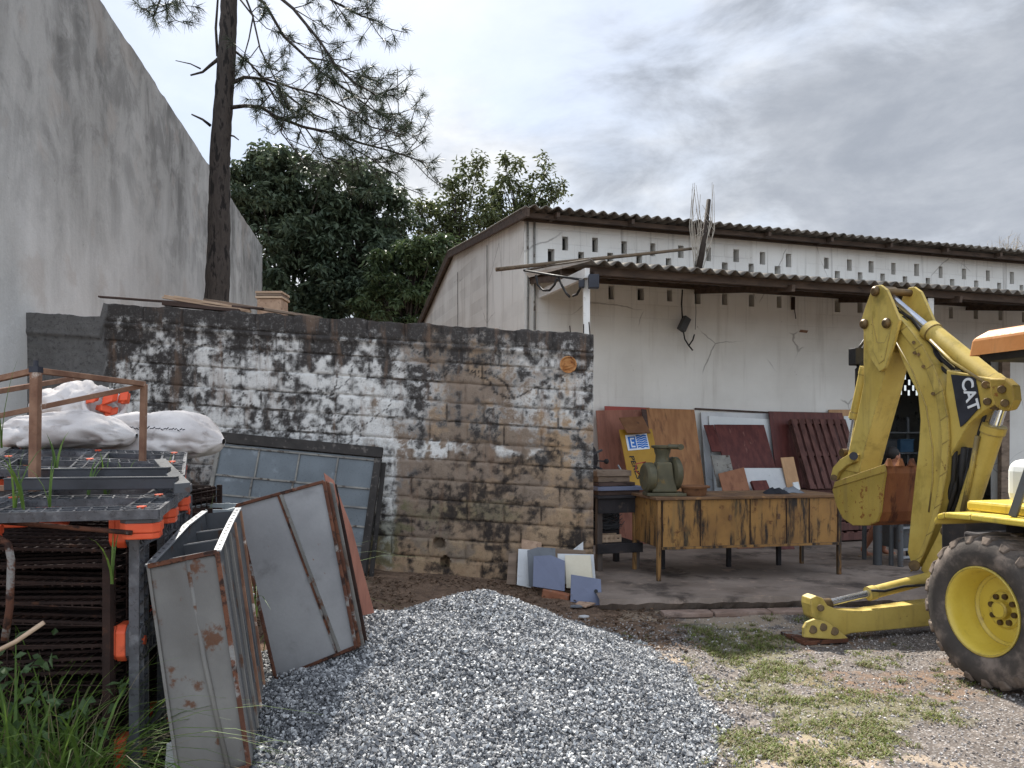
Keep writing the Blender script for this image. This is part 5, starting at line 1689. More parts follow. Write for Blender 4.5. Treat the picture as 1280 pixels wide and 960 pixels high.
def person():
    foot = P(1079, 696, 1.68 * F / (696 - HY)); foot.z = .12
    f2 = foot + Vector((.34, .05, 0))
    k = .96
    fw = Vector((1, .1, 0)).normalized(); sd = Vector((-fw.y, fw.x, 0))
    hip = foot + fw * .30 + Vector((0, 0, .86 * k))
    head = P(1117, 570, foot.y + .03)
    root = empty('person', Vector((hip.x, hip.y, .12)), 'person in dark shirt, shorts and sandals walking behind the digging bucket', 'person')
    b = MB()
    def limb(ps, rs, n=14):
        b.tube(ps, rs, n)
        for p, r in zip(ps, rs): b.ball(p, r * .99, 12, 8)
    V = Vector
    # trailing leg (its heel lifted), leading leg
    hl = hip - sd * .09; hr = hip + sd * .09
    kn1 = foot + fw * .20 + V((0, 0, .47)) - sd * .03; an1 = foot + fw * .0 + V((0, 0, .10))
    limb([hl, kn1, kn1 + (an1 - kn1) * .35, an1], [.085, .056, .058, .036])
    limb([an1, foot + fw * .06 + V((0, 0, .035)), foot + fw * .17 + V((0, 0, .025))], [.036, .034, .024])
    kn2 = f2 + fw * .04 + V((0, 0, .48)) + sd * .06; an2 = f2 + V((0, 0, .08)) + sd * .08
    limb([hr, kn2, kn2 + (an2 - kn2) * .35, an2], [.085, .056, .058, .036])
    limb([an2, an2 + fw * .08 - V((0, 0, .045)), an2 + fw * .17 - V((0, 0, .055))], [.036, .034, .024])
    sh = head - V((0, 0, .27)) - fw * .03
    mid = hip.lerp(sh, .5)
    limb([hip, mid, sh - V((0, 0, .08)), sh], [.135, .125, .15, .10])
    for s_ in (-1, 1):
        a0 = sh + sd * .17 * s_ - V((0, 0, .03)); el = a0 + sd * .04 * s_ - V((0, 0, .28)) - fw * .02 * s_; wr = el + fw * (.16 + .05 * s_) - V((0, 0, .2))
        limb([sh + sd * .08 * s_, a0, el, wr], [.07, .058, .042, .030])
        pm = wr + (wr - el).normalized() * .05
        limb([wr, pm], [.03, .036])
        for i in range(4):
            q = pm + sd * (.018 * (i - 1.5)) + (wr - el).normalized() * .03
            limb([q, q + (wr - el).normalized() * .035 + fw * .01, q + (wr - el).normalized() * (.05 + .004 * (i in (1, 2))) + fw * .028], [.010, .009, .008], 8)
        limb([pm - (wr - el).normalized() * .02 + fw * .02, pm + fw * .045, pm + fw * .05 + (wr - el).normalized() * .03], [.012, .010, .009], 8)
    limb([sh, head - V((0, 0, .08))], [.062, .056])
    b.ball(head, (.085, .078, .115), 20, 14)
    b.ball(head - V((0, 0, .055)) + fw * .02, (.062, .058, .06), 16, 10)
    b.ball(head + fw * .086 - V((0, 0, .02)), (.018, .012, .02), 10, 8)
    for s_ in (-1, 1): b.ball(head + sd * .08 * s_ - V((0, 0, .01)), (.018, .010, .03), 10, 8)
    body = b.build('body', M['skin'], root, smooth=True)
    rm = body.modifiers.new('one_surface', 'REMESH'); rm.mode = 'VOXEL'; rm.voxel_size = .009; rm.use_smooth_shade = True
    h = MB(); h.ball(head + V((0, 0, .03)) - fw * .018, (.092, .088, .105), 20, 14); h.build('hair', M['hair'], root, smooth=True)
    for s_ in (-1, 1):
        e = MB(); e.ball(head + fw * .078 + sd * .03 * s_ + V((0, 0, .008)), (.008, .012, .008), 8, 6); e.build('eye', M['ink'], root, smooth=True)
    def cloth(name, mat, limbs):
        c = MB()
        for ps, rs in limbs:
            c.tube(ps, rs, 14)
            for p, r in list(zip(ps, rs))[:-1]: c.ball(p, r * .99, 12, 8)
        o = c.build(name, mat, root, smooth=True)
        rm = o.modifiers.new('one_surface', 'REMESH'); rm.mode = 'VOXEL'; rm.voxel_size = .011; rm.use_smooth_shade = True
    cloth('shorts', M['cloth_dark'], [([hip + V((0, 0, .06)), hip - V((0, 0, .03))], [.145, .14]), ([hl, hl.lerp(kn1, .82)], [.10, .082]), ([hr, hr.lerp(kn2, .82)], [.10, .082])])
    cloth('shirt', M['cloth_blue'], [([sh, sh - V((0, 0, .08)), mid, hip + V((0, 0, .02))], [.108, .162, .138, .15])] + [([sh + sd * .08 * s_, sh + sd * .17 * s_ - V((0, 0, .03)), sh + sd * .2 * s_ - V((0, 0, .2))], [.08, .07, .06]) for s_ in (-1, 1)])
    for p in (foot + fw * .05, an2 + fw * .05 - V((0, 0, .08))):
        s = MB(); s.prism([V((p.x, p.y, .121)) + fw * x + sd * y for x, y in ((-.11, -.03), (.0, -.035), (.1, -.042), (.15, -.02), (.15, .02), (.1, .042), (0, .035), (-.11, .03))], V((0, 0, .018)))
        s.tube([V((p.x, p.y, .13)) + fw * .04 - sd * .045, V((p.x, p.y, .18)) + fw * .05, V((p.x, p.y, .13)) + fw * .04 + sd * .045], .009, 6)
        s.build('sandal', M['sandal'], root, bevel=.003)


person()


# ------------------------------------------------------------------ bits on and over the walls
def slab_px(name, label, cat, px, ys, th, mat, group=None, parent=None, bevel=.002):
    pts = [P(a, b, y) for (a, b), y in zip(px, ys)]
    nn = (pts[1] - pts[0]).cross(pts[-1] - pts[0]).normalized()
    if nn.y > 0: nn = -nn
    m = MB(); m.prism(pts, -nn * th)
    return tag(m.build(name, mat, parent, bevel=bevel), label, cat, group)


def wall_top_bits():
    m = MB(); m.bar(P(124, 371, 9.12), P(330, 386, 9.2), .06, .022)
    tag(m.build('plank', M['wood_dark'], bevel=.003), 'long thin dark plank jutting along the block wall top', 'plank', 'planks on the wall top')
    rr = random.Random(2)
    m = MB()
    a, c = P(203, 374, 9.16), P(314, 390, 9.2)
    for k in range(9):
        o = Vector((0, rr.uniform(-.05, .05), rr.uniform(-.012, .03)))
        t0, t1 = rr.uniform(0, .15), rr.uniform(.75, 1)
        m.bar(a.lerp(c, t0) + o + Vector((0, 0, .02)), a.lerp(c, t1) + o, rr.uniform(.03, .06), rr.uniform(.015, .03))
    tag(m.build('plank', M['wood_pale'], bevel=.002), 'pale splintered plank lying on the block wall top', 'plank', 'planks on the wall top')
    m = MB(); m.bar(P(256, 375, 9.27), P(402, 398, 9.22), .09, .03)
    tag(m.build('plank', M['wood_grey'], bevel=.003), 'long brown plank running under the pine along the wall top', 'plank', 'planks on the wall top')
    m = MB(); m.bar(P(205, 380, 9.14), P(300, 389, 9.14), .12, .04)
    tag(m.build('plank', M['wood_dark'], bevel=.003), 'short thick dark board beneath the splintered plank', 'plank', 'planks on the wall top')
    # brick stump beyond the wall
    c = P(341, 376, 11.0)
    r = empty('brick_pillar', (c.x, c.y, .3), 'small beige capped pillar showing above the wall beside the pine', 'pillar')
    m = MB(); m.box((c.x, c.y, (c.z + .3) / 2), (.34, .34, c.z - .3)); m.build('shaft', M['tile'], r, bevel=.01)
    for k in range(3):
        m = MB(); m.box((c.x, c.y, c.z + .02 + k * .035), (.38 - .02 * (k % 2), .38, .03)); m.build('cap_board', M['wood_pale'] if k != 1 else M['wood_grey'], r, bevel=.004)


wall_top_bits()


def canopy_bits():
    m = MB(); m.tube([P(620, 337, 10.75), P(700, 328, 11.1), P(790, 319, 11.5), P(872, 310, 11.95)], [.03, .028, .026, .022], 10)
    tag(m.build('bamboo_pole', M['bamboo'], smooth=True), 'long bamboo pole lying across the canopy top', 'pole')
    a, c = P(886, 250, 12.0), P(873, 340, 11.75)
    r = empty('dry_stalk_bundle', c, 'dark stake with dry bare stalks standing on the canopy', 'stake')
    m = MB(); m.tube([c, c.lerp(a, .5) + Vector((.02, 0, 0)), a], [.05, .042, .034], 9); m.build('stake', M['bark_dark'], r, smooth=True)
    rr = random.Random(8)
    m = MB()
    for k in range(16):
        b0 = P(rr.uniform(866, 880), rr.uniform(325, 340), 11.8)
        t = P(rr.choice((866, 868, 870, 873, 876, 888, 892)) + rr.uniform(-3, 3), rr.uniform(226, 300), 11.9)
        mid = b0.lerp(t, .5) + Vector((rr.uniform(-.1, .1), 0, 0))
        m.tube([b0, mid, t], [.007, .006, .003], 5)
        if rr.random() < .7:
            m.tube([mid, mid + Vector((rr.uniform(-.2, .2), 0, rr.uniform(.1, .3)))], [.004, .003], 4)
    m.build('dry_stalks', M['twig'], r)
    # cables and the switch box at the canopy end
    r = empty('switch_box', P(741, 352, 9.55), 'dark switch box with cables at the end post of the canopy', 'switch box')
    m = MB(); m.box(P(742, 352, 9.52), (.13, .1, .17)); m.build('case', M['black_box'], r, bevel=.01)
    m = MB(); m.box(P(727, 355, 9.62), (.07, .08, .1)); m.build('small_case', M['black_box'], r, bevel=.01)
    for pts in ([(670, 344), (672, 356), (679, 363), (687, 363), (693, 356), (696, 348)], [(698, 347), (703, 358), (708, 367), (712, 371)], [(716, 370), (721, 368), (725, 361), (729, 354)], [(655, 338), (690, 344), (729, 350)]):
        m = MB(); m.tube([P(x, y, 10.6 - (x - 670) * .017) for x, y in pts], .016, 7); m.build('cable', M['cable'], r, smooth=True)
    # floodlight on the facade
    t, z = facade_px(855, 405, .2)
    r = empty('floodlight', FA(t, .2, z), 'small grey floodlight hanging by its cable on the white wall', 'floodlight')
    ax = (U * .85 + Vector((0, 0, -.5))).normalized(); az = NO.cross(ax)
    c = FA(t, .2, z)
    m = MB(); m.box(c, (.13, .12, .24), az.cross(NO), NO, (U * .45 + Vector((0, 0, .9))).normalized()); m.build('housing', M['steel_dark'], r, bevel=.015)
    for pts in ([(853, 362), (852, 380), (853, 398)], [(854, 413), (856, 424), (861, 432), (866, 438)], [(861, 432), (866, 425), (868, 418)], [(869, 364), (870, 390), (869, 412)]):
        m = MB(); m.tube([FA(*(lambda q: (q[0], .18, q[1]))(facade_px(x, y, .18))) for x, y in pts], .012 if pts[0][0] != 869 else .004, 6); m.build('cable', M['cable'], r, smooth=True)
    # hook and rod high on the wall
    t, z = facade_px(991, 380, .03)
    m = MB(); m.bar(FA(t, .04, z + .12), FA(t, .04, z - .1), .05); m.tube([FA(t + .02, .05, z - .1), FA(t + .05, .05, z - .26)], .008, 5)
    tag(m.build('wall_hook', M['rust_dark']), 'small dark iron hook hanging under the canopy', 'hook')


canopy_bits()


# ------------------------------------------------------------------ trees
def leaf_quads(C, Nn, D, L, Wd):
    """centres, normals, directions (n,3); lengths, widths -> V, F (diamond leaves, folded a little)"""
    D = D - Nn * np.sum(D * Nn, 1, keepdims=True)
    D /= np.linalg.norm(D, axis=1, keepdims=True) + 1e-9
    Sd = np.cross(Nn, D)
    L = L[:, None]; Wd = Wd[:, None]
    V = np.stack([C - D * L * .5, C + Sd * Wd * .5 + Nn * Wd * .15 - D * L * .05, C + D * L * .5 - Nn * L * .12, C - Sd * Wd * .5 + Nn * Wd * .15 - D * L * .05], 1).reshape(-1, 3)
    Fq = np.arange(len(C) * 4).reshape(-1, 4)
    return V, Fq


def broad_tree(name, label, base, lobes, nclump, nleaf, ll, mat, trunk_r, rng, clump_r=.5, spire=0.0, group=None):
    base = Vector(base)
    root = empty(name, base, label, 'tree', group)
    cl = []
    vols = np.array([l[3] * l[4] * l[5] for l in lobes]); vols = vols ** .62; vols = vols / vols.sum()
    for i in range(nclump):
        l = lobes[rng.choice(len(lobes), p=vols)]
        d = rng.normal(size=3); d /= np.linalg.norm(d)
        rad = rng.uniform(.35, 1.0) ** .5
        cl.append(np.array(l[:3]) + d * np.array(l[3:]) * rad)
    cl = np.array(cl)
    cen = cl.mean(0)
    Cs, Ns, Ds = [], [], []
    for c in cl:
        k = max(6, int(nleaf * rng.uniform(.6, 1.4)))
        r = clump_r * rng.uniform(.6, 1.3)
        d = rng.normal(size=(k, 3)); d /= np.linalg.norm(d, axis=1, keepdims=True)
        p = c + d * (rng.uniform(.1, 1, size=(k, 1)) ** .6) * r * np.array([1, 1, .62 + spire])
        Cs.append(p)
        nn = rng.normal(size=(k, 3)) * .55 + np.array([0, 0, .9]) + d * .35
        Ns.append(nn / np.linalg.norm(nn, axis=1, keepdims=True))
        Ds.append(d + np.array([0, 0, -.45]) + rng.normal(size=(k, 3)) * .35)
    C, Nn, D = np.concatenate(Cs), np.concatenate(Ns), np.concatenate(Ds)
    n = len(C)
    V, Fq = leaf_quads(C, Nn, D, ll * rng.uniform(.6, 1.3, n), ll * .42 * rng.uniform(.7, 1.2, n))
    npmesh('crown', V, Fq, mat, root)
    m = MB()
    top = Vector(cen) + Vector((0, 0, .2))
    m.tube([base - Vector((0, 0, .2)), base.lerp(top, .35) + Vector((.1, 0, 0)), base.lerp(top, .7), top], [trunk_r * 1.25, trunk_r, trunk_r * .75, trunk_r * .4], 10)
    m.build('trunk', M['bark_dark'], root, smooth=True)
    m = MB()
    for i in rng.choice(len(cl), min(len(cl), 46), replace=False):
        e = Vector(cl[i]); s = base.lerp(top, rng.uniform(.35, .95))
        mid = s.lerp(e, .5) + Vector((0, 0, .12 * (e - s).length))
        m.tube([s, mid, e], [trunk_r * .28, trunk_r * .17, .012], 5)
    m.build('branches', M['bark_dark'], root, smooth=True)
    return root


def trees():
    rng = np.random.default_rng(5)
    L = lambda px, py, Y, rx, ry, rz: (*P(px, py, Y), rx, ry, rz)
    broad_tree('dark_tree', 'dense dark green tree beside the tall grey wall, behind the pine', (-8.6, 29, 0),
               [L(320, 250, 29, 1.3, 1.6, 1.6), L(365, 240, 29, 1.6, 1.8, 1.8), L(350, 310, 28.5, 2.2, 2, 2.6), L(395, 290, 28.5, 1.6, 1.8, 2.2), L(370, 390, 28, 2.3, 2, 2.0), L(345, 205, 29.5, 1.0, 1, .8)], 330, 76, .30, M['leaf_dark'], .28, rng, .55, group='trees beyond the block wall')
    broad_tree('dark_tree', 'dense dark tree in the middle of the group, right of the pine trunk', (-5.4, 30, 0),
               [L(430, 240, 30, 1.5, 1.8, 1.3), L(475, 265, 30, 1.5, 1.8, 1.4), L(440, 310, 29.5, 2.1, 2, 2.1), L(480, 350, 29, 1.7, 1.8, 2.0), L(430, 390, 28.5, 2.2, 1.6, 1.4)], 260, 76, .30, M['leaf_dark'], .26, rng, .55, group='trees beyond the block wall')
    broad_tree('bushy_tree', 'lower mid green bushy tree against the white gable', (-4.0, 26, 0),
               [L(505, 345, 26, 1.2, 1.3, 1.2), L(540, 320, 26, 1.0, 1.2, .9), L(490, 385, 26, 1.3, 1.2, .8), L(545, 360, 26.5, .8, 1, 1.2)], 150, 70, .24, M['leaf_mid'], .16, rng, .42, group='trees beyond the block wall')
    broad_tree('olive_tree', 'light olive leaved tree with narrow top behind the gable roof', (-3.2, 32, 0),
               [L(545, 275, 32, 1.0, 1, 1.0), L(585, 265, 32, 1.2, 1, 1.5), L(590, 215, 32, .5, .5, .8), L(572, 240, 32, .5, .5, .6), L(530, 262, 32, .5, .5, .5), L(560, 300, 32, 1.3, 1.2, 1.0), L(600, 300, 32, 1.6, 1.3, 1.3)], 125, 38, .25, M['leaf_light'], .16, rng, .48, .35, group='trees beyond the block wall')
    broad_tree('olive_tree', 'airy olive leaved tree with several upright plumes above the roof corner', (.2, 33, 0),
               [L(638, 215, 33, .5, .5, .9), L(640, 250, 33, 1.2, 1, .9), L(676, 232, 33, .55, .5, 1.0), L(696, 240, 33, .75, .5, .28), L(680, 208, 33, .3, .4, .4), L(636, 196, 33, .3, .4, .35), L(660, 275, 33, 1.3, 1, .9), L(617, 255, 33, .6, .6, .8), L(650, 310, 33, 1.6, 1.4, 1.2)], 112, 36, .25, M['leaf_light'], .16, rng, .42, .4, group='trees beyond the block wall')
    # bare twiggy crown far beyond the roof
    c = P(1258, 300, 34)
    root = empty('bare_tree', (c.x, c.y, 0), 'distant bare twiggy tree peeping over the long roof', 'tree')
    m = MB(); m.tube([(c.x, c.y, -.2), (c.x, c.y, c.z - 1.6)], [.2, .12], 8); m.build('trunk', M['twig'], root)
    m = MB()
    rr = random.Random(4)
    for k in range(150):
        a = rr.uniform(0, 2 * math.pi); el = rr.uniform(.1, 1.4)
        s = Vector((c.x, c.y, c.z - 1.7))
        e = s + Vector((math.cos(a) * math.cos(el) * 1.8, math.sin(a) * math.cos(el) * 1.5, math.sin(el) * 1.95)) * rr.uniform(.6, 1)
        mid = s.lerp(e, .5) + Vector((rr.uniform(-.2, .2), 0, rr.uniform(-.1, .2)))
        m.tube([s, mid, e], [.022, .015, .006], 4)
        for q in range(3):
            b0 = mid.lerp(e, rr.uniform(.2, 1))
            m.tube([b0, b0 + Vector((rr.uniform(-.3, .3), rr.uniform(-.3, .3), rr.uniform(.0, .35)))], [.008, .004], 3)
    m.build('branches', M['twig'], root)


trees()


def pine():
    Y0 = 13.0
    rr = random.Random(21)
    base = P(271, 420, Y0); base.z = 0.5
    root = empty('pine_tree', base, 'tall dark pine with long drooping needle tufts rising behind the block wall', 'tree')
    tr = [(268, 560, .225), (270, 400, .21), (273, 330, .19), (274, 260, .175), (275, 190, .163), (281, 110, .15), (285, 40, .14), (287, -20, .135), (289, -160, .135), (292, -330, .10), (294, -470, .05)]
    m = MB()
    pts = [P(a, b, Y0) for a, b, _ in tr]
    # subdivide for an uneven outline
    ps, rs = [], []
    for i in range(len(pts) - 1):
        for k in range(8):
            t = k / 8
            ps.append(pts[i].lerp(pts[i + 1], t) + Vector((rr.uniform(-.006, .006), 0, 0)))
            rs.append((tr[i][2] * (1 - t) + tr[i + 1][2] * t) * rr.uniform(.965, 1.035))
    ps.append(pts[-1]); rs.append(tr[-1][2])
    m.tube(ps, rs, 16)
    m.build('trunk', M['bark'], root, smooth=True)
    bm = MB()
    tufts = []

    def branch(poly, r0, r1, sub, tuft_end=True, dz=0.0, dy=0.0, wob=.05):
        n = len(poly)
        q = [P(a, b, Y0 + dy * i / max(1, n - 1)) + Vector((rr.uniform(-.02, .02), rr.uniform(-wob, wob), 0)) for i, (a, b) in enumerate(poly)]
        rad = [r0 + (r1 - r0) * i / (n - 1) for i in range(n)]
        bm.tube(q, rad, 6)
        for k in range(int(sub * .98)):
            t = rr.uniform(.22, 1.0) * (n - 1)
            i = min(int(t), n - 2)
            s = q[i].lerp(q[i + 1], t - i)
            d = (q[i + 1] - q[i]).normalized()
            sid = Vector((rr.uniform(-.4, .8), rr.uniform(-1, 1), rr.uniform(-.8, .9))).normalized()
            Ln = rr.uniform(.25, .85)
            e = s + (d * .7 + sid * .9).normalized() * Ln
            mid = s.lerp(e, .5) + Vector((0, 0, -.08 * Ln + rr.uniform(-.05, .08)))
            tip = e + Vector((0, 0, .10 * Ln))
            bm.tube([s, mid, e, tip], [max(.008, rad[i] * .4), .008, .006, .005], 5)
            tufts.append((tip, (tip - mid).normalized()))
            if rr.random() < .5:
                e2 = mid + Vector((rr.uniform(-.3, .35), rr.uniform(-.3, .3), rr.uniform(-.35, .2)))
                bm.tube([mid, e2], [.006, .004], 4)
                tufts.append((e2, (e2 - mid).normalized()))
            if rr.random() < .15:
                tufts.append((e, (e - mid).normalized()))
        if tuft_end:
            tufts.append((q[-1], (q[-1] - q[-2]).normalized()))
    L = [([(288, 136), (305, 131), (325, 133), (345, 145), (380, 158), (415, 165), (450, 178), (490, 190), (530, 203)], .035, .012, 34, 0),
         ([(289, 104), (305, 97), (322, 97), (345, 108), (370, 128), (395, 146), (410, 150)], .035, .012, 12, .8),
         ([(291, 62), (310, 78), (330, 97), (345, 125), (365, 140)], .022, .01, 8, .6),
         ([(300, -35), (330, -20), (365, 10), (400, 50), (420, 80), (445, 105), (470, 118), (492, 118)], .032, .012, 22, -.6),
         ([(298, -20), (330, 5), (355, 45), (380, 70), (400, 88), (430, 110), (470, 140), (500, 143)], .03, .012, 24, .5),
         ([(298, -60), (345, -40), (390, -15), (420, 2), (450, 18), (470, 25)], .03, .012, 18, .3),
         ([(297, -30), (315, 20), (325, 60), (340, 90), (350, 112)], .02, .01, 9, -.5),
         ([(296, -5), (315, 20), (312, 50), (300, 80)], .018, .008, 5, -.3),
         ([(330, 97), (365, 110), (400, 118), (440, 140), (465, 160), (505, 170)], .02, .01, 18, -.5),
         ([(345, 108), (355, 140), (352, 165), (370, 190), (385, 205)], .014, .008, 9, -.3),
         ([(420, 168), (440, 185), (465, 200), (485, 215)], .016, .008, 12, -.2),
         ([(380, 158), (395, 178), (405, 195), (425, 205)], .014, .008, 9, .4),
         ([(380, 70), (410, 75), (440, 90), (470, 100)], .016, .008, 10, .7),
         ([(298, -70), (260, -60), (225, -35), (205, -8), (192, 22)], .03, .012, 14, -.4),
         ([(225, -35), (205, -25), (185, -5)], .016, .008, 6, -.2)]
    for poly, r0, r1, sub, dy in L:
        branch(poly, r0, r1, sub, dy=dy)
    # dead stubs and a thin stem against the trunk
    for poly, r0 in (([(272, 74), (262, 82), (252, 90), (238, 94)], .032), ([(250, 86), (238, 80), (221, 76)], .014), ([(264, 157), (254, 149), (239, 143)], .028), ([(284, 168), (291, 170), (298, 175)], .02), ([(271, 70), (270, 35), (272, 0), (278, -30)], .028)):
        branch(poly, r0, r0 * .45, 0, tuft_end=False, wob=.01)
    # the crown above the frame
    for k in range(26):
        z = -90 - k * 14
        a = rr.uniform(0, 2 * math.pi)
        w = 150 * (1 - k / 34) * rr.uniform(.7, 1.1)
        x1 = 290 + math.cos(a) * w
        branch([(290, z), (290 + math.cos(a) * w * .4, z + 2), (290 + math.cos(a) * w * .75, z + 10), (x1, z + 22)], .03, .01, 9, dy=math.sin(a) * w / 74)
    bm.build('branches', M['bark'], root, smooth=True)
    # needles: thin long triangles round each shoot tip
    rng = np.random.default_rng(8)
    C, D, Ln = [], [], []
    for p, d in tufts:
        k = rng.integers(34, 58)
        dv = np.array(d)
        v = rng.normal(size=(k, 3)); v /= np.linalg.norm(v, axis=1, keepdims=True)
        v = v * 1.0 + dv * rng.uniform(.2, 1.1, size=(k, 1)) + np.array([0, 0, -.18])
        v /= np.linalg.norm(v, axis=1, keepdims=True)
        C.append(np.array(p) - dv * rng.uniform(0, .16, size=(k, 1))); D.append(v); Ln.append(rng.uniform(.11, .21, k))
    C, D, Ln = np.concatenate(C), np.concatenate(D), np.concatenate(Ln)[:, None]
    sd = np.cross(D, rng.normal(size=D.shape)); sd /= np.linalg.norm(sd, axis=1, keepdims=True)
    w = .0034
    mid = C + D * Ln * .5 + np.array([0, 0, -.006])
    tip = C + D * Ln + np.array([0, 0, -.025])
    V = np.stack([C - sd * w, C + sd * w, mid + sd * w, mid - sd * w, tip - sd * w * .3, tip + sd * w * .3], 1).reshape(-1, 3)
    b = np.arange(len(C))[:, None] * 6
    Fq = np.concatenate([b + np.array([0, 1, 2, 3]), b + np.array([3, 2, 5, 4])])
    npmesh('needles', V, Fq, M['needle'], root)


pine()


# ------------------------------------------------------------------ heap of crushed stone
def pile_h(x, y):
    x, y = np.asarray(x, float), np.asarray(y, float)
    h = np.full(np.broadcast(x, y).shape, -1.0)
    for cx, cy, hz, sl, ex in ((-.27, 5.95, .64, .43, 1.0), (-.92, 5.35, .62, .44, 1.0), (-.35, 5.1, .50, .38, 1.0), (.26, 5.1, .40, .39, 1.0), (-1.0, 4.6, .42, .36, 1.), (.05, 4.3, .30, .37, 1.), (-.6, 4.0, .34, .33, 1.)):
        d = np.sqrt((x - cx) ** 2 * ex + (y - cy) ** 2 + .012)
        h = np.maximum(h, hz - sl * d) + .02 * np.exp(-((h - (hz - sl * d)) / .06) ** 2)
    h = h + (fbm(x * 2.2, y * 2.2, 3, 77) - .5) * .10 + (fbm(x * 7, y * 7, 3, 78) - .5) * .04
    return h


def rock_mesh(name, C, R, mat, rng, flat=.7, kind='stuff', label=None, cat=None):
    """one sheet of many small broken stones: jittered cubes"""
    n = len(C)
    cube = np.array([[-1, -1, -1], [1, -1, -1], [1, 1, -1], [-1, 1, -1], [-1, -1, 1], [1, -1, 1], [1, 1, 1], [-1, 1, 1]], float) * .62
    J = cube[None] * rng.uniform(.55, 1.25, (n, 8, 1)) + rng.normal(size=(n, 8, 3)) * .10
    J *= rng.uniform([.8, .6, .45], [1.35, 1.1, .9], (n, 3))[:, None, :]
    q = rng.normal(size=(n, 4)); q /= np.linalg.norm(q, axis=1, keepdims=True)
    w, x, y, z = q.T
    Rm = np.stack([1 - 2 * (y * y + z * z), 2 * (x * y - z * w), 2 * (x * z + y * w), 2 * (x * y + z * w), 1 - 2 * (x * x + z * z), 2 * (y * z - x * w), 2 * (x * z - y * w), 2 * (y * z + x * w), 1 - 2 * (x * x + y * y)], 1).reshape(n, 3, 3)
    V = np.einsum('nij,nkj->nki', Rm, J) * R[:, None, None] + C[:, None, :]
    fc = np.array([(3, 2, 1, 0), (4, 5, 6, 7), (0, 1, 5, 4), (1, 2, 6, 5), (2, 3, 7, 6), (3, 0, 4, 7)])
    Fq = (np.arange(n)[:, None, None] * 8 + fc[None]).reshape(-1, 4)
    o = npmesh(name, V.reshape(-1, 3), Fq, mat)
    return tag(o, label, cat, kind=kind)


def gravel():
    rng = np.random.default_rng(3)
    # core of the heap
    xs = np.arange(-2.2, 2.2, .04); ys = np.arange(2.9, 7.6, .04)
    X, Y = np.meshgrid(xs, ys, indexing='ij')
    Z = pile_h(X, Y) - .012
    Z = np.where(Z > -.05, Z, -.25)
    core = npmesh('gravel_heap', np.stack([X, Y, Z], -1).reshape(-1, 3), gridfaces(len(xs), len(ys)), M['gravel'], smooth=True)
    tag(core, 'grey body of the crushed stone heap in the yard', 'gravel', kind='stuff')
    # stones over it
    n = 135000
    x = rng.uniform(-2.0, 2.1, n); y = rng.uniform(3.1, 7.4, n)
    h = pile_h(x, y)
    k = h > -.035
    x, y, h = x[k], y[k], h[k]
    r = .006 + .011 * rng.random(len(x)) ** 1.7 + .006 * (rng.random(len(x)) < .04)
    C = np.stack([x, y, np.maximum(h, ground_h(x, y)) + rng.uniform(-.004, .012, len(x))], 1)
    rock_mesh('gravel_stones', C, r, M['gravel'], rng, label='angular grey and white crushed stones covering the heap', cat='gravel')
    # stray stones round the heap and over the yard
    n = 26000
    x = rng.uniform(.0, 6.2, n); y = rng.uniform(4.0, 8.0, n)
    h = pile_h(x, y)
    edge = np.exp(-np.clip(-h, 0, 9) * 9)
    den = np.clip(.25 + .9 * fbm(x * 1.2, y * 1.2, 3, 12), 0, 1) * .75 + edge
    den *= sstep(7.9, 6.6, y + (fbm(x, y, 3, 3) - .5))
    k = (rng.random(n) < den) & (h < 0)
    x, y = x[k], y[k]
    inn = (fbm(x * 1.3, y * 1.3, 3, 2) - 0.5) * 0.05 + (fbm(x * 6, y * 6, 3, 5) - 0.5) * 0.03 - .005
    near = np.exp(-np.clip(-pile_h(x, y), 0, 9) * 9)
    r = np.where(rng.random(len(x)) < near, rng.uniform(.010, .018, len(x)), rng.uniform(.005, .012, len(x)))
    C = np.stack([x, y, ground_h(x, y) + inn + r * .3], 1)
    rock_mesh('loose_gravel', C, r, M['pebble'], rng, label='small loose stones strewn over the yard', cat='gravel')


gravel()


# ------------------------------------------------------------------ grass, litter
def blades(name, base, h, w, lean_, mat, rng, segs=4, parent=None, droop=.6):
    n = len(base)
    az = rng.uniform(0, 2 * np.pi, n)
    out = np.stack([np.cos(az), np.sin(az), 0 * az], 1)
    sd = np.stack([-np.sin(az), np.cos(az), 0 * az], 1)
    rows = []
    for i in range(segs + 1):
        t = i / segs
        c = base + out * (h * lean_ * (t ** 1.8))[:, None] + np.array([0, 0, 1.0]) * (h * (t - droop * lean_ * t ** 3))[:, None]
        ww = (w * (1 - t ** 1.6) + .0004)[:, None]
        rows.append(c - sd * ww); rows.append(c + sd * ww)
    V = np.stack(rows, 1).reshape(-1, 3)
    k = 2 * (segs + 1)
    f = np.array([[2 * i, 2 * i + 1, 2 * i + 3, 2 * i + 2] for i in range(segs)])
    Fq = (np.arange(n)[:, None, None] * k + f[None]).reshape(-1, 4)
    return npmesh(name, V, Fq, mat, parent)


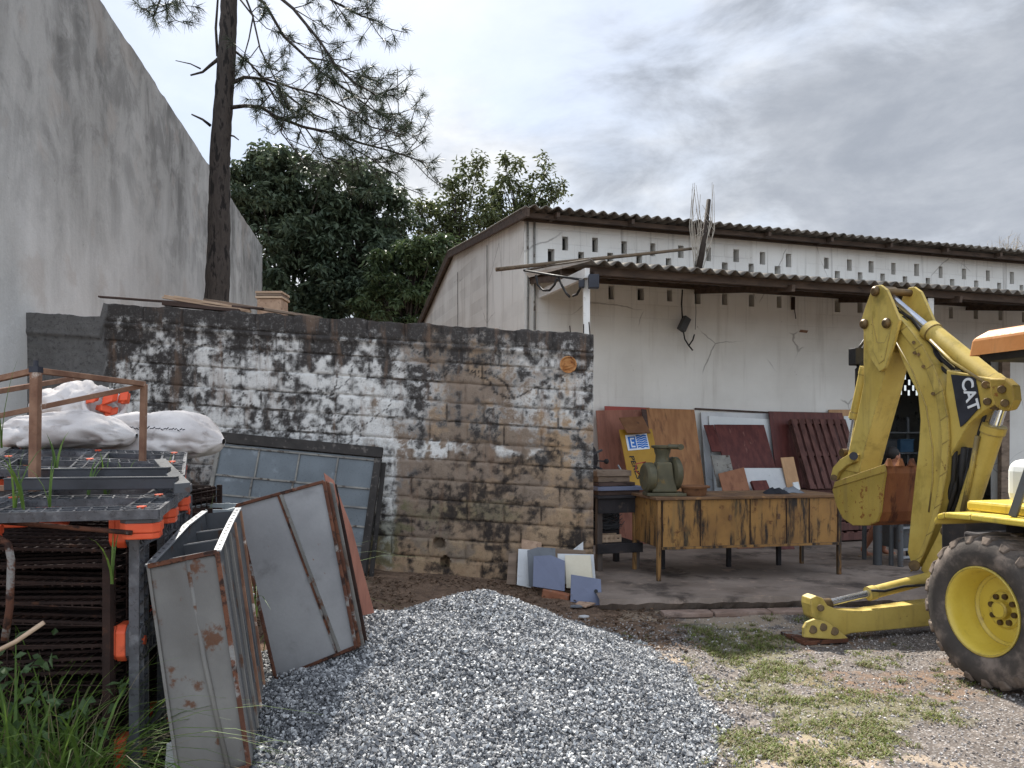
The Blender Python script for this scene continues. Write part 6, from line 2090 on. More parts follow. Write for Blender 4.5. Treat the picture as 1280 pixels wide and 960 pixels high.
def grass():
    rng = np.random.default_rng(14)
    n = 9500
    x = rng.uniform(.7, 4.6, n); y = rng.uniform(4.0, 7.7, n)
    d = green_mask(x, y) * (.12 + .88 * sstep(.44, .62, fbm(x * 4, y * 4, 3, 91)))
    k = (rng.random(n) < d) & (pile_h(x, y) < .02)
    x, y = x[k], y[k]
    per = rng.integers(6, 26, len(x))
    sz = np.repeat(rng.uniform(.008, .035, len(x)), per)
    x = np.repeat(x, per) + rng.normal(size=per.sum()) * sz; y = np.repeat(y, per) + rng.normal(size=per.sum()) * sz
    z = ground_h(x, y) + (fbm(x * 1.3, y * 1.3, 3, 2) - 0.5) * 0.05 - .01
    m = len(x)
    dry = rng.random(m) < .5
    B = np.stack([x, y, z], 1)
    tag(blades('short_grass', B[~dry], rng.uniform(.018, .06, (~dry).sum()), rng.uniform(.0022, .005, (~dry).sum()), rng.uniform(.4, 1.3, (~dry).sum()), M['grass_green'], rng, 3), 'patchy short yellow green grass in the gravel', 'grass', kind='stuff')
    tag(blades('dry_grass', B[dry], rng.uniform(.02, .05, dry.sum()), rng.uniform(.002, .004, dry.sum()), rng.uniform(.5, 1.4, dry.sum()), M['grass_dry'], rng, 3), 'dry straw coloured grass among the yard stones', 'grass', kind='stuff')
    # litter of leaves below the block wall
    n = 5200
    x = rng.uniform(-3.5, 1.6, n); y = rng.uniform(6.4, 9.05, n)
    k = (fbm(x * 2, y * 2, 3, 15) > .42) & (y < 8.0 + .9 * (x < .9))
    x, y = x[k], y[k]
    m = len(x)
    C = np.stack([x, y, ground_h(x, y) + (fbm(x * 1.3, y * 1.3, 3, 2) - 0.5) * 0.05 + rng.uniform(.0, .02, m)], 1)
    Nn = rng.normal(size=(m, 3)) * .35 + np.array([0, 0, 1]); Nn /= np.linalg.norm(Nn, axis=1, keepdims=True)
    V, Fq = leaf_quads(C, Nn, rng.normal(size=(m, 3)), rng.uniform(.03, .08, m), rng.uniform(.012, .03, m))
    tag(npmesh('leaf_litter', V, Fq, M['litter']), 'brown dead leaves and bark bits below the block wall', 'leaf litter', kind='stuff')
    # tall rank grass in the left corner
    def bunch(n, x0, x1, y0, y1, h0, h1, z=0.0):
        cx = rng.uniform(x0, x1, n); cy = rng.uniform(y0, y1, n)
        return np.stack([cx, cy, np.full(n, z)], 1), rng.uniform(h0, h1, n)
    B1, h1 = bunch(480, -2.5, -1.75, 3.05, 3.42, .55, 1.25)
    B2, h2 = bunch(120, -1.75, -1.5, 3.3, 4.2, .25, .55)
    B3, h3 = bunch(60, -2.5, -1.75, 5.0, 6.4, 1.0, 1.5, .15)
    B = np.concatenate([B1, B2, B3]); h = np.concatenate([h1, h2, h3])
    tag(blades('tall_grass', B, h, rng.uniform(.004, .010, len(B)), rng.uniform(.3, 1.1, len(B)), M['grass_tall'], rng, 7), 'tall rank grass growing round the rusty cage', 'grass', kind='stuff')
    B1, h1 = bunch(330, -2.5, -1.72, 3.05, 3.42, .35, 1.05)
    tag(blades('dry_stalks', B1, h1, rng.uniform(.0015, .004, len(B1)), rng.uniform(.2, 1.2, len(B1)), M['grass_dry'], rng, 6), 'thin dry stalks before the rusty cage', 'grass', kind='stuff')
    # bright blades that push up through the pallets, low weeds
    P0 = [(2, 520, 3.35, .34), (18, 610, 3.4, .28), (30, 610, 3.4, .25), (132, 600, 4.1, .26), (155, 590, 4.3, .2), (140, 690, 3.38, .16), (205, 600, 4.5, .34), (62, 600, 3.5, .2), (110, 590, 3.9, .2), (70, 560, 4.2, .2)]
    B = np.array([list(P(a, b + 40, y)) for a, b, y, _ in P0 for _k in range(3)]); hh = np.array([v for *_, v in P0 for _k in range(3)]) * rng.uniform(.7, 1.1, 30) + .12
    tag(blades('pallet_grass', B, hh, rng.uniform(.005, .009, 30), rng.uniform(.1, .45, 30), M['grass_tall'], rng, 5), 'bright green blades pushing up through the black pallets', 'grass', kind='stuff')
    n = 420
    C = np.stack([rng.uniform(-2.5, -1.7, n), rng.uniform(3.1, 3.5, n), rng.uniform(.25, .95, n) ** 1.3], 1)
    k = fbm(C[:, 0] * 6, C[:, 2] * 6, 3, 5) > .52
    C = C[k]; n = len(C)
    Nn = rng.normal(size=(n, 3)) * .5 + np.array([0, -.6, .7]); Nn /= np.linalg.norm(Nn, axis=1, keepdims=True)
    V, Fq = leaf_quads(C, Nn, rng.normal(size=(n, 3)) + np.array([0, 0, -.4]), rng.uniform(.03, .08, n), rng.uniform(.02, .045, n))
    tag(npmesh('weeds', V, Fq, M['weed']), 'broad leaved dark weeds tangled in the rusty cage', 'weeds', kind='stuff')


grass()


# ------------------------------------------------------------------ the junk in the left corner
def plastic_pallet(loc, ax, ay, az, label, w=1.2, d=1.0):
    root = empty('plastic_pallet', loc, label, 'pallet', 'black plastic pallets')
    loc = Vector(loc)
    ax, ay, az = Vector(ax).normalized(), Vector(ay).normalized(), Vector(az).normalized()
    q = lambda x, y, z: loc + ax * x + ay * y + az * z
    m = MB()
    T = .036
    def rib(x0, y0, x1, y1, wd=.011, th=T, z=0.0):
        a, c = q(x0, y0, z - th / 2), q(x1, y1, z - th / 2)
        m.bar(a, c, wd, th, up=az)
    rw = .16
    def ladder_x(yc, x0, x1):
        for k, o in enumerate((-rw / 2 + .006, 0, rw / 2 - .006)): rib(x0, yc + o, x1, yc + o, .012 if k != 1 else .008, z=-.0006 * k)
        for x in np.arange(x0 + .03, x1, .062): rib(x, yc - rw / 2 + .013, x + .02, yc + rw / 2 - .013, .008, z=-.003)
    def ladder_y(xc, y0, y1):
        for k, o in enumerate((-rw / 2 + .006, 0, rw / 2 - .006)): rib(xc + o, y0, xc + o, y1, .012 if k != 1 else .008, z=-.0018 - .0006 * k)
        for y in np.arange(y0 + .03, y1, .062): rib(xc - rw / 2 + .013, y, xc + rw / 2 - .013, y + .02, .008, z=-.0045)
    for yc in (rw / 2, d / 2, d - rw / 2): ladder_x(yc, 0.0, w)
    for xc in (rw / 2, w / 2, w - rw / 2): ladder_y(xc, .012, d - .012)
    # side skirts
    for y in (-.004, d + .004): rib(-.004, y, w + .004, y, .008, .042, .0012)
    for x in (-.004, w + .004): rib(x, .004, x, d - .004, .008, .042, .0005)
    # rosettes where the feet are screwed on
    cs = [(x, y) for x in (rw / 2, w / 2, w - rw / 2) for y in (rw / 2, d / 2, d - rw / 2)]
    for x, y in cs:
        m.lathe([(-.03, .066), (.002, .066), (.002, .076), (-.03, .076)], q(x, y, 0), az, 20, closed=True)
        for k in range(8):
            a = k * math.pi / 4
            rib(x + .025 * math.cos(a), y + .025 * math.sin(a), x + .068 * math.cos(a), y + .068 * math.sin(a), .010, .02, .0035)
    m.build('deck', M['black_plastic'], root)
    for x, y in cs:
        f = MB()
        rx, ry, c = .085, .07, .03
        ring = [(-rx + c, -ry), (rx - c, -ry), (rx, -ry + c), (rx, ry - c), (rx - c, ry), (-rx + c, ry), (-rx, ry - c), (-rx, -ry + c)]
        f.prism([q(x + a, y + b, -.062) for a, b in ring], -az * .044)
        f.prism([q(x + a * .93, y + b * .93, -.107) for a, b in ring], -az * .028)
        f.build('foot', M['orange'], root, bevel=.006)
        f = MB(); f.prism([q(x + a * .96, y + b * .96, -.046) for a, b in ring], -az * .015); f.build('foot_collar', M['black_plastic'], root)
        f = MB(); f.cyl(q(x, y, -.02), q(x, y, .006), .022, 8); f.build('foot_screw', M['orange'], root)
    return root


def left_corner():
    ux = Vector((-1, .05, 0)).normalized()
    # standing pallet, deck to the yard
    dy = Vector((-.17, .985, 0)).normalized()
    plastic_pallet((-1.70, 3.50, .25), (0, 0, 1), dy, (dy.y, -dy.x, 0), 'black plastic pallet standing on edge with orange feet turned to the cage', 1.2, 1.0)
    # lying pallets
    plastic_pallet(P(197, 637, 3.40), (-.966, -.258, .0), (-.258, .966, .055), (0, -.055, 1), 'black plastic pallet lying flat on the rusty cage, nearest to the yard', w=1.45)
    a, b = P(229, 594, 4.25), P(233, 563, 5.25)
    ay = (b - a).normalized(); ax = Vector((-1, .05, .03)).normalized(); az = ay.cross(ax) * -1
    if az.z < 0: az = -az
    plastic_pallet(a, ax, ay, az, 'black plastic pallet lying tilted under the white sacks')
    a2 = a + Vector((-.1, -.05, -.16))
    plastic_pallet(a2, Vector((-1, .0, .01)), ay, az, 'black plastic pallet lying just beneath the tilted one')

    # rusty cages, full of wire shelves
    def cage(loc, label, w=1.15, d=1.2, h=1.28):
        root = empty('rusty_cage', loc, label, 'cage', 'rusty wire cages')
        o = Vector(loc)
        q = lambda x, y, z: o + Vector((x, y, z))
        for x in (0, w):
            for y in (0, d):
                m = MB(); m.bar(q(x, y, 0), q(x, y, h), .035, .035, up=(1, 0, 0)); m.build('post', M['rust_dark'], root)
        rj = random.Random(17)
        for k, z0 in enumerate(np.arange(.08, h, .085)):
            m = MB()
            z = z0 + rj.uniform(-.03, .03)
            tl_ = rj.uniform(-.05, .05)
            zz_ = lambda x: z + tl_ * (x / w - .5)
            for x in np.arange(.03, w, .045): m.bar(q(x, .02, zz_(x)), q(x, d - .02, zz_(x)), .008, .008)
            for y in np.arange(.03, d, .13): m.bar(q(.02, y, zz_(0) + .008), q(w - .02, y, zz_(w) + .008), .012, .012)
            m.box(q(w / 2, d * .56, z - .012), (w - .04, d * .82, .012))
            m.build('wire_shelf', M['rust_dark'], root)
        m = MB()
        for x in np.arange(.2, w, .5): m.bar(q(x, -.01, .02), q(x, -.01, h - .02), .005, .005, up=(1, 0, 0))
        for z in np.arange(.05, h, .09): m.tube([q(.018, -.017, z), q(w * rj.uniform(.3, .7), -.017 - rj.uniform(0, .02), z + rj.uniform(-.02, .02)), q(w - .018, -.017, z + rj.uniform(-.015, .015))], .003, 4)
        m.build('front_mesh', M['rust_dark'], root)
        for x in (0, w):
            m = MB()
            for y in np.arange(.06, d, .11): m.bar(q(x, y, .02), q(x, y, h - .02), .007, .007, up=(1, 0, 0))
            for z in np.arange(.05, h, .052): m.bar(q(x + .008, .018, z), q(x + .008, d - .018, z), .006, .006)
            m.build('side_mesh', M['rust_dark'], root)
        m = MB(); m.box(q(w / 2, d - .012, h / 2), (w - .05, .012, h - .03)); m.build('back_sheet', M['rust_dark'], root)
        return root
    c = cage((-2.98, 3.48, 0.0), 'rusty wire cage full of wire shelves under the nearest flat pallet')
    c2 = copy_tree(c); c2.location = (-3.55, 5.1, .12); c2['label'] = 'rusty wire cage carrying the white sacks by the block wall'
    c3 = copy_tree(c); c3.location = (-3.0 - .15, 4.72 + .1, .04); c3.scale = (1, .22, 1); c3['label'] = 'narrow rusty wire cage under the tilted black pallet'
    # loose bars
    m = MB(); m.tube([P(-30, 650, 3.36), P(60, 657, 3.36), P(165, 666, 3.38)], .011, 7); tag(m.build('rusty_bar', M['rust'], smooth=True), 'thin straight rusty bar running across the cage front', 'bar')
    m = MB(); m.tube([P(-40, 668, 3.3), P(-5, 671, 3.3), P(10, 680, 3.3), P(14, 700, 3.3), P(12, 760, 3.3), P(6, 800, 3.3)], .016, 8); tag(m.build('bent_bar', M['rust'], smooth=True), 'thick bent rusty bar hooking down before the cage', 'bar')
    m = MB(); m.tube([P(-20, 822, 3.25), P(20, 802, 3.27), P(55, 778, 3.3)], .010, 7); tag(m.build('dry_stick', M['wood_pale'], smooth=True), 'dry brown stick leaning low in the grass', 'stick')

    # black channel frame lying on the pallets
    r = empty('black_channel_frame', P(120, 604, 3.8), 'black steel channel frame lying across the flat pallets', 'frame')
    for (a, ya), (b, yb) in ((((8, 606), 3.72), ((222, 604), 3.78)), (((40, 594), 3.98), ((212, 592), 4.02))):
        m = MB(); p0, p1 = P(a[0], a[1], ya), P(b[0], b[1], yb)
        m.bar(p0, p1, .05, .055); m.build('channel', M['black_beam'], r, bevel=.004)
        m = MB(); m.bar(p0 + Vector((0, -.004, .031)), p1 + Vector((0, -.004, .031)), .05, .006); m.build('channel_lip', M['steel_dark'], r)
    m = MB(); m.hexa([P(192, 574, 4.4), P(207, 573, 4.4), P(238, 603, 3.72), P(218, 605, 3.72)], [p - Vector((0, 0, .05)) for p in (P(192, 574, 4.4), P(207, 573, 4.4), P(238, 603, 3.72), P(218, 605, 3.72))]); m.build('end_plate', M['steel_dark'], r, bevel=.003)

    # rusty tube frame
    r = empty('rusty_tube_frame', P(45, 612, 3.9), 'rusty square tube frame standing on the pallets', 'frame')
    A, A0 = P(45, 463, 3.9), P(43, 614, 3.9)
    B, B0 = P(180, 480, 4.75), P(178, 585, 4.75)
    D, D0 = P(-60, 487, 4.1), P(-62, 620, 4.1)
    E = P(95, 470, 5.4)
    for p, q_, w in ((A, A0, .042), (B, B0, .034), (D, D0, .034)):
        m = MB(); m.bar(q_, p, w, w, up=(1, 0, 0)); m.build('post', M['rust_pale'], r, bevel=.003)
    for p, q_ in ((A, B), (A, D), (D + Vector((0, .3, .0)), P(110, 470, 5.2)), (P(-40, 528, 4.2), B - Vector((0, 0, .01))), (A0 + Vector((0, 0, .02)), P(-62, 612, 4.0))):
        m = MB(); m.bar(p, q_, .03, .03); m.build('rail', M['rust_pale'], r, bevel=.003)
    m = MB(); m.tube([A, A + Vector((0, 0, .05))], .012, 8); m.box(A + Vector((0, 0, .004)), (.046, .046, .03)); m.build('post_cap', M['black_box'], r)

    # white woven sacks
    def sack(label, c, dims, rz, seed, tilt=0.0, open_=False):
        c = Vector(c)
        nu, nv = 72, 44
        vs = []
        for i in range(nu):
            a = 2 * math.pi * i / nu
            for j in range(nv + 1):
                t = math.pi * j / nv
                # superellipsoid along x, tied end pinched
                cx = -math.cos(t)
                ring = max(0.0, 1 - abs(cx) ** 3.2) ** .6
                if cx > .72: ring = max(.10, ring * (1 - (cx - .72) * 1.2))
                y, z = math.cos(a) * ring, math.sin(a) * ring
                if z < -.35: z = -.35 + (z + .35) * .3
                f = float(fbm(cx * 2.2 + seed, math.sin(a) * 1.3 + seed, 4, 6)) - .5
                g = float(fbm(cx * 1.2 + seed * 2, math.cos(a) * 5 + 9, 4, 8)) - .5
                rdg = abs(float(fbm(cx * 1.6 + seed + y * .8, z * 2.2 + y * 2.0, 3, 9)) - .5) * 2
                rd2 = abs(float(fbm(cx * 4.0 - y * 3.0, z * 4.0 + seed, 3, 19)) - .5) * 2
                k = 1 + f * .30 + g * .12 - .24 * (1 - rdg) ** 6 - .05 * (1 - rd2) ** 6
                vs.append((cx * dims[0], y * dims[1] * k, z * dims[2] * k))
        R = Matrix.Rotation(rz, 4, 'Z') @ Matrix.Rotation(tilt, 4, 'Y')
        vs = [R @ Vector(v) + c for v in vs]
        N = nv + 1
        fs = [(i * N + j, ((i + 1) % nu) * N + j, ((i + 1) % nu) * N + j + 1, i * N + j + 1) for i in range(nu) for j in range(nv)]
        m = MB(); m.add(vs, fs)
        return tag(m.build('white_sack', M['sack'], smooth=True), label, 'sack', 'white sacks on the junk')
    s1 = sack('white woven sack with sewn seam lying nearest the window frame', P(197, 552, 5.7), (.52, .30, .23), -.12, 3)
    m = MB()
    rr = random.Random(3)
    for k in range(24):
        p = P(150 + k * 3.4, 534 + (k * .15), 5.41)
        m.bar(p, p + Vector((.016, 0, rr.uniform(-.012, .016))), .006, .006)
    m.build('stitched_seam', M['cloth_dark'], s1)
    sack('white woven sack slumped on the tilted pallet behind the rusty post', P(85, 545, 5.35), (.46, .30, .18), .1, 7)
    s3 = sack('open white sack spilling orange plastic bits at the back', P(98, 515, 6.2), (.36, .32, .27), 2.6, 11, .1)
    cc = P(131, 512, 5.98)
    m = MB(); m.lathe([(.0, .14), (.05, .16), (.08, .135), (.05, .12), (.0, .10)], cc, (.35, -.6, .55), 26); m.build('sack_mouth', M['sack'], s3, smooth=True)
    for k in range(9):
        m = MB(); p = cc + Vector((rr.uniform(-.13, .2), rr.uniform(-.12, .02), rr.uniform(-.05, .10)))
        m.box(p, (rr.uniform(.05, .1), .06, rr.uniform(.03, .07)), (math.cos(k), math.sin(k), .3), (-math.sin(k), math.cos(k), .1), (0, .3, 1))
        tag(m.build('orange_block', M['orange'], bevel=.008), 'orange plastic block spilling from the open white sack', 'block', 'orange blocks in the open sack')

    # stacked plastic crates past the sacks
    z = .17
    for k, (mt, w, lab) in enumerate((('redpl', .36, 'red plastic crate at the bottom of the crate stack'), ('greypl', .38, 'pale grey plastic crate second in the crate stack'), ('bluepl', .36, 'blue plastic crate in the middle of the crate stack'), ('redpl', .37, 'red plastic crate just below the top crate'), ('greypl', .36, 'pale grey plastic crate on top of the stack'))):
        c = Vector((-2.28 + .02 * (k % 2), 5.9, z))
        r = empty('plastic_crate', c, lab, 'crate', 'stacked plastic crates')
        h = .21
        for sx, sy, lx, ly in ((0, -1, w, .014), (0, 1, w, .014), (-1, 0, .014, .5), (1, 0, .014, .5)):
            m = MB()
            for zz in (.02, .075, .13, .185): m.box(c + Vector((sx * w / 2, sy * .25, zz)), (lx + .014, ly, .034))
            m.box(c + Vector((sx * w / 2 * 1.001, sy * .25, h / 2)), (max(.03, lx * .12), max(.016, ly * .12), h - .01))
            m.build('crate_side', M[mt], r, bevel=.003)
        m = MB(); m.box(c + Vector((0, 0, .006)), (w - .03, .46, .01)); m.build('crate_bottom', M[mt], r)
        z += h + .012


left_corner()


# ------------------------------------------------------------------ grey steel troughs and panels
def trough():
    """the deep open-topped steel unit whose front sheet faces the camera"""
    TL, TR, BR, BL = P(186, 708, 3.55), P(272, 690, 3.60), P(312, 957, 3.42), P(226, 985, 3.38)
    Dp = P(256, 642, 4.35) - P(186, 708, 3.55)
    DR = P(298, 638, 4.35) - TR
    root = empty('steel_trough', BL, 'deep open grey steel trough with rust stained front beside the pallets', 'trough')
    nn = (TR - TL).cross(BL - TL).normalized()
    if nn.y > 0: nn = -nn
    def sheet(name, a, b, c, d, mt, th=.008, par=root):
        n_ = (b - a).cross(d - a).normalized() * th
        m = MB(); m.hexa([a, b, c, d], [p - n_ for p in (a, b, c, d)])
        return m.build(name, mt, par)
    nsub = 26
    m = MB()
    # front sheet: slightly dented
    vs = []
    for i in range(nsub + 1):
        for j in range(nsub + 1):
            u, v = i / nsub, j / nsub
            p = (TL * (1 - u) + TR * u) * (1 - v) + (BL * (1 - u) + BR * u) * v
            p = p - nn * (.016 * (float(fbm(u * 2.4, v * 4, 3, 44)) - .5) * 2 * math.sin(math.pi * u))
            vs.append(p)
    N = nsub + 1
    m.add(vs, [(i * N + j, (i + 1) * N + j, (i + 1) * N + j + 1, i * N + j + 1) for i in range(nsub) for j in range(nsub)])
    fr = m.build('front_sheet', M['steel_worn'], root, smooth=True)
    s_ = fr.modifiers.new('solid', 'SOLIDIFY'); s_.thickness = .006
    # pressed rib and edge strips
    m = MB(); m.tube([TL.lerp(TR, .56) + nn * .006, TL.lerp(TR, .56).lerp(BL.lerp(BR, .62), .5) + nn * .004, BL.lerp(BR, .70) + nn * .006], .012, 8); m.build('pressed_rib', M['steel_worn'], fr, smooth=True)
    for a, b, w, mt in ((TL, TR, .022, 'rust'), (TR, BR, .02, 'rust'), (TL, BL, .014, 'steel_worn'), (BL, BR, .02, 'rust')):
        m = MB(); m.bar(a + nn * .012, b + nn * .012, w, w * .8, up=nn); m.build('edge_strip', M[mt], fr, bevel=.003)
    k = lambda p, t, z=0.0: p + (DR if p in (TR, BR) else Dp) * t + Vector((0, 0, z)) + (Vector((-.02, 0, 0)) * t if p == BR else Vector())
    sheet('side_sheet', TR, k(TR, 1), k(BR, 1), BR, M['steel_dark'])
    sheet('side_sheet', k(TL, 1), TL, BL, k(BL, 1), M['steel_dark'])
    sheet('back_sheet', k(TR, 1), k(TL, 1), k(BL, 1), k(BR, 1), M['steel_dark'])
    dn = (BL - TL)
    for t in (.3, .55, .8):
        a, b = k(TL, t) + dn * .06, k(TR, t) + dn * .06
        sheet('divider', a, b, b + dn * .75, a + dn * .75, M['steel_dark'])
        m = MB(); m.bar(a, b, .012, .016); m.build('divider_lip', M['steel_grey'], root)
    sheet('floor_sheet', k(TL, .02) + dn * .5, k(TR, .02) + dn * .5 - (TR - TL) * .06, k(TR, .98) + dn * .5 - (TR - TL) * .06, k(TL, .98) + dn * .5, M['steel_dark'])
    # bright punched rim strips, bent at the near end
    for a, side in ((TL, -1), (TR, 1)):
        m = MB()
        pts = [k(a, -.01, .006), k(a, .3, .016), k(a, .62, .03 if side < 0 else .02), k(a, 1.0, .012)]
        for i in range(3):
            m.bar(pts[i], pts[i + 1], .034, .010)
        st = m.build('rim_strip', M['galv'], root, bevel=.002)
        h = MB()
        for i in range(13):
            t = .04 + i * .073
            seg = min(2, int(t * 3)); p = pts[seg].lerp(pts[seg + 1], t * 3 - seg)
            h.cyl(p + Vector((0, 0, .0052)), p + Vector((0, 0, .0064)), .007, 8)
        h.build('punched_holes', M['ink'], st)
    # flanges down the visible side
    rt = (TR - TL).normalized()
    for t, w in ((.16, .010), (.40, .012), (.66, .012), (.98, .014)):
        m = MB(); m.bar(k(TR, t) + rt * .012, k(BR, t) + rt * .012, w, .016, up=rt); m.build('side_flange', M['rust_pale'] if t > .5 else M['steel_worn'], root, bevel=.002)
    # a white board end at its foot
    slab_px('white_offcut', 'small white strip of board at the foot of the steel trough', 'offcut', [(208, 930), (217, 926), (222, 985), (204, 985)], [3.5] * 4, .01, M['white_board'])


trough()


def steel_panels():
    base = [(296, 632), (405, 602), (445, 808), (345, 849)]
    Y = [4.95, 5.0, 4.85, 4.8]
    labs = ['flat grey steel panel with rusty rim facing the camera, in front of its stack', 'grey steel panel second in the stack of rimmed panels', 'grey steel panel third in the stack of rimmed panels', 'grey steel panel at the back of the stack next to the reddish board']
    TL, TR, BR, BL = [P(a, b, y) for (a, b), y in zip(base, Y)]
    nn = (TR - TL).cross(BL - TL).normalized()
    if nn.y > 0: nn = -nn
    src = None
    for k in range(4):
        if src is None:
            src = empty('rimmed_sheet', BL, labs[0], 'panel', 'stacked grey steel panels')
            m = MB(); m.hexa([TL, TR, BR, BL], [p - nn * .006 for p in (TL, TR, BR, BL)]); sh = m.build('sheet', M['steel_grey'], src)
            for a, b in ((TL, TR), (TR, BR), (BR, BL), (BL, TL)):
                m = MB(); m.bar(a + nn * .004, b + nn * .004, .02, .024, up=nn); m.build('rim', M['rust'], src, bevel=.003)
            a, b = TL.lerp(TR, .46), BL.lerp(BR, .54)
            a = TL.lerp(TR, .50); b = BL.lerp(BR, .80)
            m = MB(); m.bar(a + nn * .008, b + nn * .008, .02, .014, up=nn); m.build('stiffener', M['steel_worn'], src, bevel=.003)
            m = MB(); m.bar(a + nn * .005 - (TR - TL).normalized() * .018, b + nn * .005 - (TR - TL).normalized() * .018, .014, .006, up=nn); m.build('rust_line', M['rust'], src)
        else:
            d = copy_tree(src)
            d.location = src.location + (TR - TL).normalized() * .016 * k - nn * (.05 * k) + Vector((0, 0, -.006 * k))
            d['label'] = labs[k]
            for ch in [c for c in bpy.data.objects if c.parent == d]:
                if ch.name.startswith('rim') and k < 4:
                    ch.data = ch.data.copy(); ch.data.materials[0] = M[('rust', 'steel_worn', 'rust_dark')[k - 1]]
                if ch.name.startswith('sheet'):
                    ch.data = ch.data.copy(); ch.data.materials[0] = M['steel_dark']
    # reddish board behind them
    o = (TR - TL).normalized() * .12 - nn * .36
    slab_px('reddish_board', 'long reddish pointed board leaning behind the grey panels', 'board', [(405, 591), (417, 600), (440, 660), (468, 766), (448, 771), (425, 690)], [5.12, 5.14, 5.12, 5.07, 5.05, 5.07], .014, M['pinkish_board'])


steel_panels()


# ------------------------------------------------------------------ old window frame against the wall
def window_frame():
    TL, TR, BR = P(277, 542, 8.86), P(477, 561, 8.92), P(455, 717, 8.58)
    BL = TL + (BR - TR)
    root = empty('old_window_frame', BL, 'large old window frame with dusty panes leaning on the block wall', 'window')
    ex, ey = TR - TL, BL - TL
    nn = ex.cross(ey).normalized()
    if nn.y > 0: nn = -nn
    q = lambda u, v, k=0.0: TL + ex * u + ey * v + nn * k
    m = MB(); m.hexa([q(.01, .08, -.01), q(.97, .08, -.01), q(.97, 1, -.01), q(.01, 1, -.01)], [q(.01, .08, -.016), q(.97, .08, -.016), q(.97, 1, -.016), q(.01, 1, -.016)]); m.build('panes', M['pane'], root)
    m = MB(); m.hexa([q(-.01, -.01, .03), q(1.01, -.01, .03), q(1.01, .075, .03), q(-.01, .075, .03)], [q(-.01, -.01, -.04), q(1.01, -.01, -.04), q(1.01, .075, -.04), q(-.01, .075, -.04)]); m.build('head', M['charred_frame'], root, bevel=.006)
    for u0, u1, mt in ((-.012, .012, 'old_frame'), (.965, 1.01, 'charred_frame')):
        m = MB(); m.hexa([q(u0, .08, .025), q(u1, .08, .025), q(u1, 1, .025), q(u0, 1, .025)], [q(u0, .08, -.04), q(u1, .08, -.04), q(u1, 1, -.04), q(u0, 1, -.04)]); m.build('jamb', M[mt], root, bevel=.006)
    bars = MB()
    def bar(u0, v0, u1, v1, w=.018):
        bars.bar(q(u0, v0, 0), q(u1, v1, 0), w, .022, up=nn)
    vs = [.10, .335, .49, .64, .79, .93]
    for v in vs: bar(.01, v, .965, v, .02)
    for i in range(len(vs) - 1):
        for j, u in enumerate((.25, .5, .74)):
            s = .012 * (i % 2)
            bar(u - s, vs[i] + .008, u - s, vs[i + 1] - .008, .016)
    bars.build('glazing_bars', M['old_frame'], root)
    m = MB(); m.hexa([q(.0, .965, .02), q(.99, .965, .02), q(.99, 1.0, .02), q(.0, 1.0, .02)], [q(.0, .965, -.03), q(.99, .965, -.03), q(.99, 1, -.03), q(.0, 1, -.03)]); m.build('sill', M['charred_frame'], root, bevel=.005)
    # a second dark frame behind it at the same lean
    m = MB()
    for a, b in (((.985, .12), (1.0, 1.02)), ((1.02, .1), (1.04, 1.03))):
        m.bar(q(a[0], a[1], -.09), q(b[0], b[1], -.09), .05, .04, up=nn)
    m.build('rear_jamb', M['charred_frame'], root, bevel=.004)


window_frame()


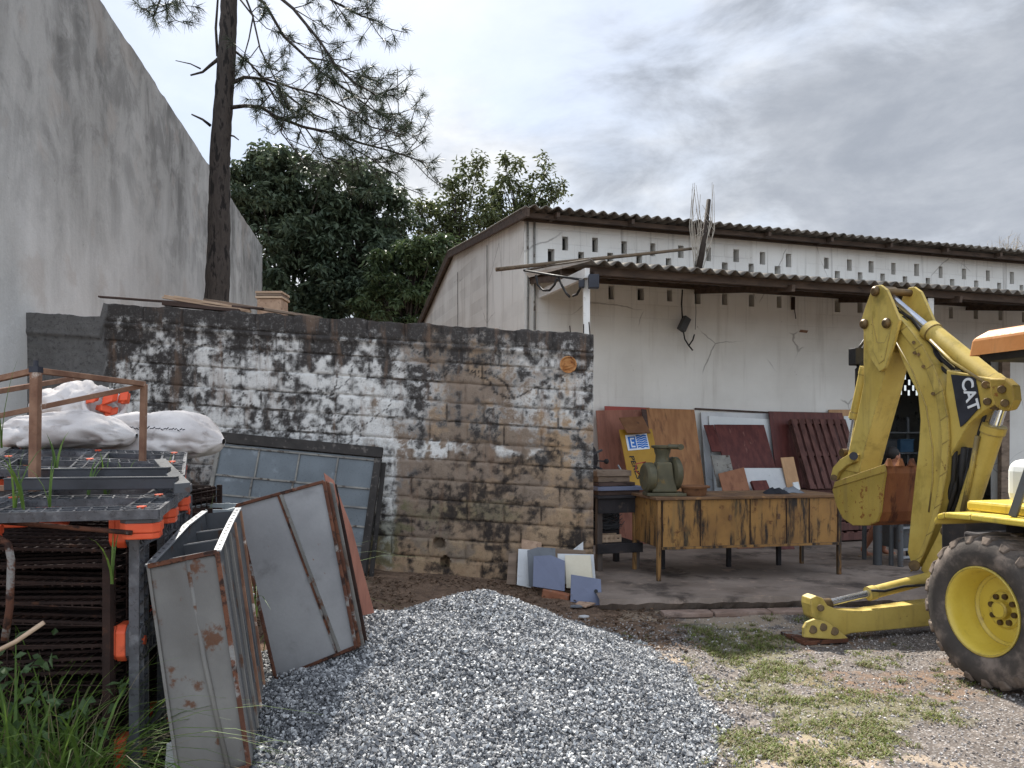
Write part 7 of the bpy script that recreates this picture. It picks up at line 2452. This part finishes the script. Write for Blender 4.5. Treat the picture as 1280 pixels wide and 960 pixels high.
# ------------------------------------------------------------------ offcuts at the free end of the block wall
def offcuts():
    G = 'offcuts heaped at the wall end'
    S_ = lambda n, l, c, px, ys, th, mt: slab_px(n, l, c, px, ys, th, M[mt], G)
    S_('speckled_tile', 'speckled beige tile standing at the back of the offcut heap', 'tile', [(652, 674), (677, 678), (677, 728), (651, 726)], [8.98, 8.98, 8.9, 8.9], .015, 'tile')
    S_('brown_offcut', 'narrow brown board end standing at the wall side of the heap', 'board', [(636, 692), (646, 691), (645, 731), (633, 730)], [8.85, 8.85, 8.74, 8.74], .02, 'wood_grey')
    S_('white_offcut', 'upright white board beside the brown board end', 'board', [(648, 686), (665, 687), (664, 735), (646, 731)], [8.8, 8.8, 8.66, 8.66], .015, 'white_board')
    S_('brown_strip', 'long brown strip lying along the back of the heap', 'strip', [(690, 685), (732, 688), (732, 730), (690, 730)], [8.92, 8.92, 8.85, 8.85], .015, 'wood_grey')
    S_('white_corner', 'white board with a pointed corner sticking up by the wall end', 'board', [(715, 688), (729, 677), (730, 735), (716, 735)], [8.95, 8.95, 8.9, 8.9], .012, 'white_board')
    S_('grey_offcut', 'dull grey broken board in the middle of the heap', 'board', [(659, 688), (672, 684), (694, 685), (696, 735), (661, 733)], [8.65, 8.65, 8.65, 8.55, 8.55], .015, 'grey_board')
    S_('cracked_board', 'white panel behind the cream panel of the heap', 'board', [(697, 692), (742, 693), (745, 730), (698, 730)], [8.72, 8.72, 8.6, 8.6], .012, 'white_board')
    S_('cream_offcut', 'cream panel with brown scratches in the offcut heap', 'board', [(706, 694), (738, 694), (741, 720), (741, 735), (708, 735)], [8.62, 8.62, 8.56, 8.5, 8.5], .012, 'cream_board')
    S_('blue_grey_offcut', 'blue grey panel with cut off corner leaning in the heap', 'board', [(667, 695), (689, 694), (706, 701), (706, 739), (666, 733)], [8.5, 8.5, 8.5, 8.36, 8.36], .016, 'blue_grey_board')
    h = S_('drilled_board', 'blue grey panel with a round hole, in front at the wall end', 'board', [(714, 718), (751, 724), (753, 758), (713, 752)], [8.34, 8.34, 8.16, 8.2], .016, 'blue_grey_board')
    c = P(745, 739, 8.235)
    m = MB(); m.lathe([(0, 0), (0, .021)], c, (0, -1, .35), 20); m.build('round_hole', M['ink'], h)
    p = [P(679, 735, 8.4), P(712, 743, 8.3)]
    m = MB(); m.bar(p[0] + Vector((0, 0, -.05)), p[1] + Vector((0, 0, -.05)), .1, .1)
    tag(m.build('brick', M['brick'], bevel=.01), 'single worn brick lying in front of the offcut heap', 'brick', G)
    rr = random.Random(6)
    for (x, y, w, mt, lab) in ((658, 741, .12, 'white_board', 'white splinter lying flat before the heap'), (672, 744, .10, 'tile', 'beige shard lying before the heap'), (731, 757, .14, 'tile', 'flat beige shard below the drilled panel'), (720, 760, .10, 'grey_board', 'grey shard lying below the drilled panel'), (729, 773, .07, 'white_board', 'tiny white chip on the soil before the slab')):
        Yg = (CAM_Z - .02) * F / (y - HY)
        c = P(x, y, Yg)
        m = MB(); m.prism([c + Vector((math.cos(a) * w * rr.uniform(.5, 1), math.sin(a) * w * rr.uniform(.4, .8), rr.uniform(0, .015))) for a in (0, 1.1, 2.2, 3.4, 4.7)], Vector((0, 0, .015)))
        tag(m.build('shard', M[mt], bevel=.002), lab, 'shard', 'shards before the offcut heap')


offcuts()
